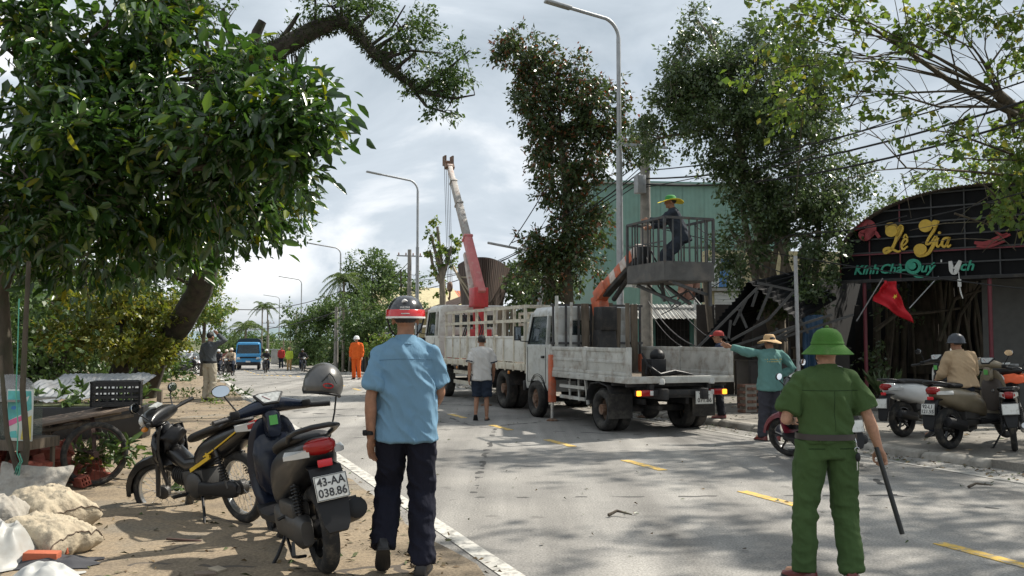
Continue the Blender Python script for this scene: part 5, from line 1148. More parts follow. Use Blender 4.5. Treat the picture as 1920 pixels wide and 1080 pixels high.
officer, Jo, ho = person('officer in dark green uniform and pith helmet seen from behind, holding a baton', pO + Vector((.0, .04, 0)), R(3), 1.665,
    dict(pel=(0, 0, .935), chest=(.0, .0, 1.25), neck=(.015, .0, 1.425), head=(.03, .025, 1.555), shL=(-.178, .01, 1.362), elL=(-.265, .02, 1.08), wrL=(-.15, .23, 1.06), shR=(.182, -.01, 1.362), elR=(.285, -.04, 1.09), wrR=(.385, .03, .875),
         hipL=(-.10, 0, .90), knL=(-.145, .02, .49), anL=(-.165, -.02, .085), hipR=(.10, 0, .90), knR=(.135, .03, .49), anR=(.145, -.05, .085), toeL=(-.26, .16, .085), toeR=(.22, .13, .085)),
    SK2, green_uni, 'short', green_uni, 'long', brown_shoe, True, pith, .0085, build=1.02, tuck=True, belt=pm('brown_belt', (0.03, 0.022, 0.018), .5), loose=1.35, headturn=R(24), gripR=True, palmR=(-.55, -.35, .3))
k = 1.665 / 1.7
for x in (-.09, -.045):
    m = MB(); m.box((x * k, -.135 * k, .965 * k), (.012, .012, .05)); m.build('belt_loop', green_uni, officer)
m = MB(); b_ = Vector((.16, -.10, .965)) * k; m.tube([b_, b_ + Vector((0, -.02, -.03)), b_ + Vector((.005, -.015, -.06))], .005, 6); m.lathe([(.014, -.002), (.017, 0), (.014, .002)], 12, Matrix.Translation(b_ + Vector((.005, -.02, -.075))) @ Matrix.Rotation(R(90), 4, 'X')); ky = m.build('key_ring', chrome, officer); ky['kind'] = 'stuff'; MB().box(b_ + Vector((.004, -.022, -.18)), (.008, .003, .06)).build('key', chrome, ky)
m = MB(); m.ball(b_ + Vector((.008, -.025, -.125)), (.018, .012, .030)); m.build('key_fob', black_pl, ky)
# baton
hR = officer.matrix_basis if False else Matrix.Translation(officer.location) @ Matrix.Rotation(R(3), 4, 'Z')
wr, el = Jo['wrR'], Jo['elR']; dd_ = (wr - el).normalized(); inn = Vector((-.55, -.35, .3)); inn = (inn - dd_ * inn.dot(dd_)).normalized(); gp = hR @ (wr + dd_ * .088 + inn * .034)
a_ = gp + Vector((-.035, -.03, .105)); b2 = A(1692, 1002, gp.y - .12)
m = MB(); ax = (b2 - a_); L0 = ax.length; m.lathe([(.001, 0), (.016, 0), (.017, .004), (.0165, .012), (.0165, L0 - .01), (.015, L0 - .002), (.001, L0)], 16)
bt_ = m.build('baton', pm('baton_rubber', (0.014, 0.016, 0.016), .4), None, smooth=50); bt_.matrix_world = Matrix.Translation(a_) @ ax.to_track_quat('Z', 'Y').to_matrix().to_4x4()
tag(bt_, 'black rubber baton held low in the green officer\'s right hand', 'baton')

# stitched yoke across both backs, pocket edge on the officer's trousers
from mathutils.bvhtree import BVHTree
def seam(root, part, pts, mat, r=.0022):
    o = [c for c in root.children if c.name.split('.')[0] == part][0]; t = BVHTree.FromPolygons([v.co for v in o.data.vertices], [p.vertices[:] for p in o.data.polygons]); out_ = []
    for x, z in pts:
        h_ = t.ray_cast(Vector((x, -1, z)), Vector((0, 1, 0)))[0]
        if h_: out_.append(h_ + Vector((0, -.0006, 0)))
    if len(out_) > 2: MB().tube(out_, r, 5).build('seam', mat, o, smooth=60)
sb_dk = cloth('blue_seam', (0.10, 0.18, 0.26)); sg_dk = cloth('green_seam', (0.018, 0.036, 0.013))
seam(blue_man, 'shirt', [(x, 1.405 + .008 * math.cos(x * 9)) for x in np.linspace(-.18, .17, 26)], sb_dk)
seam(officer, 'shirt', [(x, 1.255) for x in np.linspace(-.18, .19, 26)], sg_dk); seam(officer, 'shirt', [(.012 + .003 * math.sin(z * 20), z) for z in np.linspace(.99, 1.25, 16)], sg_dk, .0016)
seam(officer, 'trousers', [(x, .875 - .02 * x) for x in np.linspace(.05, .15, 8)], sg_dk, .003); seam(officer, 'trousers', [(x, .875 + .02 * x) for x in np.linspace(-.15, -.05, 8)], sg_dk, .003); seam(blue_man, 'trousers', [(.0, z) for z in np.linspace(.78, .86, 6)], navy, .003)
# ---- the others
def ground_at(px, py, z): p = G(px, py, z); p.z = z; return p
grey_knit = cloth('grey_shirt', (0.085, 0.095, 0.105)); cream_trs = cloth('cream_trousers', (0.42, 0.38, 0.30))
person('man in grey long-sleeved shirt and cream trousers with a hand to his head', ground_at(392, 752, VERGE), R(-25), 1.70,
    dict(shR=(.185, .0, 1.39), elR=(.34, .12, 1.50), wrR=(.13, .12, 1.64), wrL=(-.235, .05, .86)), SK2, grey_knit, 'long', cream_trs, 'long', sole_m, True, None, .014, belt=leather, tuck=True, palmR=(0, -1, 0))
white_tee = cloth('white_tee', (0.50, 0.49, 0.47), .08); navy_sh = cloth('navy_shorts', (0.020, 0.028, 0.045))
wm, Jw, hw = person('barefoot-calved man in white tee and navy shorts walking up the road', ground_at(903, 788, 0), R(2), 1.66,
    dict(knL=(-.095, .06, .49), anL=(-.12, -.06, .13), toeL=(-.12, .06, .04), anR=(.10, -.02, .085), elL=(-.24, -.07, 1.10), wrL=(-.25, -.08, .86), elR=(.24, .03, 1.10), wrR=(.235, .12, .87)), SK1, white_tee, 'short', navy_sh, 'short', (leather, 'sandal'), True, None, .012, loose=1.5)
m = MB()
for s_, sx in (('L', -1), ('R', 1)):
    sh, el = Jw['sh' + s_], Jw['el' + s_]; c_ = sh.lerp(el, .77); ax = (el - sh).normalized()
    q = MB(); q.lathe([(.0775 * .98 + .012, -.012), (.080 * .98 + .013, -.010), (.080 * .98 + .013, .010), (.0775 * .98 + .012, .012)], 20); q.v = [tuple(Matrix.Translation(c_) @ ax.to_track_quat('Z', 'Y').to_matrix().to_4x4() @ Vector(p)) for p in q.v]; q.build('sleeve_stripe', navy_sh, wm, smooth=50)
orange = cloth('orange_workwear', (0.72, 0.13, 0.025), .06); hh_white = pm('white_hard_hat', (0.72, 0.72, 0.70), .35)
person('lineman in bright orange overalls and white hard hat facing the camera', ground_at(668, 711, 0), R(172), 1.68, None, SK2, orange, 'long', orange, 'long', sole_m, True, simple_helmet(hh_white, .02), .016, loose=1.3)
teal = cloth('teal_jacket', (0.115, 0.235, 0.215), .08); dgrey = cloth('dark_grey_trousers', (0.045, 0.045, 0.055)); straw = pm('straw_hat', (0.46, 0.30, 0.15), .85, var=.15, scale=30)
tm, Jt, ht = person('man in teal jacket and straw hat leaning a hand on the truck tail', ground_at(1446, 826, 0) , R(18), 1.66,
    dict(shL=(-.19, .02, 1.40), elL=(-.40, .10, 1.42), wrL=(-.60, .20, 1.50), shR=(.19, -.01, 1.385), elR=(.36, -.10, 1.16), wrR=(.17, .06, 1.0), anL=(-.14, .02, .085), knL=(-.10, .03, .49), anR=(.06, -.05, .085), knR=(.06, .02, .49)), SK1, teal, 'long', dgrey, 'long', brown_shoe, True, brim_hat(straw, None, .185, .035, .025), .012, loose=1.7)
yp_ = pm('yellow_print', (0.42, 0.38, 0.16), .8)
for z, w_ in ((1.27, .15), (1.235, .12)):                                       # faded two-line back print, unreadable
    o_ = [c for c in tm.children if c.name.split('.')[0] == 'shirt'][0]; t_ = BVHTree.FromPolygons([v.co for v in o_.data.vertices], [p.vertices[:] for p in o_.data.polygons]); m = MB()
    for x in np.arange(-w_, w_, .024):
        h_ = t_.ray_cast(Vector((x, -1, z)), Vector((0, 1, 0)))[0]
        if h_ and rng.random() > .15: m.box(h_ + Vector((0, -.001, 0)), (.016, .004, .012 + .008 * rng.random()))
    m.build('back_print', yp_, tm)['kind'] = 'stuff'
rc = onroad(1347, 10.3); 
redcap = pm('red_cap', (0.34, 0.035, 0.03), .8)
person('man in red cap and dark shirt standing behind the truck tail, in profile', Vector((A(1350, 780, 17.1).x, 17.1, APRON)), R(75), 1.64, dict(wrL=(-.2, .2, 1.0), wrR=(.2, .2, 1.0)), SK1, cloth('dark_blue_shirt', (0.02, 0.03, 0.06)), 'long', cloth('black_trousers', (0.012, 0.013, 0.018)), 'long', brown_shoe, True, cap_hat(redcap), .013)
# worker in the basket
bM = Matrix.Translation(o1) @ Matrix.Rotation(ROADROT, 4, 'Z'); bp_ = bM @ Vector((.30, -.42, 2.60))
yel = pm('yellow_brim', (0.85, 0.66, 0.02), .7, var=.05); grn = pm('green_crown', (0.03, 0.20, 0.04), .8, var=.1); work = cloth('dark_workwear', (0.028, 0.034, 0.045))
person('worker in dark overalls and yellow-brimmed green hat leaning in the raised basket', bp_, R(82), 1.62,
    dict(pel=(0, -.12, .83), chest=(0, .02, 1.14), neck=(0, .05, 1.32), head=(0, .09, 1.455), shL=(-.18, .04, 1.27), elL=(-.22, .26, 1.10), wrL=(-.16, .48, 1.10), shR=(.18, .04, 1.27), elR=(.22, .24, 1.08), wrR=(.16, .44, 1.02),
         hipL=(-.09, -.12, .80), knL=(-.11, .12, .47), anL=(-.11, .06, .085), hipR=(.09, -.12, .80), knR=(.11, .22, .50), anR=(.11, .22, .085)), SK1, work, 'long', work, 'long', leather, True, brim_hat(yel, grn, .215, .02, .03), .012, loose=1.4)
# ------------------------------------------------------------------ motorbikes (local: +y forward, origin under the rear axle)
bk_black = pm('bike_gloss_black', (0.008, 0.008, 0.009), .28, var=.15, coat=.2, spec=.35, dirt=((0.04, 0.037, 0.03), .25, 7))
bk_navy = pm('bike_dark_blue', (0.007, 0.011, 0.024), .25, var=.15, coat=.25, spec=.35, dirt=((0.035, 0.034, 0.032), .25, 7))
bk_grey = pm('bike_charcoal', (0.012, 0.013, 0.016), .38, var=.2, coat=.15, spec=.35, dirt=((0.045, 0.042, 0.036), .35, 8))
seat_m = pm('seat_vinyl', (0.011, 0.011, 0.012), .6, var=.2, bump=.15, bscale=120)
tyre_m = pm('bike_tyre', (0.018, 0.018, 0.018), .85, var=.3, bump=.3, bscale=90, dirt=((0.14, 0.12, 0.09), .45, 12))
alu = pm('engine_alloy', (0.055, 0.053, 0.05), .5, metal=.4, var=.3, dirt=((0.05, 0.045, 0.04), .5, 14))
rim_alu = pm('rim_chrome', (0.50, 0.50, 0.49), .28, metal=.85, var=.12)
dial = pm('dial_face', (0.36, 0.37, 0.36), .4, var=.35, scale=45); sticker_g = pm('green_sticker', (0.12, 0.45, 0.10), .5); sticker_y = pm('yellow_stripe', (0.62, 0.40, 0.02), .4)
def tx(par, name, mat, pts, r, n=8, **k): return MB().tube(pts, r, n).build(name, mat, par, smooth=60, **k)
def wheel_bike(par, y, r, w, mat_rim, spokes=True, alloy=False):
    o = empty('wheel'); o.parent = par; o.location = (0, y, r)
    m = MB(); m.wheel(r, w, w * .52, 44); m.build('tyre', tyre_m, o, smooth=60)
    m = MB(); Rm = Matrix.Rotation(R(90), 4, 'Y'); ri = r - w * .95
    m.lathe([(ri + .012, -w * .30), (ri - .006, -w * .32), (ri - .010, 0), (ri - .006, w * .32), (ri + .012, w * .30), (ri + .012, -w * .30)], 44, Rm); m.build('rim', mat_rim, o, smooth=50)
    m = MB(); m.lathe([(.001, -w * .6), (.035, -w * .6), (.06, -w * .35), (.06, w * .35), (.035, w * .6), (.001, w * .6)], 18, Rm)
    if alloy:
        for k in range(5):
            a = k * 1.2566; v = Vector((0, math.cos(a), math.sin(a))); v2 = Vector((0, math.cos(a + .35), math.sin(a + .35))); m.bar(v * .04, v2 * ri, .03, .022)
        m.build('spokes', mat_rim, o)
    else:
        m.build('hub', alu, o, smooth=50); s = MB()
        for k in range(32):
            a = k * 6.2832 / 32; b = a + (.55 if k % 2 else -.55); sx = (-1 if k % 4 < 2 else 1) * w * .33; s.tube([(sx, .055 * math.cos(b), .055 * math.sin(b)), (0, ri * math.cos(a), ri * math.sin(a))], .0016, 4, False)
        s.build('spokes', rim_alu, o)
    return o
def mirror(par, base, tip, ang, face=None):
    tx(par, 'mirror_stalk', black_pl, [base, Vector(base).lerp(Vector(tip), .6) + Vector((0, .02, .0)), tip], .006, 6)
    M = Matrix.Translation(tip) @ Matrix.Rotation(ang, 4, 'Z')
    m = MB(); m.ball((0, 0, 0), (.062, .016, .042), 16, 10, M); o = m.build('mirror', black_pl, par, smooth=70)
    g = MB(); g.lathe([(.001, 0), (.057, 0), (.058, -.003), (.001, -.003)], 22, M @ Matrix.Translation((0, -.0185, 0)) @ Matrix.Rotation(R(90), 4, 'X'), 1, .66); g.build('mirror_glass', mirror_m, o, smooth=30)
def shock(par, p, q, r=.026):
    p, q = Vector(p), Vector(q); tx(par, 'shock_rod', alu, [p, q], r * .5, 8); n = 9; pts = []
    d = q - p; a = d.orthogonal().normalized(); b = a.cross(d).normalized()
    for i in range(n * 8 + 1):
        t = i / 8; pts.append(p + d * (.2 + .6 * i / (n * 8)) + (a * math.cos(t * 6.283) + b * math.sin(t * 6.283)) * r)
    tx(par, 'spring', black_pl, pts, .0055, 5)
def scooter(name, label, body, side, plate_lines, body2=None, group=None, seatcol=None, rim=None, inner=None):
    t = empty(name, (0, 0, 0), 0, label, 'motorbike', group); body2 = body2 or body; rim = rim or bk_black; inner = inner or body2
    wheel_bike(t, 0, .265, .10, rim, alloy=True); wheel_bike(t, 1.25, .27, .085, rim, alloy=True)
    # tail body, side skirts
    P = [(-.29, .045, .735, .805), (-.25, .085, .68, .825), (-.15, .125, .60, .815), (.0, .150, .535, .795), (.18, .165, .47, .775), (.36, .168, .415, .745), (.52, .155, .375, .70), (.64, .125, .345, .60), (.72, .09, .33, .48)]
    m = MB(); m.loft([ring((0, y, (a + b) / 2), w, (b - a) / 2, 18, 3.0) for y, w, a, b in P]); m.build('tail_cowl', side, t, smooth=60, subsurf=1)
    m = MB(); Q = [(-.16, .09, .80, .835), (-.05, .125, .785, .850), (.12, .135, .765, .845), (.30, .135, .745, .815), (.46, .125, .72, .79), (.60, .10, .69, .765), (.68, .06, .67, .735)]
    m.loft([ring((0, y, (a + b) / 2), w, (b - a) / 2, 16, 2.8) for y, w, a, b in Q]); m.build('seat', seatcol or seat_m, t, smooth=60, subsurf=1)
    m = MB(); m.tube([(-.115, .02, .80), (-.135, -.12, .845), (-.115, -.25, .87), (-.05, -.325, .885), (.05, -.325, .885), (.115, -.25, .87), (.135, -.12, .845), (.115, .02, .80)], [.017, .02, .022, .022, .022, .022, .02, .017], 10, True, .7); m.build('grab_rail', bk_grey, t, smooth=60)
    # lamp cluster
    m = MB(); m.loft([ring((0, y, z), w, h_, 16, 2.6) for y, z, w, h_ in ((-.235, .765, .094, .050), (-.275, .768, .088, .048), (-.305, .772, .066, .036), (-.315, .774, .02, .012))]); m.build('tail_light', red_lens, t, smooth=60)
    for sx in (-1, 1):
        m = MB(); m.loft([[(sx * (.075 + .055 * i), -.285 + .075 * i + .035 * (i > 1), .745 - .012 * i + dz * (1 - .25 * i)) for dz in (-.026, .0, .018)] + [(sx * (.070 + .05 * i), -.24 + .075 * i, .740 + dz) for dz in (.016, -.02)] for i in range(3)]); m.build('indicator', clear_lens, t, smooth=50)
    MB().box((0, -.315, .675), (.085, .014, .042)).build('reflector', pm('red_reflector', (0.55, 0.02, 0.03), .2), t, bevel=.004)
    m = MB(); m.loft([[(-w, y, z), (w, y, z), (w * .92, y + .022, z - .012), (-w * .92, y + .022, z - .012)] for y, z, w in ((-.17, .66, .085), (-.29, .65, .095), (-.345, .56, .095), (-.375, .44, .088), (-.405, .34, .075), (-.41, .30, .055))]); m.build('rear_mudguard', black_pl, t, smooth=50)
    plate(t, plate_lines, .19, .14, Matrix.Translation((0, -.388, .545)) @ Matrix.Rotation(R(78), 4, 'X'), (plate_w, plate_k))
    # swing unit, shock, exhaust
    m = MB(); m.loft([ring((-.105, y, z), w, h_, 12, 3.2) for y, z, w, h_ in ((-.10, .27, .035, .07), (-.03, .275, .055, .10), (.12, .28, .06, .085), (.30, .29, .06, .085), (.46, .30, .06, .10), (.56, .31, .045, .08))]); m.build('transmission_case', alu, t, smooth=50)
    m = MB(); m.box((.0, .38, .36), (.20, .30, .20)); m.box((-.05, .42, .24), (.16, .28, .10)); m.box((-.10, .18, .395), (.11, .34, .10)); m.build('engine', alu, t, bevel=.02)
    shock(t, (-.115, -.03, .32), (-.105, .06, .60))
    m = MB(); m.tube([(.07, .42, .24), (.12, .25, .21), (.15, .1, .26)], .02, 8); m.build('exhaust_pipe', alu, t, smooth=50)
    m = MB(); m.tube([(.155, .14, .27), (.16, .08, .29), (.165, -.18, .36), (.165, -.25, .378), (.165, -.262, .381)], [.03, .055, .066, .062, .035], 16); m.build('silencer', black_pl, t, smooth=50)
    m = MB(); m.loft([[(.225 + i * .004, y, z) for y, z in ((.06, .30), (-.16, .365), (-.15, .42), (.07, .35))] for i in (0, 1)]); m.build('silencer_guard', black_pl, t)
    tx(t, 'foot_peg', alu, [(.10, .25, .36), (.21, .22, .37), (.30, .21, .375)], .011, 6); tx(t, 'foot_peg', alu, [(-.10, .25, .36), (-.20, .22, .34)], .011, 6)
    tx(t, 'side_stand', black_pl, [(-.09, .46, .24), (-.19, .40, .10), (-.27, .37, .012), (-.31, .36, .010)], .012, 7)
    tx(t, 'centre_stand', black_pl, [(-.13, .36, .20), (-.16, .12, .12), (-.15, .02, .13), (-.10, .05, .12)], .010, 6)
    m = MB(); m.bar((-.17, .02, .22), (-.20, -.10, .16), .02, .012); m.build('kick_lever', alu, t)
    # step-through floor and leg shield
    m = MB(); m.loft([ring((0, y, z), w, h_, 12, 4) for y, z, w, h_ in ((.50, .31, .13, .05), (.70, .285, .165, .035), (.92, .285, .165, .035), (1.02, .33, .17, .04))]); m.build('floorboard', black_pl, t, smooth=45)
    Ls = [(.30, 1.00, .16, .05), (.42, 1.03, .195, .06), (.58, 1.045, .215, .065), (.74, 1.035, .20, .07), (.86, 1.015, .165, .075), (.95, .99, .10, .06)]
    m = MB(); m.loft([[(x * w, y + cy * d, z) for x, cy in ((-1, -.35), (-.8, .1), (-.4, .75), (0, 1.25), (.4, .75), (.8, .1), (1, -.35), (.7, -.55), (0, -.45), (-.7, -.55))] for z, y, w, d in Ls]); m.build('leg_shield', body, t, smooth=50, subsurf=1)
    m = MB(); m.loft([ring((0, y, z), w, h_, 14, 3, tilt=0) for y, z, w, h_ in ((.955, .56, .12, .17), (.975, .60, .15, .21), (.99, .62, .155, .22))]); m.build('inner_panel', inner, t, smooth=50)
    m = MB(); m.lathe([(.001, .004), (.018, .004), (.021, 0)], 14, Matrix.Translation((.03, .95, .66)) @ Matrix.Rotation(R(90), 4, 'X')); m.build('ignition_switch', chrome, t)
    # front fork, mudguard
    for sx in (-1, 1): tx(t, 'fork', alu, [(sx * .075, 1.25, .27), (sx * .07, 1.10, .62)], .02, 8)
    m = MB(); rr = .31; m.loft([[(x * .062, 1.25 + (rr + dz) * math.cos(a), .27 + (rr + dz) * math.sin(a)) for x, dz in ((-1, -.03), (-.75, .012), (0, .028), (.75, .012), (1, -.03), (0, .015))] for a in np.linspace(R(15), R(150), 9)]); m.build('front_mudguard', body, t, smooth=50)
    m = MB(); m.ball((0, 1.12, .80), (.105, .05, .075)); m.build('headlamp', clear_lens, t, smooth=60)
    # handlebar cover with instruments
    H_ = [(-.30, .92, .965, .024, .022), (-.20, .955, .985, .040, .034), (-.10, .975, 1.005, .075, .052), (0, .985, 1.015, .095, .062), (.10, .975, 1.005, .075, .052), (.20, .955, .985, .040, .034), (.30, .92, .965, .024, .022)]
    m = MB(); m.loft([ring((x, y, z), a, b, 14, 2.6, 'X') for x, y, z, a, b in H_]); m.build('handlebar_cover', body2, t, smooth=60, subsurf=1)
    M = Matrix.Translation((0, .925, 1.058)) @ Matrix.Rotation(R(46), 4, 'X')
    m = MB(); m.prism([(-.105, .045), (-.07, .058), (.07, .058), (.105, .045), (.055, -.05), (-.055, -.05)], -.012, .006, M); d_ = m.build('instrument_panel', black_pl, t, bevel=.004)
    m = MB(); m.prism([(-.088, .038), (-.06, .048), (.06, .048), (.088, .038), (.045, -.038), (-.045, -.038)], .006, .0085, M); m.build('dial', dial, d_)
    m = MB(); m.bar(M @ Vector((0, -.02, .010)), M @ Vector((-.045, .025, .010)), .004, .002); m.build('needle', red_lens, d_)
    m = MB(); m.loft([ring((0, y, z), w, h_, 12, 3.5) for y, z, w, h_ in ((.895, .88, .045, .085), (.93, .90, .06, .10), (.96, .90, .06, .11))]); nk_ = m.build('steering_neck', body2, t, smooth=50)
    MB().box((.0, .888, .91), (.055, .006, .065)).build('sticker', sticker_g, nk_)
    for sx in (-1, 1):
        m = MB(); m.tube([(sx * .27, .925, .968), (sx * .40, .865, .955)], [.018, .019], 10); m.build('grip', seat_m, t, smooth=60)
        tx(t, 'brake_lever', alu, [(sx * .24, .985, .975), (sx * .32, .975, .965), (sx * .41, .925, .955)], .006, 6)
        MB().box((sx * .245, .925, .985), (.06, .06, .05)).build('switch_box', black_pl, t, bevel=.01)
        if not (name == 'dark_scooter' and sx > 0): mirror(t, (sx * .22, .95, 1.0), (sx * .31, .955, 1.16), 0)
    return t
def underbone(name, label, body, accent, plate_lines, group=None, covered=True):
    t = empty(name, (0, 0, 0), 0, label, 'motorbike', group)
    wheel_bike(t, 0, .285, .075, rim_alu); wheel_bike(t, 1.24, .285, .065, rim_alu)
    m = MB(); P = [(-.36, .04, .735, .775), (-.28, .075, .68, .79), (-.12, .10, .60, .785), (.08, .105, .53, .76), (.28, .10, .49, .725), (.44, .085, .46, .67), (.56, .07, .45, .58)]
    m.loft([ring((0, y, (a + b) / 2), w, (b - a) / 2, 14, 3) for y, w, a, b in P]); m.build('tail_cowl', body, t, smooth=60, subsurf=1)
    m = MB(); Q = [(-.26, .07, .785, .815), (-.12, .11, .77, .835), (.12, .12, .745, .815), (.34, .115, .72, .785), (.52, .095, .69, .765), (.60, .05, .675, .735)]
    m.loft([ring((0, y, (a + b) / 2), w, (b - a) / 2, 14, 2.8) for y, w, a, b in Q]); m.build('seat', seat_m, t, smooth=60, subsurf=1)
    m = MB(); m.tube([(-.10, .0, .78), (-.12, -.18, .82), (-.09, -.36, .84), (0, -.40, .845), (.09, -.36, .84), (.12, -.18, .82), (.10, .0, .78)], .014, 8); m.build('grab_rail', bk_grey, t, smooth=60)
    m = MB(); m.loft([ring((0, y, z), w, h_, 12, 2.6) for y, z, w, h_ in ((-.32, .745, .075, .045), (-.38, .75, .06, .04), (-.40, .75, .02, .015))]); m.build('tail_light', red_lens, t, smooth=60)
    for sx in (-1, 1):
        m = MB(); m.loft([[(sx * (.05 + .028 * i), -.39 + .09 * i, .745 + dz * (1 - .2 * i)) for dz in (-.035, .035)] + [(sx * (.04 + .028 * i), -.36 + .09 * i, .745 + dz) for dz in (.03, -.03)] for i in range(3)]); m.build('indicator', clear_lens, t, smooth=50)
        m = MB(); m.loft([[(sx * x, y, z + dz) for dz in (0, .011)] + [(sx * (x - .01), y, z + .011), (sx * (x - .01), y, z)] for x, y, z in ((.111, .30, .56), (.116, .18, .59), (.116, -.02, .655), (.108, -.2, .72))]); m.build('side_stripe', accent, t)
        m = MB(); m.loft([[(sx * x, y, z + dz) for dz in (0, .03)] + [(sx * (x - .012), y, z + .03), (sx * (x - .012), y, z)] for x, y, z in ((.098, .55, .45), (.112, .34, .505), (.116, .2, .545), (.113, .26, .565))]); m.build('side_flash', accent, t)
        tx(t, 'fork', alu, [(sx * .085, 1.24, .285), (sx * .08, 1.12, .62)], .021, 8); shock(t, (sx * .115, .01, .30), (sx * .105, .12, .62), .028)
        tx(t, 'swing_arm', bk_black, [(sx * .075, 0, .285), (sx * .08, .42, .34)], .018, 7); tx(t, 'foot_peg', seat_m, [(sx * .1, .62, .28), (sx * .24, .62, .285)], .015, 7)
        m = MB(); m.loft([[(sx * (x + dx), y + dy, z) for dx, dy in ((0, 0), (.035, -.03), (.06, -.09), (.045, -.10), (.02, -.045), (-.01, -.02))] for x, y, z in ((.05, 1.02, .36), (.07, 1.03, .50), (.085, 1.02, .64), (.075, 1.0, .76), (.05, .98, .86))]); m.build('leg_shield', body, t, smooth=50)
    m = MB(); m.loft([ring((0, y, z), w, h_, 12, 3.0) for y, z, w, h_ in ((.48, .50, .06, .07), (.68, .50, .065, .06), (.86, .60, .07, .09), (.98, .74, .08, .12), (1.03, .82, .07, .09))]); m.build('frame_cover', body, t, smooth=60)
    m = MB(); m.loft([ring((0, y, z), w, h_, 12, 3.0) for y, z, w, h_ in ((1.0, .62, .12, .10), (1.06, .66, .12, .16), (1.11, .68, .08, .15), (1.13, .68, .03, .08))]); m.build('front_cover', body, t, smooth=60)
    m = MB(); m.box((0, .55, .36), (.17, .30, .20)); m.tube([(0, .66, .40), (0, .92, .44)], [.075, .065], 12); m.ball((-.10, .52, .34), (.035, .12, .11)); m.ball((.10, .52, .34), (.04, .13, .12)); m.box((0, .5, .24), (.12, .3, .06)); m.build('engine', alu, t, bevel=.015)
    m = MB()
    for i in range(6): m.lathe([(.05, 0), (.088, 0), (.088, .006), (.05, .006)], 12, Matrix.Translation((0, .70 + i * .03, .405 + i * .005)) @ Matrix.Rotation(R(-82), 4, 'X'))
    fin = m.build('cylinder_fins', alu, t, smooth=40); fin['kind'] = 'stuff'
    m = MB(); m.loft([ring((-.10, y, z), .022, h_, 12, 3.5) for y, z, h_ in ((-.10, .285, .03), (-.06, .287, .062), (.02, .29, .07), (.25, .30, .052), (.42, .31, .06), (.48, .315, .03))]); m.build('chain_case', black_pl, t, smooth=50)
    m = MB(); m.tube([(.08, .80, .32), (.11, .60, .22), (.12, .35, .22), (.13, .15, .25), (.135, -.28, .35), (.135, -.38, .37)], [.018, .02, .022, .042, .05, .035], 12); m.build('exhaust', chrome, t, smooth=50)
    m = MB(); rr = .325; m.loft([[(x * .055, 1.24 + (rr + dz) * math.cos(a), .285 + (rr + dz) * math.sin(a)) for x, dz in ((-1, -.045), (-.8, .008), (0, .022), (.8, .008), (1, -.045), (0, .01))] for a in np.linspace(R(-12 + 20), R(165), 10)]); m.build('front_mudguard', body, t, smooth=50)
    m = MB(); m.loft([[(-w, y, z), (w, y, z), (w * .9, y + .02, z - .01), (-w * .9, y + .02, z - .01)] for y, z, w in ((-.2, .66, .07), (-.34, .66, .075), (-.42, .56, .075), (-.46, .42, .065), (-.47, .36, .05))]); m.build('rear_mudguard', black_pl, t, smooth=50)
    plate(t, plate_lines, .19, .14, Matrix.Translation((0, -.462, .585)) @ Matrix.Rotation(R(72), 4, 'X'), (plate_w, plate_k))
    tx(t, 'side_stand', black_pl, [(-.09, .44, .26), (-.17, .32, .13), (-.25, .22, .012), (-.28, .20, .010)], .012, 7); tx(t, 'gear_lever', alu, [(-.1, .55, .27), (-.15, .72, .27), (-.19, .74, .28)], .008, 6)
    # handlebar with cowl and headlamp
    H_ = [(-.22, .99, .945, .032, .032), (-.13, 1.04, .955, .075, .070), (0, 1.07, .955, .115, .092), (.13, 1.04, .955, .075, .070), (.22, .99, .945, .032, .032)]
    m = MB(); m.loft([ring((x, y, z), a, b, 14, 2.6, 'X') for x, y, z, a, b in H_]); m.build('handlebar_cowl', body, t, smooth=60, subsurf=1)
    m = MB(); m.ball((0, 1.155, .945), (.095, .05, .062)); m.build('headlamp', clear_lens, t, smooth=60)
    M = Matrix.Translation((0, 1.02, 1.048)) @ Matrix.Rotation(R(18), 4, 'X'); m = MB(); m.prism([(-.07, .03), (.07, .03), (.05, -.03), (-.05, -.03)], -.006, .006, M); m.build('instrument_panel', dial, t)
    for sx in (-1, 1):
        m = MB(); m.tube([(sx * .20, 1.0, .945), (sx * .27, .97, .955), (sx * .37, .90, .965)], [.012, .017, .018], 10); m.build('grip', seat_m, t, smooth=60); tx(t, 'brake_lever', alu, [(sx * .22, 1.03, .95), (sx * .30, 1.02, .95), (sx * .38, .97, .955)], .006, 6)
        mirror(t, (sx * .19, 1.0, .97), (sx * .30, 1.02, 1.12), 0)
        MB().ball((sx * .17, 1.08, .90), (.03, .03, .022)).build('indicator', amber_off, t, smooth=60)
    if covered:
        m = MB(); m.ball((.0, .90, .76), (.12, .10, .10), 26, 18); m.v = [(x + .05 * mnoise.noise((x * 17, y * 17, z * 17)), y + .05 * mnoise.noise((x * 17 + 9, y * 17, z * 17)), z + .06 * mnoise.noise((x * 19, y * 19 + 5, z * 12)) - .03 * abs(x) * 4) for x, y, z in m.v]; m.build('front_bag', black_pl, t, smooth=70)
    return t
def steer(t, ang, y0=.93):
    A_ = Vector((0, -.42, .9)).normalized(); c = Vector((0, 1.08, .75)); Mx = Matrix.Translation(c) @ Matrix.Rotation(ang, 4, A_) @ Matrix.Translation(-c)
    keep = ('leg_shield', 'frame_cover', 'front_cover', 'inner_panel', 'floorboard', 'ignition_switch', 'front_bag')
    for o in t.children:
        n = o.name.split('.')[0]
        if n in keep: continue
        b = [o.matrix_basis @ Vector(q) for q in o.bound_box] if o.type == 'MESH' else [o.location]
        if sum(p.y for p in b) / len(b) > y0 - .05: o.matrix_basis = Mx @ o.matrix_basis
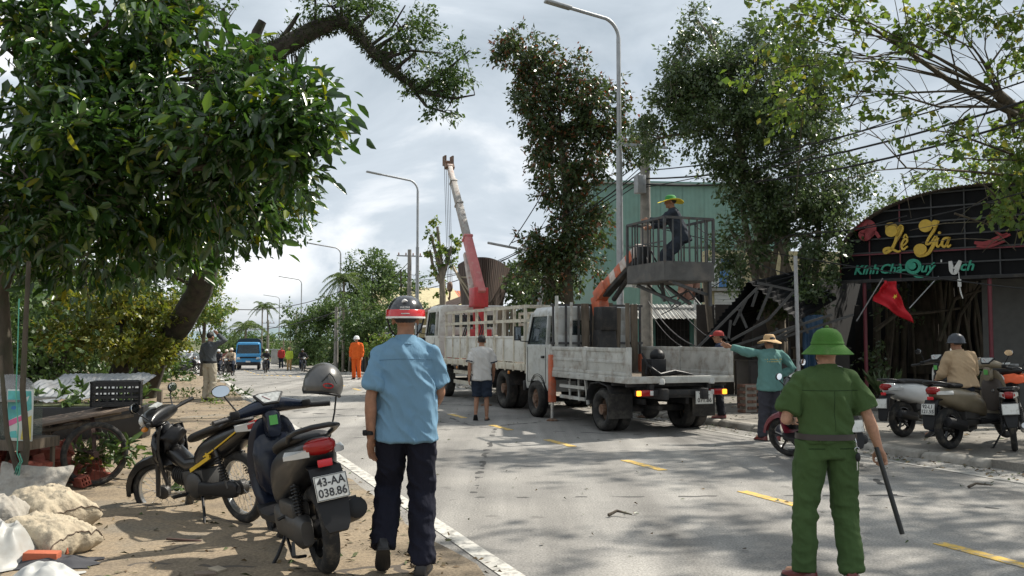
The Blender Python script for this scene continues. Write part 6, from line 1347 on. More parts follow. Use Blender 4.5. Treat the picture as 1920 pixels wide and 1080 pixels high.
def place(t, loc, rz, lean=0.0, sc=1.0, steer=0.0):
    t.rotation_mode = 'ZYX'; t.location = loc; t.rotation_euler = (0, lean, rz); t.scale = (sc, sc, sc); return t

# near pair on the left verge
p = G(607, 1076, VERGE); p.z = VERGE
sc1 = scooter('dark_scooter', 'dark blue scooter parked nearest on the verge, plate 43-AA 038.86, helmet on its handlebar', bk_navy, bk_grey, ['43-AA', '038.86'], bk_navy)
place(sc1, p + Vector((.02, .02, 0)), R(27), R(-9), 1.11)
pf = G(303, 944, VERGE); pr = G(466, 980, VERGE); pf.z = pr.z = VERGE
ub = underbone('black_underbone_bike', 'black step-through motorbike with yellow flashes leaning on its stand behind the scooter', bk_black, sticker_y, ['97', '3'])
dv = pf - pr; steer(ub, R(30)); place(ub, pr, math.atan2(-dv.x, dv.y), R(-11), 1.07)
# helmet hanging on the scooter's right mirror mount
hg = pm('helmet_silver_grey', (0.095, 0.092, 0.088), .35, metal=.4, var=.15, coat=.3)
hc = A(606, 722, 6.85)
hel = empty('open_face_helmet', hc, 0, 'silver-grey open-face helmet hung on the near scooter\'s handlebar', 'helmet')
m = MB(); n_, r_ = 28, .138
vs = []; rows = 14
for i in range(rows + 1):
    for j in range(n_ + 1):
        t_ = 2 * math.pi * j / n_; f = (i / rows); lim = 2.02 - .62 * max(0, math.cos(t_)) ** 1.2 - .18 * max(0, -math.cos(t_)); ph = lim * f
        vs.append((r_ * .92 * math.sin(ph) * math.sin(t_), r_ * 1.08 * math.sin(ph) * math.cos(t_), r_ * math.cos(ph) * 1.0))
m.add(vs, [(i * (n_ + 1) + j, i * (n_ + 1) + j + 1, (i + 1) * (n_ + 1) + j + 1, (i + 1) * (n_ + 1) + j) for i in range(rows) for j in range(n_)])
me = m.mesh('shell', hg, smooth=70); me = bake(me, 'shell', [('SOLIDIFY', dict(thickness=.012, offset=-1))]); so_ = obj('shell', me, hel)
m = MB(); vs2 = [tuple(Vector(v) * .90) for v in vs]; m.add(vs2, [(i * (n_ + 1) + j, i * (n_ + 1) + j + 1, (i + 1) * (n_ + 1) + j + 1, (i + 1) * (n_ + 1) + j) for i in range(rows) for j in range(n_)]); m.build('lining', black_pl, hel, smooth=70)
edge = [Vector(vs[rows * (n_ + 1) + j]) for j in range(n_ + 1)]; tx(hel, 'rim_trim', black_pl, edge, .008, 6)
m = MB(); m.tube([(.05, -.148, .03), (.02, -.146, .07), (0, -.130, .085), (-.02, -.144, .07), (-.05, -.148, .03)], [.003, .005, .006, .005, .003], 5); m.build('crest_mark', pm('dark_mark', (0.05, 0.05, 0.05), .5), hel)
m = MB(); m.tube([(.032 * math.cos(a) + .0, -.149 + .003 * abs(math.cos(a)), .012 + .013 * math.sin(a)) for a in np.linspace(0, 6.283, 17)], .004, 5); m.build('oval_badge', hl_red, hel)
tx(hel, 'chin_strap', hose, [(.10, .02, -.06), (.105, .01, -.16), (.10, .0, -.25), (.10, .0, -.31)], .006, 6); tx(hel, 'chin_strap', hose, [(.10, 0, -.31), (.07, 0, -.315), (.10, 0, -.325), (.13, .0, -.33), (.14, 0, -.36)], .006, 6)
hel.scale = (1.16, 1.16, 1.22); hel.rotation_mode = 'XYZ'; hel.rotation_euler = (R(4), R(8), R(24))

# right-hand forecourt
white_b = pm('scooter_white', (0.60, 0.61, 0.60), .3, var=.06, coat=.4); beige_b = pm('scooter_beige', (0.20, 0.165, 0.11), .4, var=.1, coat=.25); red_b = pm('scooter_dark_red', (0.16, 0.010, 0.022), .3, var=.1, coat=.4)
p = G(1672, 820, APRON); p.z = APRON
ws = scooter('white_scooter', 'white scooter with black seat parked nose right on the forecourt', white_b, white_b, [], bk_black, 'scooters parked on the forecourt'); place(ws, p + Vector((.22, .05, 0)), R(-62), R(-7), 1.04)
p = G(1783, 842, APRON); p.z = APRON
bs = scooter('beige_scooter', 'beige scooter on the forecourt under the man in the tan jacket, plate 92-L1', beige_b, beige_b, ['92-L1', '121.55'], beige_b, 'scooters parked on the forecourt', inner=pm('brown_panel', (0.07, 0.055, 0.045), .6)); place(bs, p, R(-60), R(-4), 1.06)
p = G(1910, 848, APRON); p.z = APRON
eb = underbone('parked_underbone_bike', 'dark motorbike cut by the right edge with an orange cloth on its seat', bk_black, rim_alu, [], 'scooters parked on the forecourt'); place(eb, p + Vector((.02, .12, 0)), R(-28), R(-5), 1.04)
oc = pm('orange_cloth', (0.72, 0.12, 0.04), .85, var=.12)
m = MB(); vs = []; nx, ny = 14, 12
for i in range(nx):
    for j in range(ny):
        u, v = i / (nx - 1) - .5, j / (ny - 1) - .5; vs.append((u * .62, v * .5, .05 - .5 * max(0, abs(u) - .2) ** 1.3 - .3 * max(0, abs(v) - .15) + .05 * mnoise.noise((u * 7, v * 7, 2))))
m.add(vs, [(i * ny + j, (i + 1) * ny + j, (i + 1) * ny + j + 1, i * ny + j + 1) for i in range(nx - 1) for j in range(ny - 1)])
me = bake(m.mesh('orange_cloth', oc, smooth=80), 'orange_cloth', [('SOLIDIFY', dict(thickness=.03, offset=-1)), ('SUBSURF', dict(levels=1))])
oo = obj('orange_raincoat', me, None, A(1905, 708, 13.0), (0, 0, R(-28))); tag(oo, 'crumpled orange raincoat lying on the motorbike at the right edge', 'raincoat')
p = G(1478, 857, 0); p.z = 0
rs = scooter('red_scooter', 'dark red scooter half hidden behind the green officer, front wheel showing', red_b, red_b, [], bk_black); steer(rs, R(34)); dirv = Vector((-.20, .98, 0)).normalized(); place(rs, p - dirv * 1.27, math.atan2(-dirv.x, dirv.y), R(-3), 1.04)
def rider(label, bike, loc_on, shirt, trs, hat, H=1.66, turn=0.0, sleeve='long', vox=.014, foot=True, **kw):
    """seated on a bike: seat about .80 m, hands on the grips"""
    pose = dict(pel=(0, .02, .93), chest=(0, .10, 1.24), neck=(0, .13, 1.42), head=(0, .16, 1.55), shL=(-.185, .12, 1.36), elL=(-.27, .32, 1.17), wrL=(-.33, .56, 1.06), shR=(.185, .12, 1.36), elR=(.27, .32, 1.17), wrR=(.33, .56, 1.06),
                hipL=(-.09, .04, .88), knL=(-.20, .42, .72), anL=(-.17, .34, .32), hipR=(.09, .04, .88), knR=(.20, .42, .72), anR=(.17, .34, .32), toeL=(-.18, .5, .30), toeR=(.18, .5, .30))
    pose.update(kw.pop('pose', {}))
    M = Matrix.Translation(bike.location) @ Matrix.Rotation(bike.rotation_euler.z, 4, 'Z')
    return person(label, M @ Vector(loc_on), bike.rotation_euler.z + turn, H, pose, SK1, shirt, sleeve, trs, 'long', leather, True, hat, vox, seated=True, **kw)
tan_j = cloth('tan_jacket', (0.40, 0.29, 0.18), .08); dk_trs = cloth('dark_jeans', (0.02, 0.026, 0.04))
rider('man in tan jacket and dark helmet sitting sideways on the beige scooter', bs, (0, .30, .0), tan_j, dk_trs, simple_helmet(pm('helmet_slate', (0.03, 0.035, 0.045), .4), .012), 1.62, R(72), loose=1.7, vox=.012,
      pose=dict(pel=(0, .0, .92), chest=(0, .03, 1.20), neck=(0, .07, 1.38), head=(-.01, .11, 1.50), shL=(-.19, .04, 1.33), elL=(-.25, .10, 1.08), wrL=(-.18, .30, .98), shR=(.19, .04, 1.33), elR=(.25, .08, 1.08), wrR=(.18, .3, .98), knL=(-.16, .40, .72), anL=(-.16, .46, .22), toeL=(-.17, .62, .17), knR=(.10, .38, .70), anR=(.10, .42, .30), toeR=(.1, .56, .26)))
rider('rider of the dark red scooter almost hidden behind the green officer', rs, (0, .12, 0), cloth('grey_tee', (0.2, .2, .21)), cloth('khaki_shorts', (0.2, 0.16, 0.11)), simple_helmet(hl_black), 1.50, 0, 'short', .014, pose=dict(anL=(-.26, .30, .10), knL=(-.24, .36, .56), toeL=(-.28, .46, .09)))
# --- far traffic
GB = 'motorbikes waiting far down the road'
def far_bike(px, py, Y, rz, label, rlabel, shirt, hat, body=bk_black, H=1.62):
    p = A(px, py, Y); s_ = toSN(p)[0]; p.z = gz(s_) + (VERGE if toSN(p)[1] < 1.9 else 0)
    b = dup(far0, None, None, label, GB); place(b, p, rz, 0, 1.0)
    rider(rlabel, b, (0, .12, 0), shirt, dk_trs, hat, H, 0, vox=.03, group='riders far down the road')
far0 = underbone('far_motorbike', 'motorbike parked nose right in front of the white car', bk_black, rim_alu, [], GB, False)
pp = A(330, 697, 52); pp.z = gz(toSN(pp)[0]) + VERGE; place(far0, pp, R(-75), R(-5), 1.0)
hw_ = simple_helmet(hh_white); hp_ = simple_helmet(pm('helmet_cream', (0.6, .5, .42), .4)); hk_ = simple_helmet(hl_black)
far_bike(362, 698, 56, R(150), 'far motorbike with a rider beside the white car', 'rider in pale grey shirt beside the white car', cloth('pale_grey', (0.40, 0.42, 0.45)), hk_)
far_bike(413, 700, 57, R(172), 'far motorbike behind the grey-shirted man\'s shoulder', 'rider in dark jacket with white helmet just right of the grey-shirted man', cloth('dark_jk', (0.03, 0.03, 0.035)), hw_)
far_bike(426, 699, 59, R(185), 'far motorbike second left of the blue truck', 'rider in red-brown jacket left of the blue truck', cloth('redbrown', (0.25, 0.10, 0.08)), hp_)
far_bike(436, 702, 52, R(178), 'far motorbike immediately left of the blue truck', 'rider in beige jacket with pale helmet in front of the blue truck', cloth('beige_jk', (0.42, 0.34, 0.25)), hp_)
far_bike(500, 694, 62, R(190), 'far motorbike just right of the blue truck', 'rider in black with white helmet right of the blue truck', cloth('dark_jk', (0.03, 0.03, 0.035)), hw_)
far_bike(566, 693, 64, R(200), 'far motorbike right of the far traffic officer', 'rider in dark jacket right of the far traffic officer', cloth('dark_jk', (0.03, 0.03, 0.035)), hk_)
def far_person(px, py, Y, label, shirt, trs, hat=None, rz=R(180), H=1.68):
    p = A(px, py, Y); p.z = gz(toSN(p)[0]); person(label, p, rz, H, None, SK1, shirt, 'long', trs, 'long', sole_m, True, hat, .03)
far_person(542, 693, 66, 'far traffic officer in lime vest and tan uniform facing the camera', cloth('lime_vest', (0.40, 0.50, 0.06)), cloth('tan_uniform', (0.42, 0.27, 0.12)), simple_helmet(pm('officer_helmet', (0.5, .35, .15), .5)))
far_person(527, 690, 71, 'far pedestrian in red shirt left of the traffic officer', cloth('red_shirt', (0.5, 0.06, 0.05)), dk_trs, None)
far_person(478, 690, 80, 'distant bystander in dark clothes behind the blue truck', cloth('dark_jk', (0.03, 0.03, 0.035)), dk_trs, None)
# ------------------------------------------------------------------ buildings and street furniture
galv = pm('galvanised_steel', (0.34, 0.35, 0.36), .5, metal=.35, var=.12, dirt=((0.22, 0.2, 0.18), .3, 5)); conc_pole = pm('pole_concrete', (0.24, 0.225, 0.20), .9, var=.2, bump=.3, dirt=((0.12, 0.11, 0.1), .4, 4))
def street_lamp(label, px, n_, ht, arm, Y=None, tilt=0.0):
    if Y: q = A(px, 650, Y); b = Vector((q.x, Y, gz(toSN(q)[0]) + APRON))
    else: b = onroad(px, n_); b.z = gz(toSN(b)[0]) + APRON
    t = empty('street_lamp', b, ROADROT, label, 'street lamp', 'street lamps along the right of the road'); t.rotation_euler.y = tilt
    MB().tube([(0, 0, 0), (0, 0, .3), (0, 0, ht * .62)], [.11, .095, .075], 12).build('column', galv, t, smooth=50)
    pts = [(0, 0, ht * .62), (0, 0, ht - .95)] + [(-.5 + .5 * math.cos(a), 0, ht - .95 + .5 * math.sin(a)) for a in np.linspace(.15, R(72), 8)]; zt = pts[-1][2] + (arm - .35) * .14; pts.append((-arm, 0, zt))
    MB().tube(pts, [.055] * 2 + [.045] * 9, 10).build('arm', galv, t, smooth=60)
    MB().box((-arm - .30, 0, zt + .04), (.70, .20, .07), rot=(0, R(8), 0)).build('lamp_head', galv, t, bevel=.025)
    MB().box((0, 0, .10), (.3, .3, .03)).build('base_plate', galv, t); MB().box((.0, -.10, 1.0), (.10, .02, .3)).build('service_hatch', galv, t)
    return t
street_lamp('tall street lamp nearest, standing behind the bucket truck basket', 1163, 10.5, 9.92, 1.35)
street_lamp('street lamp behind the crane truck, second along the road', 782, 10.6, 9.1, 1.7)
street_lamp('third street lamp along the road, left of the areca palm', 637, 0, 9.0, 1.7, 63)
street_lamp('fourth street lamp along the road, right of the far palms', 564, 0, 8.8, 1.7, 94)
street_lamp('farthest street lamp, behind the far palms', 523, 0, 8.8, 1.7, 134)
# broken lamp behind the scorched tree
bl_ = empty('broken_street_lamp', Vector((A(1010, 640, 29).x, 29, APRON)), ROADROT, 'broken street lamp with its drooping head caught in wires left of the scorched tree', 'street lamp')
z_ = lambda px, py: A(px, py, 29) - bl_.location
Mi = Matrix.Rotation(-ROADROT, 4, 'Z')
MB().tube([(0, 0, 0), (0, 0, 2.5), Mi @ z_(1030, 480)], [.10, .08, .06], 10).build('column', galv, bl_, smooth=50); MB().tube([Mi @ z_(1030, 480), Mi @ z_(972, 465)], .04, 8).build('arm', galv, bl_); MB().bar(Mi @ z_(970, 466), Mi @ z_(914, 455), .18, .07).build('lamp_head', galv, bl_, bevel=.02)
def util_pole(label, px, ytop, Y, r=.14, box=False, arms=True):
    t_ = A(px, ytop, Y); zb = gz(toSN(t_)[0]); p = empty('utility_pole', Vector((t_.x, Y, zb)), ROADROT, label, 'utility pole', 'utility poles'); h_ = t_.z - zb
    MB().tube([(0, 0, 0), (0, 0, h_)], [r * 1.25, r * .8], 12).build('pole', conc_pole, p, smooth=50)
    if arms:
        MB().bar((-.7, 0, h_ - .35), (.7, 0, h_ - .35), .07).build('cross_arm', galv, p)
        for x in (-.6, -.2, .2, .6): MB().lathe([(.001, 0), (.03, 0), (.045, .05), (.03, .08), (.035, .12), (.001, .14)], 10, Matrix.Translation((x, 0, h_ - .31))).build('insulator', pm('insulator', (0.25, .12, .07), .3), p)
    if box: MB().box((-.22, -.1, h_ * .80), (.26, .24, .50)).build('meter_box', galv, p, bevel=.02)
    return p
util_pole('concrete utility pole with meter box right of the nearest lamp', 1209, 250, 24.5, .15, True)
util_pole('dark utility pole beside the round far tree', 556, 583, 84, .12, False)
util_pole('pale utility pole at the far end of the road near the palms', 503, 600, 100, .12, False)
util_pole('pale square pole left of the dark shed', 631, 575, 54, .12, False, False)
util_pole('old utility pole among the trees left of the second lamp', 768, 468, 49, .13, False)
# cables
wire = pm('cable', (0.014, 0.014, 0.015), .7)
def cable(p, q, sag, r=.012, n=12):
    return [Vector(p).lerp(Vector(q), i / n) - Vector((0, 0, sag * 4 * (i / n) * (1 - i / n))) for i in range(n + 1)], r
cs = []
for (a, b, sag, r) in [((1205, 320, 24.5), (2100, 90, 13), .35, .015), ((1205, 335, 24.5), (2100, 130, 13), .4, .022), ((1205, 345, 24.5), (2100, 165, 13), .5, .022), ((1205, 352, 24.5), (2100, 60, 13), .3, .012), ((1205, 420, 24.5), (2100, 560, 14), .2, .012), ((1205, 460, 24.5), (1700, 405, 19), .3, .014),
                       ((1205, 300, 24.5), (960, 455, 29), .2, .016), ((1205, 310, 24.5), (965, 470, 30), .3, .012), ((1205, 320, 24.5), (770, 545, 48), .7, .020), ((1205, 330, 24.5), (768, 525, 49), .8, .016), ((1205, 340, 24.5), (768, 515, 49), .9, .014), ((1025, 350, 27), (955, 460, 29), .05, .016), ((1030, 400, 27), (965, 500, 30), .05, .010),
                       ((768, 490, 49), (630, 585, 54), .4, .018), ((768, 500, 49), (556, 600, 84), .7, .018), ((630, 580, 54), (556, 600, 84), .5, .018), ((640, 545, 56), (300, 560, 40), .8, .022), ((556, 600, 84), (503, 612, 100), .3, .02), ((630, 585, 54), (380, 600, 120), 1.2, .03),
                       ((1240, 590, 22), (1480, 440, 20), .1, .012), ((1300, 420, 24), (1480, 515, 19), .15, .012), ((1480, 440, 20), (1920, 360, 15), .15, .012), ((1209, 470, 24.5), (1340, 640, 21), .35, .012), ((1212, 560, 24.5), (1330, 655, 20), .3, .016), ((1216, 580, 24.5), (1335, 655, 20), .4, .010)]:
    pts, r_ = cable(A(*a), A(*b), sag, r); m = MB(); m.tube(pts, r_, 5); cs.append(m)
CL = ['second highest cable from the meter-box pole to the upper right edge', 'thick third cable from the meter-box pole to the upper right edge', 'lowest thick cable from the meter-box pole to the upper right edge', 'highest thin cable from the meter-box pole to the upper right edge'] + ['slack cable from the meter-box pole down to the right edge', 'cable from the meter-box pole into the fine-leaved tree'] + ['upper cable from the meter-box pole down to the broken lamp', 'lower cable from the meter-box pole down to the broken lamp'] + ['lowest cable from the meter-box pole to the old pole by the second lamp', 'middle cable from the meter-box pole to the old pole by the second lamp', 'highest cable from the meter-box pole to the old pole by the second lamp'] + ['thick steep cable holding the broken lamp head', 'thin steep cable right of the broken lamp head'] + ['cable from the old pole to the pale square pole', 'cable from the old pole to the pole by the round far tree', 'cable from the pale square pole to the pole by the round far tree', 'long cable crossing above the road to the leaning tree', 'short cable between the two farthest poles', 'faint far cable low across the sky left of the lamps', 'tilted cable from the teal shop into the fine-leaved tree', 'cable dropping behind the basket to the collapsed canopy', 'cable over the arched shop roof', 'cable hanging from the pole behind the basket'] + ['thick loose cable drooping from the pole onto the truck side', 'thin loose cable drooping from the pole onto the truck side']
for i, m in enumerate(cs):
    o = m.build('overhead_cable', wire, None, smooth=60); tag(o, CL[i], 'cable', 'overhead cables')

# ---- corrugated sheet helper
def corrugated(w, h_, pitch, depth, nx_per=4, thick=.004):
    m = MB(); n = max(2, int(w / pitch * nx_per)); f = []; 
    top = []; bot = []
    for i in range(n + 1):
        x = -w / 2 + w * i / n; y = depth * math.sin(2 * math.pi * x / pitch); top.append((x, y))
    m.loft([[(x, y, z) for x, y in top] + [(x, y + thick, z) for x, y in reversed(top)] for z in (0, h_)])
    return m
green_sheet = pm('green_wall_sheet', (0.15, 0.26, 0.22), .6, var=.08, scale=2, dirt=((0.14, 0.22, 0.18), .3, 1.2))
pale_sheet = pm('pale_roof_sheet', (0.30, 0.30, 0.28), .65, var=.15, dirt=((0.15, 0.12, 0.10), .5, 3))
def face_cam_rot(): return 0
# green warehouse behind the trees
gw = empty('green_warehouse', Vector((A(1270, 640, 40).x, 40, 0)), ROADROT * .35, 'large green sheet-metal warehouse behind the work basket', 'building')
n_p = 9; pw = 1.0
for i in range(n_p):
    m = corrugated(pw - .01, 8.45, .20, .012); m.build('wall_panel', green_sheet, gw, loc=((i - 3.2) * pw, 0, 0), smooth=50)
m = MB(); m.box((.8, 3, 4.2), (9.0, 5.6, 8.3)); m.build('building_core', green_sheet, gw)
m = MB(); m.box((.8, 2.9, 8.52), (9.3, 6.2, .06), rot=(R(2), 0, 0)); m.build('roof_sheet', pale_sheet, gw)
m = MB(); m.box((.8, -.04, 8.47), (9.1, .06, .14)); m.build('eaves_trim', green_sheet, gw)
for zz in (2.9, 5.7): MB().box((.8, -.035, zz), (9.0, .03, .05)).build('panel_seam', green_sheet, gw)
# lower yellow-and-white house front with striped sign
yw = empty('yellow_house', Vector((A(1400, 640, 33).x, 33, 0)), ROADROT * .35, 'pale yellow upper wall and white shutter house behind the fine-leaved tree', 'building')
cream_w = pm('cream_wall', (0.46, 0.40, 0.24), .85, var=.12, dirt=((0.25, .2, .13), .3, 2)); white_sh = pm('white_shutter', (0.50, 0.51, 0.50), .6, var=.08)
MB().box((1.4, .4, 2.4), (5.6, .7, 4.8)).build('wall', cream_w, yw)
for i in range(11): MB().box((.1, -.02, 1.9 + i * .13), (2.6, .05, .118), rot=(R(12), 0, 0)).build('shutter_slat', white_sh, yw)
MB().box((.0, -.06, 3.35), (3.2, .22, .10)).build('ledge', pale_sheet, yw, bevel=.01)
blue_sg = pm('blue_sign', (0.08, 0.20, 0.42), .5); 
for i, (x0, mt) in enumerate(((-1.55, white_sh), (-1.05, blue_sg), (-.70, white_sh))):
    m = MB(); m.prism([(x0, 3.45), (x0 + .5, 3.45), (x0 + .62, 4.5), (x0 + .12, 4.5)], 0, .04, Matrix.Translation((0, .0, 0)) @ Matrix.Rotation(R(90), 4, 'X')); m.build('sign_stripe', mt, yw)
for x in np.arange(-.1, 3.9, .5): MB().box((x, .035, 4.1), (.035, .03, 1.4)).build('wall_batten', cream_w, yw)
# teal shop front at ground level with barred window and picket fence
tsY = 26.5; ts = empty('teal_shop_front', Vector((A(1275, 640, tsY).x, tsY, APRON)), ROADROT * .35, 'low teal wall with barred window and awning behind the bucket truck', 'building')
teal_w = pm('teal_wall', (0.075, 0.185, 0.165), .75, var=.1, dirt=((0.2, .25, .22), .3, 2)); shade_in = pm('interior_shade', (0.018, 0.018, 0.019), .9)  # near-black: the shade indoors is put into this colour
for x, w in ((-1.0, .5), (.95, 1.3), (2.3, 1.2)): MB().box((x, 0, 1.1), (w, .12, 2.2)).build('wall_panel', teal_w, ts, bevel=.008)
MB().box((-.2, .1, 1.15), (1.1, .05, 2.2)).build('window_dark', shade_in, ts)  # dark sheet standing in for the shade behind the bars
m = MB()
for x in np.linspace(-.68, .24, 9): m.tube([(x, -.02, .3), (x, -.02, 2.1)], .011, 6)
for z in np.linspace(.4, 2.0, 7): m.tube([(-.7, -.03, z), (.27, -.03, z)], .008, 5)
g_ = m.build('window_bars', steel_dk, ts); g_['kind'] = 'stuff'
MB().tube([(.42, -.15, 0), (.42, -.15, 2.6)], .045, 10).build('white_post', white_sh, ts); MB().box((.6, .3, 2.3), (4.6, .9, .06), rot=(R(-8), 0, 0)).build('awning', pale_sheet, ts)
for i in range(3): m = corrugated(1.5, 1.3, .12, .02); m.build('awning_sheet', pale_sheet, ts, loc=(-1 + i * 1.52, -.9, 2.05), rot=(R(-70), 0, R(3 * (i - 1))), smooth=50)
for i in range(20):
    m = MB(); m.prism([(-.032, 0), (.032, 0), (.032, .72), (0, .78), (-.032, .72)], 0, .02, Matrix.Translation((.62 + i * .12, -.6, .55)) @ Matrix.Rotation(R(90), 4, 'X')); m.build('fence_picket', teal_w, ts)
for z in (.75, 1.1): MB().box((1.75, -.57, z), (2.5, .02, .05)).build('fence_rail', teal_w, ts)
# rags, sheet and junk hung under the basket (on the shop's awning edge)
rag = pm('faded_rag', (0.36, 0.20, 0.15), .9, var=.25); rag2 = pm('black_rag', (0.02, .02, .022), .9); tarp = pm('white_tarp', (0.55, 0.55, 0.52), .7, var=.1)
def drape(name, label, cat, mat, loc, w, h_, rz, seed, group=None, amp=.08):
    m = MB(); n, k_ = 12, 12; vs = []
    for i in range(n):
        for j in range(k_):
            u, v = i / (n - 1) - .5, j / (k_ - 1); vs.append((u * w * (1 - .25 * v * abs(mnoise.noise((seed, 1, 1)))), amp * math.sin(u * 16 + seed) * (.3 + v) + amp * mnoise.noise((u * 5, v * 3, seed)), -v * h_ * (1 + .25 * mnoise.noise((u * 6, seed, 0)))))
    m.add(vs, [(i * k_ + j, (i + 1) * k_ + j, (i + 1) * k_ + j + 1, i * k_ + j + 1) for i in range(n - 1) for j in range(k_ - 1)])
    me = bake(m.mesh(name, mat, smooth=80), name, [('SOLIDIFY', dict(thickness=.012)), ('SUBSURF', dict(levels=1))]); o = obj(name, me, None, loc, (0, 0, rz)); return tag(o, label, cat, group)
drape('hanging_rag', 'faded pink rag hanging below the work basket', 'rag', rag, A(1292, 528, 22), .55, .45, .2, 3)
drape('hanging_rag', 'black tattered rag hanging below the work basket', 'rag', rag2, A(1312, 540, 21.8), .25, .35, .1, 5)
drape('white_tarpaulin', 'crumpled white tarpaulin caught behind the lamp post below the basket', 'tarpaulin', tarp, A(1190, 515, 24), .7, .35, .2, 7)
MB_ = MB(); MB_.bar((0, 0, 0), Vector(A(1335, 640, 21) - A(1322, 520, 21)), .12, .12); tag(MB_.build('leaning_post', wood_old, None, loc=A(1322, 520, 21)), 'leaning timber post right of the work basket', 'post')

# ---- collapsed black canopy with steel truss
cpY = 19.5
def W_(px, py, Y=cpY): return A(px, py, Y)
cpb = Vector((W_(1450, 660).x, cpY, APRON)); cp = empty('collapsed_canopy', cpb, 0, 'collapsed black sheet canopy with exposed grey truss behind the truck tail', 'canopy')
blk_sheet = pm('black_roof_sheet', (0.006, 0.0065, 0.008), .7, var=.2, spec=.2); truss_m = pm('truss_grey', (0.06, 0.06, 0.06), .6, metal=.3, var=.2)
def quad_sheet(c4, name, mat, par, n=26, amp=.02, org=None, m_=10):
    a, b, c, d = [Vector(p) - org for p in c4]; nrm = (b - a).cross(d - a).normalized(); m = MB(); top = []
    rows = []
    for j in range(m_ + 1):
        v = j / m_; row = []
        for i in range(n * 2 + 1):
            u = i / (n * 2); p = a.lerp(b, u).lerp(d.lerp(c, u), v); row.append(p + nrm * (amp if i % 2 else -amp) + nrm * .06 * mnoise.noise((u * 3, v * 3, 5)))
        rows.append(row)
    vs = [p for r in rows for p in r]; w = n * 2 + 1
    m.add(vs, [(j * w + i, j * w + i + 1, (j + 1) * w + i + 1, (j + 1) * w + i) for j in range(m_) for i in range(w - 1)])
    me = bake(m.mesh(name, mat, smooth=0), name, [('SOLIDIFY', dict(thickness=.006))]); return obj(name, me, par)
quad_sheet([W_(1292, 672, 18.3), W_(1402, 528, 18.8), W_(1500, 508, 22.5), W_(1390, 640, 22.2)], 'roof_sheet', blk_sheet, cp, 20, .02, cpb)
quad_sheet([W_(1402, 528, 18.8), W_(1500, 600, 18.9), W_(1570, 560, 21), W_(1500, 505, 21.6)], 'roof_sheet', blk_sheet, cp, 10, .02, cpb)
m_seg = [((1300, 660), (1420, 540), 18.3), ((1420, 530), (1490, 545), 18.4), ((1490, 545), (1440, 600), 18.4), ((1440, 600), (1330, 660), 18.4), ((1420, 545), (1410, 575), 18.4), ((1445, 540), (1420, 600), 18.4), ((1400, 560), (1375, 610), 18.4), ((1385, 580), (1400, 615), 18.4), ((1370, 600), (1365, 640), 18.4), ((1350, 625), (1370, 640), 18.4), ((1370, 650), (1560, 590), 18.6), ((1370, 665), (1600, 590), 18.8), ((1420, 650), (1500, 612), 18.7), ((1455, 615), (1475, 640), 18.8), ((1500, 600), (1515, 625), 18.8)]
for p, q, Y in m_seg: MB().bar(A(*p, Y) - cpb, A(*q, Y) - cpb, .04, .05).build('truss_bar', truss_m, cp)
for px in (1425, 1437, 1462, 1480): MB().tube([A(px, 640, 20) - cpb, Vector((A(px, 640, 20).x, 20, APRON)) - cpb], .03, 8).build('prop', truss_m, cp)
pp_ = empty('grey_pole', Vector((A(1497, 640, 17.6).x, 17.6, APRON)), 0, 'thin grey steel pole between the straw-hatted man and the officer', 'pole'); MB().tube([(0, 0, 0), (-.03, 0, 3.1)], .038, 10).build('shaft', galv, pp_, smooth=50); MB().box((0, 0, .01), (.18, .18, .02)).build('base_plate', galv, pp_)
drape('blue_tarpaulin', 'dull blue tarpaulin hanging behind the thin grey pole', 'tarpaulin', pm('blue_tarp', (0.02, 0.06, 0.12), .6), A(1525, 590, 19.6), .5, 1.3, .1, 11)
# brick pier and dark stall boxes beneath the canopy
pier = empty('brick_pier', Vector((A(1402, 690, 18.4).x, 18.4, APRON)), ROADROT, 'low brown brick pier behind the straw-hatted man\'s arm', 'pier'); brk = pm('old_brick', (0.16, 0.085, 0.06), .9, var=.3, bump=.4); 
bme = MB().box((0, 0, 0), (.19, .09, .055)).mesh('brick', brk, bevel=.005)
for r in range(9):
    for c_ in range(2):
        for d_ in range(2):
            if r % 2: obj('brick', bme, pier, (-.05 + c_ * .1, -.05 + d_ * .2, .035 + r * .064), (0, 0, R(90)))
            else: obj('brick', bme, pier, (-.1 + c_ * .2, -.05 + d_ * .1, .035 + r * .064), (0, 0, 0))
MB().box((.0, .0, .29), (.26, .2, .55)).build('mortar_core', conc, pier)
def crate_box(label, px, Y, w, d_, h_, mat):
    b = empty('stall_cabinet', Vector((A(px, 690, Y).x, Y, APRON)), ROADROT * .5, label, 'cabinet')
    MB().box((0, 0, h_ / 2), (w, d_, h_)).build('carcass', mat, b, bevel=.01); MB().box((0, -d_ / 2 - .012, h_ * .5), (w * .46, .02, h_ * .86)).build('door', mat, b, bevel=.006, loc=(-w * .24, 0, 0)); MB().box((0, -d_ / 2 - .012, h_ * .5), (w * .46, .02, h_ * .86)).build('door', mat, b, bevel=.006, loc=(w * .24, 0, 0)); MB().box((0, 0, h_ + .02), (w + .06, d_ + .06, .04)).build('top', mat, b)
dkw = pm('dark_wood_cabinet', (0.028, 0.022, 0.018), .6, var=.3)
crate_box('dark wooden stall cabinet behind the straw-hatted man', 1440, 19.8, 1.2, .6, 1.0, dkw); crate_box('second dark stall cabinet deeper under the collapsed canopy', 1540, 21.2, 1.1, .6, 1.25, dkw)
sh = empty('stall_back_wall', Vector((A(1480, 690, 24.5).x, 24.5, APRON)), ROADROT * .4, 'dark board wall closing the stall behind the collapsed canopy', 'wall')
for i in range(9): MB().box(((i - 4.5) * .52, 0, 1.2), (.5, .05, 2.4)).build('board', dkw, sh, bevel=.006)

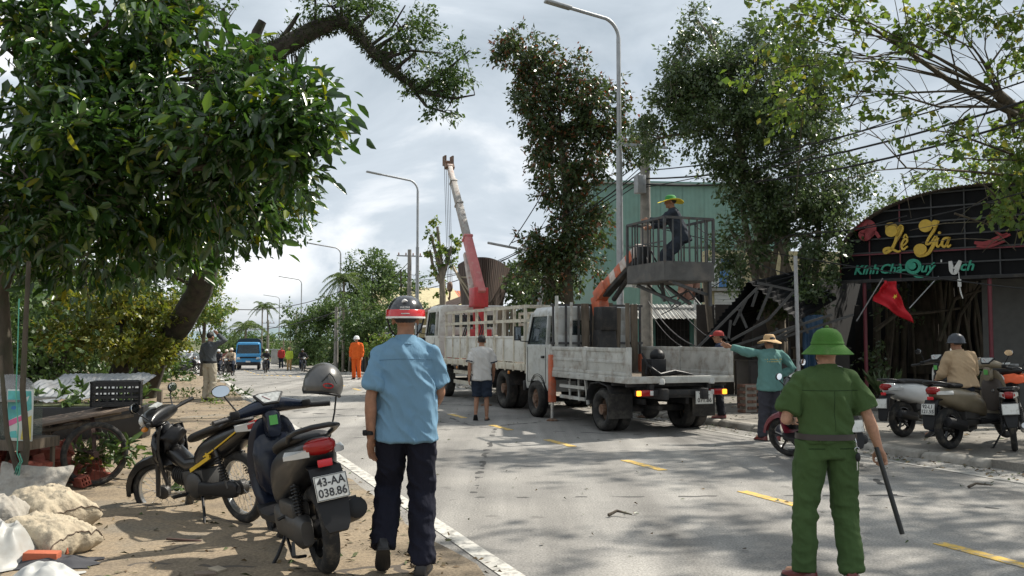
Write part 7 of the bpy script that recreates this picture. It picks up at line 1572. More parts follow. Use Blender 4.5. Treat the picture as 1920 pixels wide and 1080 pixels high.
# ---- the café: arched sheet roof, sign grid, letters, posts
c0 = A(1575, 527, 20.4); c1_ = A(1885, 515, 18.35); dirs = (c1_ - c0); dirs.z = 0; LEN = dirs.length; dirs.normalize(); backv = Vector((-dirs.y, dirs.x, 0)); backv = backv if backv.y > 0 else -backv
cz = (c0.z + c1_.z) / 2; cf = empty('cafe', Vector((c0.x, c0.y, APRON)), math.atan2(dirs.y, dirs.x), 'small cafe with arched black sheet roof and gold lettered sign', 'cafe')
zb = cz - APRON; WT = LEN * 1.75; SH = 1.86                                     # sign width, rise of the arch
red_steel = pm('dark_red_steel', (0.13, 0.018, 0.028), .5, var=.15); grid_m = pm('sign_grid', (0.045, 0.047, 0.05), .6, var=.2); rust_sheet = pm('weathered_roof_sheet', (0.15, 0.125, 0.105), .75, var=.3, scale=4, dirt=((0.06, .05, .045), .5, 4))
def arch(x): u = (x / WT) * 2 - 1; return .55 + (SH - .55) * max(0, 1 - abs(u) ** 2.3) ** .62
N_ = 44
m = MB(); xs = [WT * i / N_ for i in range(N_ + 1)]
m.loft([[(x, yy, zb - .02) for yy in (0.10, .13)] + [(x, yy, zb + arch(x)) for yy in (.13, .10)] for x in xs]); m.build('sign_backing', blk_sheet, cf, smooth=30)
for i in range(12):                                                             # curved roof sheets running back
    xa, xb = WT * i / 12, WT * (i + 1) / 12; m = MB(); n = 14; rows = []
    for yy in np.linspace(-.15, 5.2, 6): rows.append([(xa + (xb - xa) * j / n, yy, zb + arch(xa + (xb - xa) * j / n) + .02 + (.022 if j % 2 else 0) - .02 * abs(mnoise.noise((i, yy, 0)))) for j in range(n + 1)])
    w = n + 1; m.add([p for r in rows for p in r], [(a * w + b, a * w + b + 1, (a + 1) * w + b + 1, (a + 1) * w + b) for a in range(5) for b in range(n)])
    me = bake(m.mesh('roof_sheet', rust_sheet, smooth=0), 'roof_sheet', [('SOLIDIFY', dict(thickness=.008))]); obj('roof_sheet', me, cf)
for k_ in range(7):
    z = zb + k_ * .30
    xs_ = [x for x in np.linspace(0, WT, 80) if zb + arch(x) > z]
    if xs_: MB().bar((xs_[0], .03, z), (xs_[-1], .03, z), .025, .03).build('grid_rail', grid_m, cf)
for x in np.arange(.0, WT + .01, WT / 9): MB().bar((x, .05, zb), (x, .05, zb + arch(min(max(x, .02), WT - .02))), .025, .025).build('grid_upright', grid_m if int(x * 10) % 3 else red_steel, cf)
MB().bar((-.02, -.02, zb - .03), (WT, -.02, zb - .03), .07, .06).build('sign_bottom_beam', steel_dk, cf); MB().bar((0, -.0, zb + .56), (WT, -.0, zb + .56), .03, .03).build('red_rail', red_steel, cf)
for x in (.52, 3.02, 4.6, 5.9):
    if x < WT: MB().tube([(x, .05, 0), (x, .05, zb)], .042, 10).build('post', red_steel, cf, smooth=50)
gold = pm('gold_letters', (0.55, 0.36, 0.035), .4, var=.12, scale=12); gold_e = pm('gold_edge', (0.30, 0.20, 0.03), .5); greenl = pm('green_letters', (0.02, 0.26, 0.17), .45, var=.15, scale=14); redl = pm('dark_red_letters', (0.24, 0.022, 0.028), .5, var=.2)
def U(px, py): # photo pixel -> sign-plane x,z
    r = ray(px, py); o_ = cf.location; nrm = backv; t_ = (o_ - Vector((0, 0, CAMH))).dot(nrm) / r.dot(nrm); q = Vector((0, 0, CAMH)) + r * t_ - o_; return q.dot(dirs), q.z
def stroke(pts, wd, mat, name, depth=.05, y=-.06, par=cf):
    """flat script stroke through photo pixels: smooth ribbon of changing width"""
    P = [Vector((U(*p)[0], 0, U(*p)[1])) for p in pts]; Q = []
    for i in range(len(P) - 1):
        a, b, c, d = P[max(0, i - 1)], P[i], P[i + 1], P[min(len(P) - 1, i + 2)]
        for t_ in np.linspace(0, 1, 6, endpoint=False): Q.append(.5 * ((2 * b) + (-a + c) * t_ + (2 * a - 5 * b + 4 * c - d) * t_ ** 2 + (-a + 3 * b - 3 * c + d) * t_ ** 3))
    Q.append(P[-1]); ws = wd if hasattr(wd, '__len__') else [wd] * 2; m = MB(); rings = []
    for i, q in enumerate(Q):
        dv_ = (Q[min(i + 1, len(Q) - 1)] - Q[max(i - 1, 0)]).normalized(); nv = Vector((-dv_.z, 0, dv_.x)); f = i / (len(Q) - 1) * (len(ws) - 1); j = min(int(f), len(ws) - 2); w = ws[j] + (ws[j + 1] - ws[j]) * (f - j)
        rings.append([q + nv * w + Vector((0, y, 0)), q - nv * w + Vector((0, y, 0)), q - nv * w + Vector((0, y + depth, 0)), q + nv * w + Vector((0, y + depth, 0))])
    m.loft(rings); return m.build(name, mat, par, smooth=40)
def disc(px, py, r, name, mat, y=-.065, ang=0, par=cf, sx=1.0):
    x, z = U(px, py); m = MB(); m.lathe([(.001, -.02), (r, -.02), (r, .02), (.001, .02)], 24, Matrix.Translation((x, y, z)) @ Matrix.Rotation(R(90), 4, 'X'), sx, 1); return m.build(name, mat, par, smooth=40)
# "Le Gia" in script: filled loops and strokes
L1 = stroke([(1672, 442), (1664, 432), (1664, 422), (1675, 420), (1684, 430), (1683, 444), (1679, 455), (1690, 438), (1692, 428)][::1], [.02, .03, .03], gold_e, 'letter_outline', .03, -.05)
disc(1673, 434, .125, 'letter_L', gold); stroke([(1691, 424), (1684, 440), (1678, 458), (1670, 470), (1661, 474), (1660, 468), (1670, 466), (1684, 472), (1690, 470)], [.035, .03, .035, .03, .015], gold, 'letter_L'); stroke([(1684, 444), (1692, 432), (1690, 424), (1684, 432)], [.03, .035, .02], gold, 'letter_L')
stroke([(1693, 462), (1700, 456), (1702, 450), (1697, 449), (1692, 458), (1694, 468), (1703, 462)], [.016, .02, .024, .016], gold, 'letter_e'); stroke([(1695, 447), (1699, 440), (1703, 447)], [.012, .016, .012], gold, 'circumflex')
disc(1737, 424, .135, 'letter_G', gold); disc(1727, 468, .12, 'letter_G', gold, sx=1.1); disc(1754, 420, .08, 'letter_G', gold, sx=.8)
stroke([(1760, 414), (1752, 432), (1742, 448), (1738, 458), (1746, 456), (1756, 444), (1750, 462), (1740, 476), (1724, 480), (1716, 472)], [.03, .03, .025, .02, .025, .035, .035, .03, .02], gold, 'letter_G')
stroke([(1760, 446), (1757, 458), (1760, 463), (1765, 458)], [.02, .024, .02, .012], gold, 'letter_i'); disc(1763, 437, .028, 'letter_i_dot', gold)
stroke([(1780, 446), (1771, 448), (1767, 458), (1772, 463), (1779, 452), (1781, 445), (1777, 458), (1779, 463), (1784, 459)], [.02, .024, .026, .022, .02, .024, .022, .022, .012], gold, 'letter_a')
# green line of smaller letters, some fallen off
def stext(s, px, py, size, mat, shear=.3, rot=0.0, bev=.008):
    x, z = U(px, py); me = textmesh(s, size, .02, mat, shear, 0, .006, 'LEFT'); o = obj('lettering', me, cf, (x, -.06, z), (R(90), rot, 0)); return o
stext('Kính', 1602, 508, .285, greenl); stext('Chà', 1650, 506, .285, greenl); stext('-', 1690, 505, .3, greenl); stext('uý', 1726, 503, .29, greenl); stext('ch', 1800, 500, .29, greenl)
x, z = U(1714, 500); m = MB(); m.lathe([(.10, -.02), (.165, -.02), (.165, .02), (.10, .02), (.10, -.02)], 24, Matrix.Translation((x, -.06, z)) @ Matrix.Rotation(R(90), 4, 'X')); m.build('letter_Q', greenl, cf, smooth=40); stroke([(1710, 510), (1720, 518), (1732, 519)], [.03, .035, .02], greenl, 'letter_Q_tail'); disc(1712, 499, .08, 'letter_Q_fill', greenl)
whitep = pm('bare_foam', (0.62, 0.62, 0.60), .7)
stroke([(1783, 490), (1786, 506), (1791, 510), (1797, 500), (1802, 489)], [.03, .05, .06, .05, .03], whitep, 'broken_letter', .06, -.08); stroke([(1799, 510), (1800, 522), (1800, 532)], [.008, .008], whitep, 'hanging_wire', .01, -.08); stroke([(1800, 524), (1801, 538)], [.032, .032], whitep, 'led_driver', .05, -.09); stroke([(1801, 538), (1803, 548), (1807, 560)], [.01, .014, .008], whitep, 'hanging_wire', .01, -.08); stroke([(1766, 487), (1766, 492)], [.012, .012], whitep, 'letter_fixing', .02)
# red figures at both ends (torn lettering)
stroke([(1600, 432), (1615, 425), (1628, 420), (1634, 430), (1624, 445), (1616, 438), (1630, 432)], [.03, .06, .10, .12, .09, .06, .03], redl, 'torn_letter'); stroke([(1634, 444), (1642, 436), (1650, 446)], [.03, .04, .03], redl, 'torn_letter')
stroke([(1828, 455), (1850, 457), (1875, 446), (1895, 440)], [.03, .05, .05, .02], redl, 'torn_letter'); stroke([(1832, 462), (1856, 462), (1885, 452)], [.02, .03, .02], redl, 'torn_letter'); stroke([(1868, 436), (1880, 442), (1890, 438)], [.02, .03, .02], redl, 'torn_letter')
# interior: side wall, back wall, counter, shelves
grey_w = pm('grey_render', (0.11, 0.11, 0.105), .85, var=.12); dgreen_w = pm('dark_green_wall', (0.022, 0.04, 0.036), .8, var=.15)
MB().box((3.05, 1.55, zb * .5), (.9, .14, zb)).build('wall', grey_w, cf); MB().box((4.6, 1.5, zb * .5), (2.1, .14, zb)).build('wall', dgreen_w, cf)
MB().box((1.0, 5.4, 1.6), (7.5, .12, 3.2)).build('back_wall', shade_in, cf); MB().box((-1.2, 3.6, 1.5), (.12, 3.6, 3.0)).build('side_wall', shade_in, cf); MB().box((2.2, 2.6, zb + .2), (5.6, 4.6, .06)).build('ceiling', shade_in, cf)  # walls and ceiling coloured near-black so the cafe inside looks shaded
MB().box((2.75, .7, .95), (1.3, .04, .04)).build('hand_rail', galv, cf)
for x in (2.2, 2.75, 3.3): MB().tube([(x, .7, 0), (x, .7, .95)], .018, 7).build('rail_post', galv, cf)
# national flag on its staff, a second bare staff
def cfp(px, py, y): # point on plane y in front of the sign
    r = ray(px, py); o_ = cf.location + backv * y; t_ = (o_ - Vector((0, 0, CAMH))).dot(backv) / r.dot(backv); return Vector((0, 0, CAMH)) + r * t_
fl = empty('flag', cfp(1606, 602, -.25), 0, 'drooping red flag with yellow star on a slanting staff under the sign', 'flag'); fo = fl.location
MB().tube([cfp(1606, 602, -.25) - fo, cfp(1655, 522, -.35) - fo], .014, 7).build('staff', galv, fl)
redf = pm('flag_red', (0.50, 0.008, 0.018), .65, var=.12); yelf = pm('flag_yellow', (0.75, 0.55, 0.05), .6)
Pa, Pb, Pc, Pd = [cfp(*q, -.3) - fo for q in ((1657, 526), (1637, 563), (1711, 606), (1679, 528))]
m = MB(); n = 18; vs = []
for i in range(n + 1):
    for j in range(n + 1):
        u, v = i / n, j / n; p = Pa.lerp(Pb, v).lerp(Pd.lerp(Pc, v), u); p += Vector((0, -1, 0)) * (.07 * math.sin(u * 9 + v * 5) + .04 * math.sin(v * 14 - u * 4)); vs.append(p)
m.add(vs, [(i * (n + 1) + j, (i + 1) * (n + 1) + j, (i + 1) * (n + 1) + j + 1, i * (n + 1) + j + 1) for i in range(n) for j in range(n)])
me = bake(m.mesh('cloth', redf, smooth=80), 'cloth', [('SOLIDIFY', dict(thickness=.006))]); obj('cloth', me, fl)
sc_ = cfp(1678, 556, -.40) - fo; m = MB(); m.prism([(.07 * (1 if k_ % 2 == 0 else .4) * math.cos(R(90 + 36 * k_)), .07 * (1 if k_ % 2 == 0 else .4) * math.sin(R(90 + 36 * k_))) for k_ in range(10)], 0, .008, Matrix.Translation(sc_) @ Matrix.Rotation(R(90), 4, 'X') @ Matrix.Rotation(R(-40), 4, 'Z') @ Matrix.Diagonal((.6, 1, 1, 1))); m.build('star', yelf, fl)
st = MB(); st.tube([(0, 0, 0), cfp(1760, 518, .05) - cfp(1705, 578, -.5)], .012, 7); tag(st.build('bare_flagstaff', galv, None, loc=cfp(1705, 578, -.5)), 'bare slanting flagstaff under the sign right of the flag', 'flagstaff')
# potted plants by the rail
def potplant(label, px, py, z, hgt, n, mat, seed):
    p = G(px, py, z); p.z = z; t = empty('potted_plant', p, 0, label, 'plant'); MB().lathe([(.001, .01), (.14, .01), (.19, .30), (.20, .31), (.16, .30), (.001, .28)], 20).build('pot', dkw, t, smooth=50)
    P = []; D = []; r_ = random.Random(seed)
    for _ in range(n): a = r_.uniform(0, 6.28); P.append((.06 * math.cos(a), .06 * math.sin(a), .28)); D.append((math.cos(a) * .55, math.sin(a) * .55, r_.uniform(.7, 1.3)))
    L_ = NR.uniform(.6, 1, n) * hgt; V, Q = leafgeo(np.array(P), np.array(D), L_, L_ * .06, .3); f = obj('leaves', meshnp('leaves', V, Q, mat), t); f['kind'] = 'stuff'
potplant('spiky potted plant behind the beige scooter', 1862, 760, APRON, .95, 22, G_fic, 3); potplant('low potted plant beside the cafe post', 1660, 770, APRON, .7, 26, G_fic, 4)

# ---- rusty curved sheet behind the crane, dark shed, red-roofed house
Yr = 32; rbp = Vector((A(905, 600, Yr).x, Yr, 0)); rs_ = empty('rusty_curved_roof', rbp, 0, 'tipped-up rusty curved corrugated roof behind the crane boom', 'roof wreck')
rusty = pm('rusty_sheet', (0.060, 0.040, 0.032), .8, var=.4, scale=3, dirt=((0.12, 0.07, 0.05), .5, 3), stretch=(3, 3, .4))
for i in range(7):
    m = MB(); rows = []; n = 8
    for v in np.linspace(0, 1, 8):
        row = []
        for j in range(n + 1):
            u = (i + j / n) / 7; pxx = 858 + 99 * u + (10 - 30 * u) * v; ytop = 482 + 60 * (abs(u - .45) ** 2.2) * 1.4; p = A(pxx, ytop + (602 - ytop) * v, Yr + 1.6 * math.sin(math.pi * u) * -1 + (.03 if j % 2 else 0)); row.append(p - rbp)
        rows.append(row)
    w = n + 1; m.add([p for r in rows for p in r], [(a * w + b, a * w + b + 1, (a + 1) * w + b + 1, (a + 1) * w + b) for a in range(7) for b in range(n)])
    obj('sheet', bake(m.mesh('sheet', rusty, smooth=0), 'sheet', [('SOLIDIFY', dict(thickness=.01))]), rs_)
for a, b in (((850, 500), (900, 600)), ((852, 505), (880, 545)), ((858, 520), (905, 520))): MB().bar(A(*a, Yr - 1) - rbp, A(*b, Yr - 1.2) - rbp, .16, .05).build('torn_board', pm('pale_board', (0.36, 0.30, 0.22), .85, var=.2), rs_)
MB().bar(A(880, 600, Yr) - rbp, Vector((A(880, 600, Yr).x, Yr, 0)) - rbp, .15).build('support', wood_old, rs_); MB().bar(A(945, 600, Yr) - rbp, Vector((A(945, 600, Yr).x, Yr, 0)) - rbp, .15).build('support', wood_old, rs_)
sd = empty('dark_shed', onroad(690, 11.6), ROADROT, 'long low shed of dark vertical planks on the far right roadside', 'shed'); plank_m = pm('dark_plank', (0.05, 0.046, 0.042), .9, var=.4, scale=2)
for i in range(30):
    m = MB(); hgt = 2.3 + rng.uniform(-.08, .05); m.box((0, 0, hgt / 2), (.05, .28, hgt)); m.build('plank', plank_m, sd, loc=(rng.uniform(-.02, .02), -6 + i * .31, 0), bevel=.004)
for i in range(6): m = corrugated(1.58, 3.2, .16, .02); m.build('roof_sheet', pale_sheet, sd, loc=(-.5, -5.3 + i * 1.6, 2.35), rot=(R(-80), 0, R(-90)), smooth=50)
MB().box((1.5, -1.4, 1.1), (2.6, 9.2, 2.2)).build('shed_interior', shade_in, sd)  # solid near-black block in place of the shade inside the shed
for y in (-5, -2, 1): MB().tube([(-.35, y, 0), (-.35, y, 2.4)], .06, 8).build('post', pale_sheet, sd)
hs = empty('red_roofed_house', Vector((A(825, 640, 62).x, 62, -.6)), ROADROT, 'house with orange tile roof glimpsed left of the crane boom', 'house'); tile_m = pm('orange_tile', (0.42, 0.13, 0.055), .85, var=.25, scale=5)
MB().box((1, 2, 2.0), (6, 6, 4.0)).build('wall', cream_w, hs)
tme = MB().box((0, 0, 0), (.28, .34, .035), top=(.92, 1)).mesh('tile', tile_m, bevel=0)
for r in range(12):
    for c_ in range(18): obj('tile', tme, hs, (-2.0 + c_ * .33, -1.3 + r * .29, 4.0 + r * .135 + (.015 if c_ % 2 else 0)), (R(25), 0, 0))
m = MB(); m.prism([(-1.4, 0), (5.4, 0), (2, 1.7)], -2.1, 4.3, Matrix.Translation((0, 2, 3.93)) @ Matrix.Rotation(R(90), 4, 'Z') @ Matrix.Rotation(R(90), 4, 'X') @ Matrix.Translation((-4.0, 0, -3.4))); m.build('gable', cream_w, hs)
MB().box((-.5, -1.02, 2.2), (1.0, .06, 1.2)).build('window', glass, hs); MB().box((-.5, -1.03, 1.58), (1.2, .12, .06)).build('window_sill', white_sh, hs)
gr = empty('tarp_roof_shed', Vector((A(800, 640, 45).x, 45, 0)), ROADROT, 'low dark lean-to roof behind the crane truck cab', 'shed')
for i in range(4): m = corrugated(1.2, 3.6, .16, .02); m.build('roof_sheet', rusty, gr, loc=(0, -2 + i * 1.2, 2.9), rot=(R(-70), 0, R(-90)), smooth=50)
for x, y in ((0, -2), (0, 2), (3, -2), (3, 2)): MB().tube([(x, y, 0), (x, y, 2.9 + x * .33)], .06, 8).build('post', wood_old, gr)
gb = empty('utility_cabinet', Vector((A(516, 692, 82).x, 82, gz(82))), ROADROT, 'pale grey utility cabinet by the road beyond the blue truck', 'cabinet'); MB().box((0, 0, .65), (.7, .5, 1.3)).build('body', pale_sheet, gb, bevel=.02); MB().box((0, 0, 1.33), (1.0, .6, .05)).build('lid', galv, gb, bevel=.01)
# ------------------------------------------------------------------ things lying on the left verge
def on(px, py, z=VERGE): p = G(px, py, z); p.z = z; return p
# hand cart with two spoked wheels and plank bed
w1 = Vector((A(178, 850, 9.6).x, 9.6, VERGE)); w2 = Vector((A(138, 850, 10.35).x, 10.35, VERGE)); axv = (w2 - w1).normalized(); fwv = Vector((axv.y, -axv.x, 0))
ca = empty('hand_cart', (w1 + w2) / 2, 0, 'plank hand cart on two big spoked wheels beside the brick pile', 'cart'); co_ = ca.location
rust_rim = pm('dark_rusty_rim', (0.06, 0.032, 0.024), .8, var=.4)
for wp_ in (w1, w2):
    o = empty('wheel'); o.parent = ca; o.location = wp_ - co_ + Vector((0, 0, .335)); o.rotation_euler.z = math.atan2(axv.y, axv.x)
    m = MB(); m.wheel(.335, .06, .032, 44); m.build('tyre', tyre_m, o, smooth=60); m = MB(); m.lathe([(.285, -.02), (.272, -.02), (.272, .02), (.285, .02), (.285, -.02)], 40, Matrix.Rotation(R(90), 4, 'Y')); m.build('rim', rust_rim, o, smooth=40)
    m = MB(); m.tube([(-.07, 0, 0), (.07, 0, 0)], .03, 10)
    m.build('hub', rust_rim, o); s_ = MB()
    for k_ in range(28): a = k_ * 6.283 / 28; b = a + (.5 if k_ % 2 else -.5); s_.tube([((-.05 if k_ % 4 < 2 else .05), .03 * math.cos(b), .03 * math.sin(b)), (0, .275 * math.cos(a), .275 * math.sin(a))], .002, 4, False)
    s_.build('spokes', rust_rim, o)
MB().tube([w1 - co_ + Vector((0, 0, .335)), w2 - co_ + Vector((0, 0, .335))], .022, 8).build('axle', rust_rim, ca)
plank_l = pm('cart_plank', (0.22, 0.165, 0.125), .9, var=.3, scale=4, bump=.4, dirt=((0.10, .075, .06), .5, 4))
e0, e1 = A(70, 796, 9.75), A(252, 762, 10.3); bd = (e1 - e0)
for i in range(4):
    off = axv * (i * .165 - .10); m = MB(); m.bar(e0 + off - co_ + Vector((0, 0, -.0)), e1 + off * .9 - co_ + bd * rng.uniform(-.06, .05), .15, .028); m.build('plank', plank_l, ca, bevel=.004)
for i in (0, 1): m = MB(); m.tube([A(-40, 850, 9.5) - co_ + axv * i * .5, A(60, 812, 9.7) - co_ + axv * i * .5, A(250, 778, 10.2) - co_ + axv * i * .5], .022, 8); m.build('handle_pole', wood_old, ca)
for i in (0, 1): MB().bar(e0.lerp(e1, .55) + axv * i * .5 - co_ + Vector((0, 0, -.01)), (w1, w2)[i] + Vector((0, 0, .34)) - co_, .04).build('bracket', rust_rim, ca)
MB().bar(e0.lerp(e1, .12) + axv * .2 - co_, Vector((e0.lerp(e1, .12).x, e0.lerp(e1, .12).y + .2, VERGE)) - co_, .05).build('prop_leg', wood_old, ca)
# black crate on the cart
bc = e0.lerp(e1, .86) + axv * .2; cr_ = empty('plastic_crate', bc + Vector((0, 0, .02)), R(18), 'black slatted plastic crate standing on the end of the hand cart', 'crate'); cm2 = pm('black_crate', (0.014, 0.014, 0.015), .5)
for sx, sy, w in ((0, -.17, .50), (0, .17, .50), (-.25, 0, .34), (.25, 0, .34)):
    for k_ in range(4): MB().box((sx, sy, .04 + k_ * .068), (w if sx == 0 else .016, .016 if sx == 0 else w, .030)).build('slat', cm2, cr_)
    m = MB()
    for t_ in np.linspace(-.5, .5, 7): m.box((sx + (t_ * w if sx == 0 else 0), sy + (0 if sx == 0 else t_ * w), .14), (.02, .02, .27))
    q = m.build('uprights', cm2, cr_); q['kind'] = 'stuff'
    MB().box((sx, sy, .275), ((w + .03) if sx == 0 else .03, .03 if sx == 0 else (w + .03), .02)).build('rim', cm2, cr_)
MB().box((0, 0, .012), (.5, .34, .02)).build('floor', cm2, cr_)
# silver roof sheet propped on a low black planter
pl_ = empty('low_black_planter', Vector((A(150, 760, 14.2).x, 14.2, VERGE)), R(8), 'long low black planter trough under the silver roof sheet', 'planter'); MB().box((0, 0, .25), (2.0, .5, .5), top=(1.02, 1.1)).build('trough', cm2, pl_, bevel=.02); MB().box((0, 0, .50), (1.9, .44, .04)).build('soil', earth, pl_)
V, Q, _ = spray([((x, 0, .58), (.22, .2, .12), 6) for x in np.linspace(-.85, .85, 5)], 9, .16, .2, aspect=.22, droop=.1, hi=True); f_ = obj('plants', meshnp('plants', V, Q, G_old), pl_); f_['kind'] = 'stuff'
silv = pm('silver_sheet', (0.25, 0.26, 0.27), .42, metal=.55, var=.15, dirt=((0.16, .14, .12), .35, 3))
sp_ = empty('silver_roof_sheet', Vector((A(140, 700, 15.0).x, 15.0, VERGE)), R(6), 'bent silver corrugated roof sheet lying behind the planter', 'roof sheet')
for i in range(2):
    m = MB(); rows = []; n = 36
    for v in np.linspace(0, 1, 7): rows.append([(-1.0 + 1.7 * j / n, v * 1.3 + i * .9, .55 + .26 * v + i * .07 + (.009 if j % 2 else -.009) + .10 * mnoise.noise((j * .12, v * 2, i))) for j in range(n + 1)])
    w = n + 1; m.add([p for r in rows for p in r], [(a * w + b, a * w + b + 1, (a + 1) * w + b + 1, (a + 1) * w + b) for a in range(6) for b in range(n)]); obj('sheet', bake(m.mesh('sheet', silv, smooth=0), 'sheet', [('SOLIDIFY', dict(thickness=.006))]), sp_)
for x in (-1.2, 1.2): MB().bar((x, .6, 0), (x, .6, .66), .08).build('block', wood_old, sp_)
# food stall with printed side board and clear cover
fs = empty('food_stall', Vector((A(20, 800, 9.0).x, 9.0, VERGE)), R(-14), 'small food stall with bright printed side board at the left edge', 'stall')
MB().box((-.12, .2, .50), (.62, .5, .10)).build('shelf', wood_old, fs)
bw_ = .30; pr_w = pm('print_white', (0.60, 0.64, 0.60), .45, var=.08); pr_t = pm('print_teal', (0.10, 0.42, 0.40), .45, var=.35, scale=8); pr_p = pm('print_pink', (0.62, 0.13, 0.28), .45, var=.2); pr_y = pm('print_yellow', (0.62, 0.52, 0.10), .45, var=.25, scale=9); pr_b = pm('print_blue', (0.05, 0.22, 0.55), .45)
bo = MB().box((0, 0, 0), (bw_, .012, .50)).build('side_board', pr_w, fs, loc=(.16, -.06, .80), bevel=.003)
def pr(name, poly, mat, d): m = MB(); m.prism(poly, 0, .0015 + d, Matrix.Translation((0, -.0062, 0)) @ Matrix.Rotation(R(90), 4, 'X')); m.build(name, mat, bo)
pr('print', [(-.14, -.06), (.05, .02), (.14, .06), (.13, .235), (-.14, .235)], pr_t, 0); pr('print', [(-.14, -.12), (.08, -.03), (.10, .02), (-.14, -.06)], pr_p, .0004); pr('print', [(.02, -.235), (.14, -.235), (.14, .0), (.09, -.02), (.04, -.12)], pr_y, .0006); pr('print', [(-.10, .06), (-.06, .05), (-.03, .07), (-.05, .09), (-.09, .085)], pr_b, .001); pr('print', [(.04, .12), (.06, .10), (.09, .14), (.11, .19), (.07, .17)], pr_w, .001); pr('print', [(-.12, -.22), (-.02, -.22), (-.03, -.15), (-.10, -.16)], pr_t, .0008)
MB().box((-.25, .2, .74), (.5, .45, .38)).build('glass_case', glassmat('case_glass', (0.15, .2, .18), .1, .3), fs, bevel=.01); MB().ball((-.12, .1, 1.05), (.24, .2, .14), 20, 12).build('clear_cover', glassmat('cover_plastic', (0.5, .5, .5), .25, .4), fs, smooth=70); MB().box((-.2, .15, .94), (.72, .55, .02)).build('counter', pale_sheet, fs)
for x, y in ((-.4, 0), (.15, 0), (-.4, .4), (.15, .4)): MB().bar((x, y, 0), (x, y, .5), .035).build('leg', wood_old, fs)
# hollow red bricks in a heap
hb_ = pm('red_hollow_brick', (0.24, 0.060, 0.040), .85, var=.25, bump=.3, bscale=60, dirt=((0.34, .16, .11), .4, 9))
def hollow():
    m = MB(); a, b, L_ = .10, .105, .20
    for z in (-b / 2 + .008, 0, b / 2 - .008): m.box((0, 0, z), (a, L_, .014))
    for x in (-a / 2 + .007, -.0165, .0165, a / 2 - .007):
        for zc in (-.0265, .0265): m.box((x, 0, zc), (.012, L_, .041))
    m.box((0, .01, 0), (a - .004, .01, b - .004))
    return m.mesh('brick', hb_, smooth=0)
hme = hollow(); bp = empty('brick_pile', Vector((A(40, 850, 9.4).x, 9.4, VERGE)), 0, 'heap of red hollow clay bricks under the cart handles', 'brick pile'); rb_ = random.Random(5)
for k_ in range(74):
    lay = 0 if k_ < 28 else 1 if k_ < 48 else 2 if k_ < 62 else 3; x = rb_.uniform(-.85, .62) * (1 - .15 * lay); y = rb_.uniform(-.35, .6); o = obj('brick', hme, bp, (x, y, .055 + lay * .095 + rb_.uniform(0, .04)), (rb_.gauss(0, .25 + .15 * lay), rb_.gauss(0, .3 + .1 * lay), rb_.uniform(0, 3.14))); 
# props and green cord
for i, (a, b, Y, r, lb) in enumerate((((48, 640), (38, 880), 8.6, .030, 'crooked brown stake with green cord at the left edge'), ((10, 760), (30, 900), 8.5, .026, 'short dark stake leaning at the far left above the sacks'))):
    p0_ = A(*a, Y); p1_ = A(*b, Y); p1_.z = VERGE; m = MB(); m.tube([Vector((0, 0, 0)), (p0_ - p1_) * .35 + Vector((.05, 0, 0)), (p0_ - p1_) * .7 + Vector((-.01, 0, 0)), (p0_ - p1_) * 1.5], [r * 1.3, r, r * .9, r * .7], 8); tag(m.build('stake', bark, None, loc=p1_, smooth=60), lb, 'stake')
cord = pm('green_cord', (0.10, 0.38, 0.27), .6); m = MB(); pc = A(36, 560, 8.5); pts = [A(x, y, 8.45) - pc for x, y in ((36, 560), (33, 660), (30, 740), (34, 800), (32, 850), (38, 865), (30, 878), (27, 890), (34, 872), (30, 900))]; m.tube(pts, .006, 6); m.tube([p + Vector((.02, 0, 0)) for p in pts[4:]], .006, 6); tag(m.build('nylon_rope', cord, None, loc=pc, smooth=60), 'green nylon cord hanging down the crooked stake', 'cord')
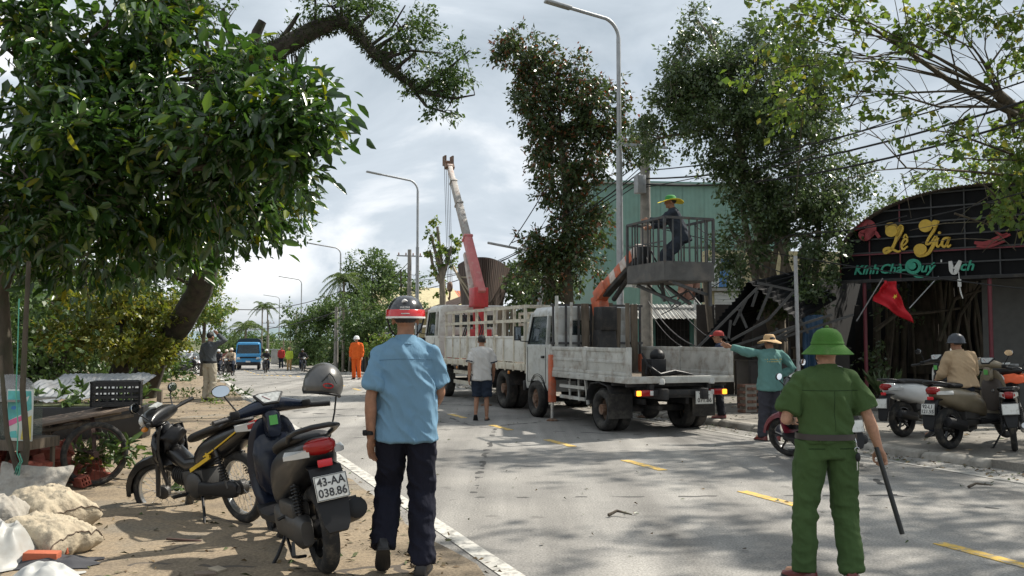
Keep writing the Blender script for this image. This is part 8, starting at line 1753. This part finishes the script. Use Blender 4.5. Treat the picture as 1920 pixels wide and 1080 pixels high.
# sacks
sack_m = pm('dirty_woven_sack', (0.46, 0.39, 0.28), .85, var=.2, scale=7, bump=.5, bscale=35, dirt=((0.11, 0.085, 0.06), .6, 7)); sack2 = pm('grey_woven_sack', (0.36, 0.335, 0.29), .85, var=.18, scale=7, bump=.5, bscale=35, dirt=((0.12, 0.10, 0.08), .6, 7))
def sack(label, loc, dims, rot, mat, seed, mouth=False):
    """stuffed woven sack: flat sewn edges, eared corners, creases running to the ends"""
    a, b, c_ = dims; n = 40; m = MB(); vs = []; fs = []
    for side in (1, -1):
        for i in range(n + 1):
            for j in range(n + 1):
                u, v = 2 * i / n - 1, 2 * j / n - 1; th = max(0, (1 - abs(u) ** 3.2) * (1 - abs(v) ** (5 if mouth else 3.4))) ** .55
                if mouth and v > 0: th = th * (1 - .75 * v)
                x = a * u * (1 - .10 * (1 - v * v)) + .02 * mnoise.noise((v * 3, seed, u)); y = b * v * (1 - .07 * (1 - u * u) * abs(v)) + .02 * mnoise.noise((u * 3, seed, 4))
                cr = 1 - 2.6 * abs(mnoise.noise((u * 3.2 + v * 1.2 + seed, v * 2.2, seed * side))); c2 = 1 - 2.4 * abs(mnoise.noise((u * 7 - v * 3, v * 6 + seed, side)))
                cr *= .35 + .9 * v * v; z = side * c_ * th * (1 + .22 * mnoise.noise((u * 1.8 + seed, v * 1.6, side))) + (.030 * cr + .012 * c2) * th ** .4 * (1 if side > 0 else .3) + .022 * (1 - th) * mnoise.noise((u * 5, v * 5, seed))
                vs.append((x, y, max(z, -c_ * .62) + c_ * .62 + .004))
    w = n + 1; q = w * w
    for i in range(n):
        for j in range(n): k_ = i * w + j; fs += [(k_, k_ + 1, k_ + w + 1, k_ + w), (q + k_, q + k_ + w, q + k_ + w + 1, q + k_ + 1)]
    m.add(vs, fs); t = empty('sack', loc, 0, label, 'sack', 'filled sacks on the verge'); t.rotation_euler = rot
    m.build('fabric', mat, t, smooth=80)
    st = MB(); st.tube([Vector(vs[i * w + 1]) + Vector((0, 0, .004)) for i in range(0, w, 2)], .005, 5); st.build('seam', pm('seam_thread', (0.10, .07, .05), .9), t)
    return t
sack('full dirty woven sack lying in front of the sack heap, stitched seam upward', on(85, 1035), (.23, .33, .15), (R(4), 0, R(66)), sack_m, 1)
sack('slumped dirty sack in the middle of the heap with its tied end to the right', on(92, 990), (.27, .36, .19), (R(5), R(-6), R(52)), sack_m, 2)
sack('upright open grey sack at the back of the heap', on(52, 950), (.32, .40, .10), (R(58), R(5), R(10)), sack2, 3, mouth=True)
sack('crumpled grey sack at the left edge behind the front sack', on(-8, 1012), (.24, .26, .22), (R(14), 0, R(20)), sack2, 4, mouth=True)
def crumple(name, label, cat, mat, loc, w, d_, hgt, rz, seed, sc=4.0):
    m = MB(); n = 22; vs = []
    for i in range(n):
        for j in range(n):
            u, v = i / (n - 1) - .5, j / (n - 1) - .5; e_ = max(0, 1 - (2 * math.hypot(u, v)) ** 2.2); x = u * w * (1 + .25 * mnoise.noise((v * 4, seed, 1))); y = v * d_ * (1 + .25 * mnoise.noise((u * 4, seed, 5)))
            vs.append((x, y, .008 + hgt * e_ * (.6 + .7 * (1 - 1.8 * abs(mnoise.noise((u * sc, v * sc, seed))))) * .8 + .05 * hgt / .2 * (.5 - abs(mnoise.noise((u * 9 + v * 3, v * 9, seed)))) * e_ + .012 * abs(mnoise.noise((u * 22, v * 22, seed)))))
    m.add(vs, [(i * n + j, (i + 1) * n + j, (i + 1) * n + j + 1, i * n + j + 1) for i in range(n - 1) for j in range(n - 1)])
    o = obj(name, bake(m.mesh(name, mat, smooth=60), name, [('SOLIDIFY', dict(thickness=.006)), ('SUBSURF', dict(levels=1))]), None, loc, (0, 0, rz)); return tag(o, label, cat)
crumple('white_plastic_sheet', 'torn whitish plastic sheet in the bottom left corner', 'plastic sheet', pm('dirty_plastic', (0.33, 0.33, 0.31), .5, var=.15, dirt=((0.25, .22, .18), .4, 5)), on(-5, 1055), .55, .6, .30, .3, 3)
crumple('white_plastic_bag', 'crumpled white plastic bag on the ground at bottom left', 'bag', pm('white_plastic', (0.42, 0.42, 0.40), .45, var=.1), on(85, 1085), .42, .28, .10, .2, 6)
crumple('dark_cloth', 'dark grey cloth lying under the loose red bricks', 'cloth', pm('charcoal_cloth', (0.045, 0.045, 0.05), .9, var=.2), on(95, 1058), .62, .32, .06, .1, 9)
sb2 = pm('solid_red_brick', (0.40, 0.105, 0.05), .85, var=.15, bump=.25, bscale=70)
for px, py, rz, z, lb in ((104, 1044, -.05, .05, 'loose red brick lying on the dark cloth, farther of two'), (78, 1060, .15, .045, 'loose red brick lying on the dark cloth, nearer of two')):
    m = MB(); m.box((0, 0, .035), (.22, .105, .065)); tag(m.build('loose_brick', sb2, None, loc=on(px, py) + Vector((0, 0, z - .02)), rot=(0, .05, rz), bevel=.006), lb, 'brick')
for px, py, w, rz, lb, mt in ((385, 1078, .13, .5, 'piece of torn cardboard at the bottom edge left of the scooter stand', plank_l), (408, 1070, .10, -.6, 'small pale broken board beside the torn cardboard', pm('pale_board', (0.36, 0.30, 0.22), .85)), (345, 1015, .26, .05, 'thin splinter of red wood lying on the dirt', rust_rim)):
    m = MB(); m.box((0, 0, .01), (w, .03 if w > .2 else .08, .015), rot=(0, .08, 0)); tag(m.build('scrap_piece', mt, None, loc=on(px, py), rot=(0, 0, rz), bevel=.002), lb, 'scrap')
# fallen leafy branches
def fallen(label, px, py, n, size, spread, mat=G_old, stick=None, z=VERGE, ht=.12, aspect=.2, per=9):
    p = on(px, py, z); p.z += gz(toSN(p)[0]); t = empty('fallen_branch', p, 0, label, 'branch', 'fallen leafy branches'); V, Q, e = spray([((0, 0, ht * .6), (spread, spread * .6, ht * .5), n)], per, size, size * 1.4, aspect=aspect, droop=.1, hi=True, up=.5)
    V[:, 2] = np.maximum(V[:, 2], .006 + .01 * NR.random(len(V))); f = obj('leaves', meshnp('leaves', V, Q, mat), t); f['kind'] = 'stuff'; m = MB()
    a = rng.uniform(-.4, .4); m.tube([(-spread * (stick or 1.0), -.05, .02), (-spread * .3, .02, .045), (spread * .7, a * .2, .03)], [.016, .013, .006], 7); m.build('stick', bark_pale if z else bark, t, smooth=60); return t
fallen('fallen branch with long green leaves under the front wheel of the black motorbike', 218, 905, 26, .14, .26, G_old, 2.6, ht=.34, aspect=.15)
fallen('fallen leafy twig beside the cart wheel', 135, 905, 10, .13, .25, G_light, 1.0, ht=.3, aspect=.17)
fallen('torn green leaves under the engine of the black motorbike', 370, 930, 12, .12, .3, G_old, ht=.1, aspect=.2)
fallen('small heap of green leaves at the feet of the grey-shirted man', 392, 757, 9, .09, .3, G_light, ht=.1)
fallen('leafy branch lying on the verge right of the grey-shirted man', 436, 742, 17, .10, .45, G_old, ht=.12)
fallen('torn leaves on the verge left of the grey-shirted man', 345, 748, 15, .10, .5, G_old, ht=.1)
fallen('leafy twig lying near the left white line', 430, 715, 11, .11, .4, G_old, ht=.1)
fallen('thin dark twig lying on the asphalt left of the yellow dashes', 1165, 968, 2, .05, .12, G_brown, z=0, ht=.03, per=4)
fallen('small twig on the road near the far white line', 1840, 915, 2, .05, .16, G_brown, z=0, ht=.03, per=4)
fallen('dead twig beside the near white line at the bottom', 800, 1062, 2, .05, .10, G_brown, ht=.03, per=5, z=.05)
# dark hut wall added to fill the dark left background
hu = empty('added_dark_hut', Vector((A(-75, 690, 26).x, 26, VERGE)), R(10), 'added dark board hut filling the dark background behind the food stall at the left edge', 'hut')
for i in range(16): MB().box((-3.2 + i * .36, 0, 1.2), (.34, .05, 2.4)).build('board', dkw, hu, bevel=.005)
for i in range(4): m = corrugated(1.5, 2.6, .16, .02); m.build('roof_sheet', rusty, hu, loc=(-2.4 + i * 1.5, -.4, 2.35), rot=(R(-75), 0, 0), smooth=50)
MB().box((-.5, 1.3, 1.15), (5.4, 2.4, 2.3)).build('hut_interior', shade_in, hu)  # near-black block painted as the hut's inner shade
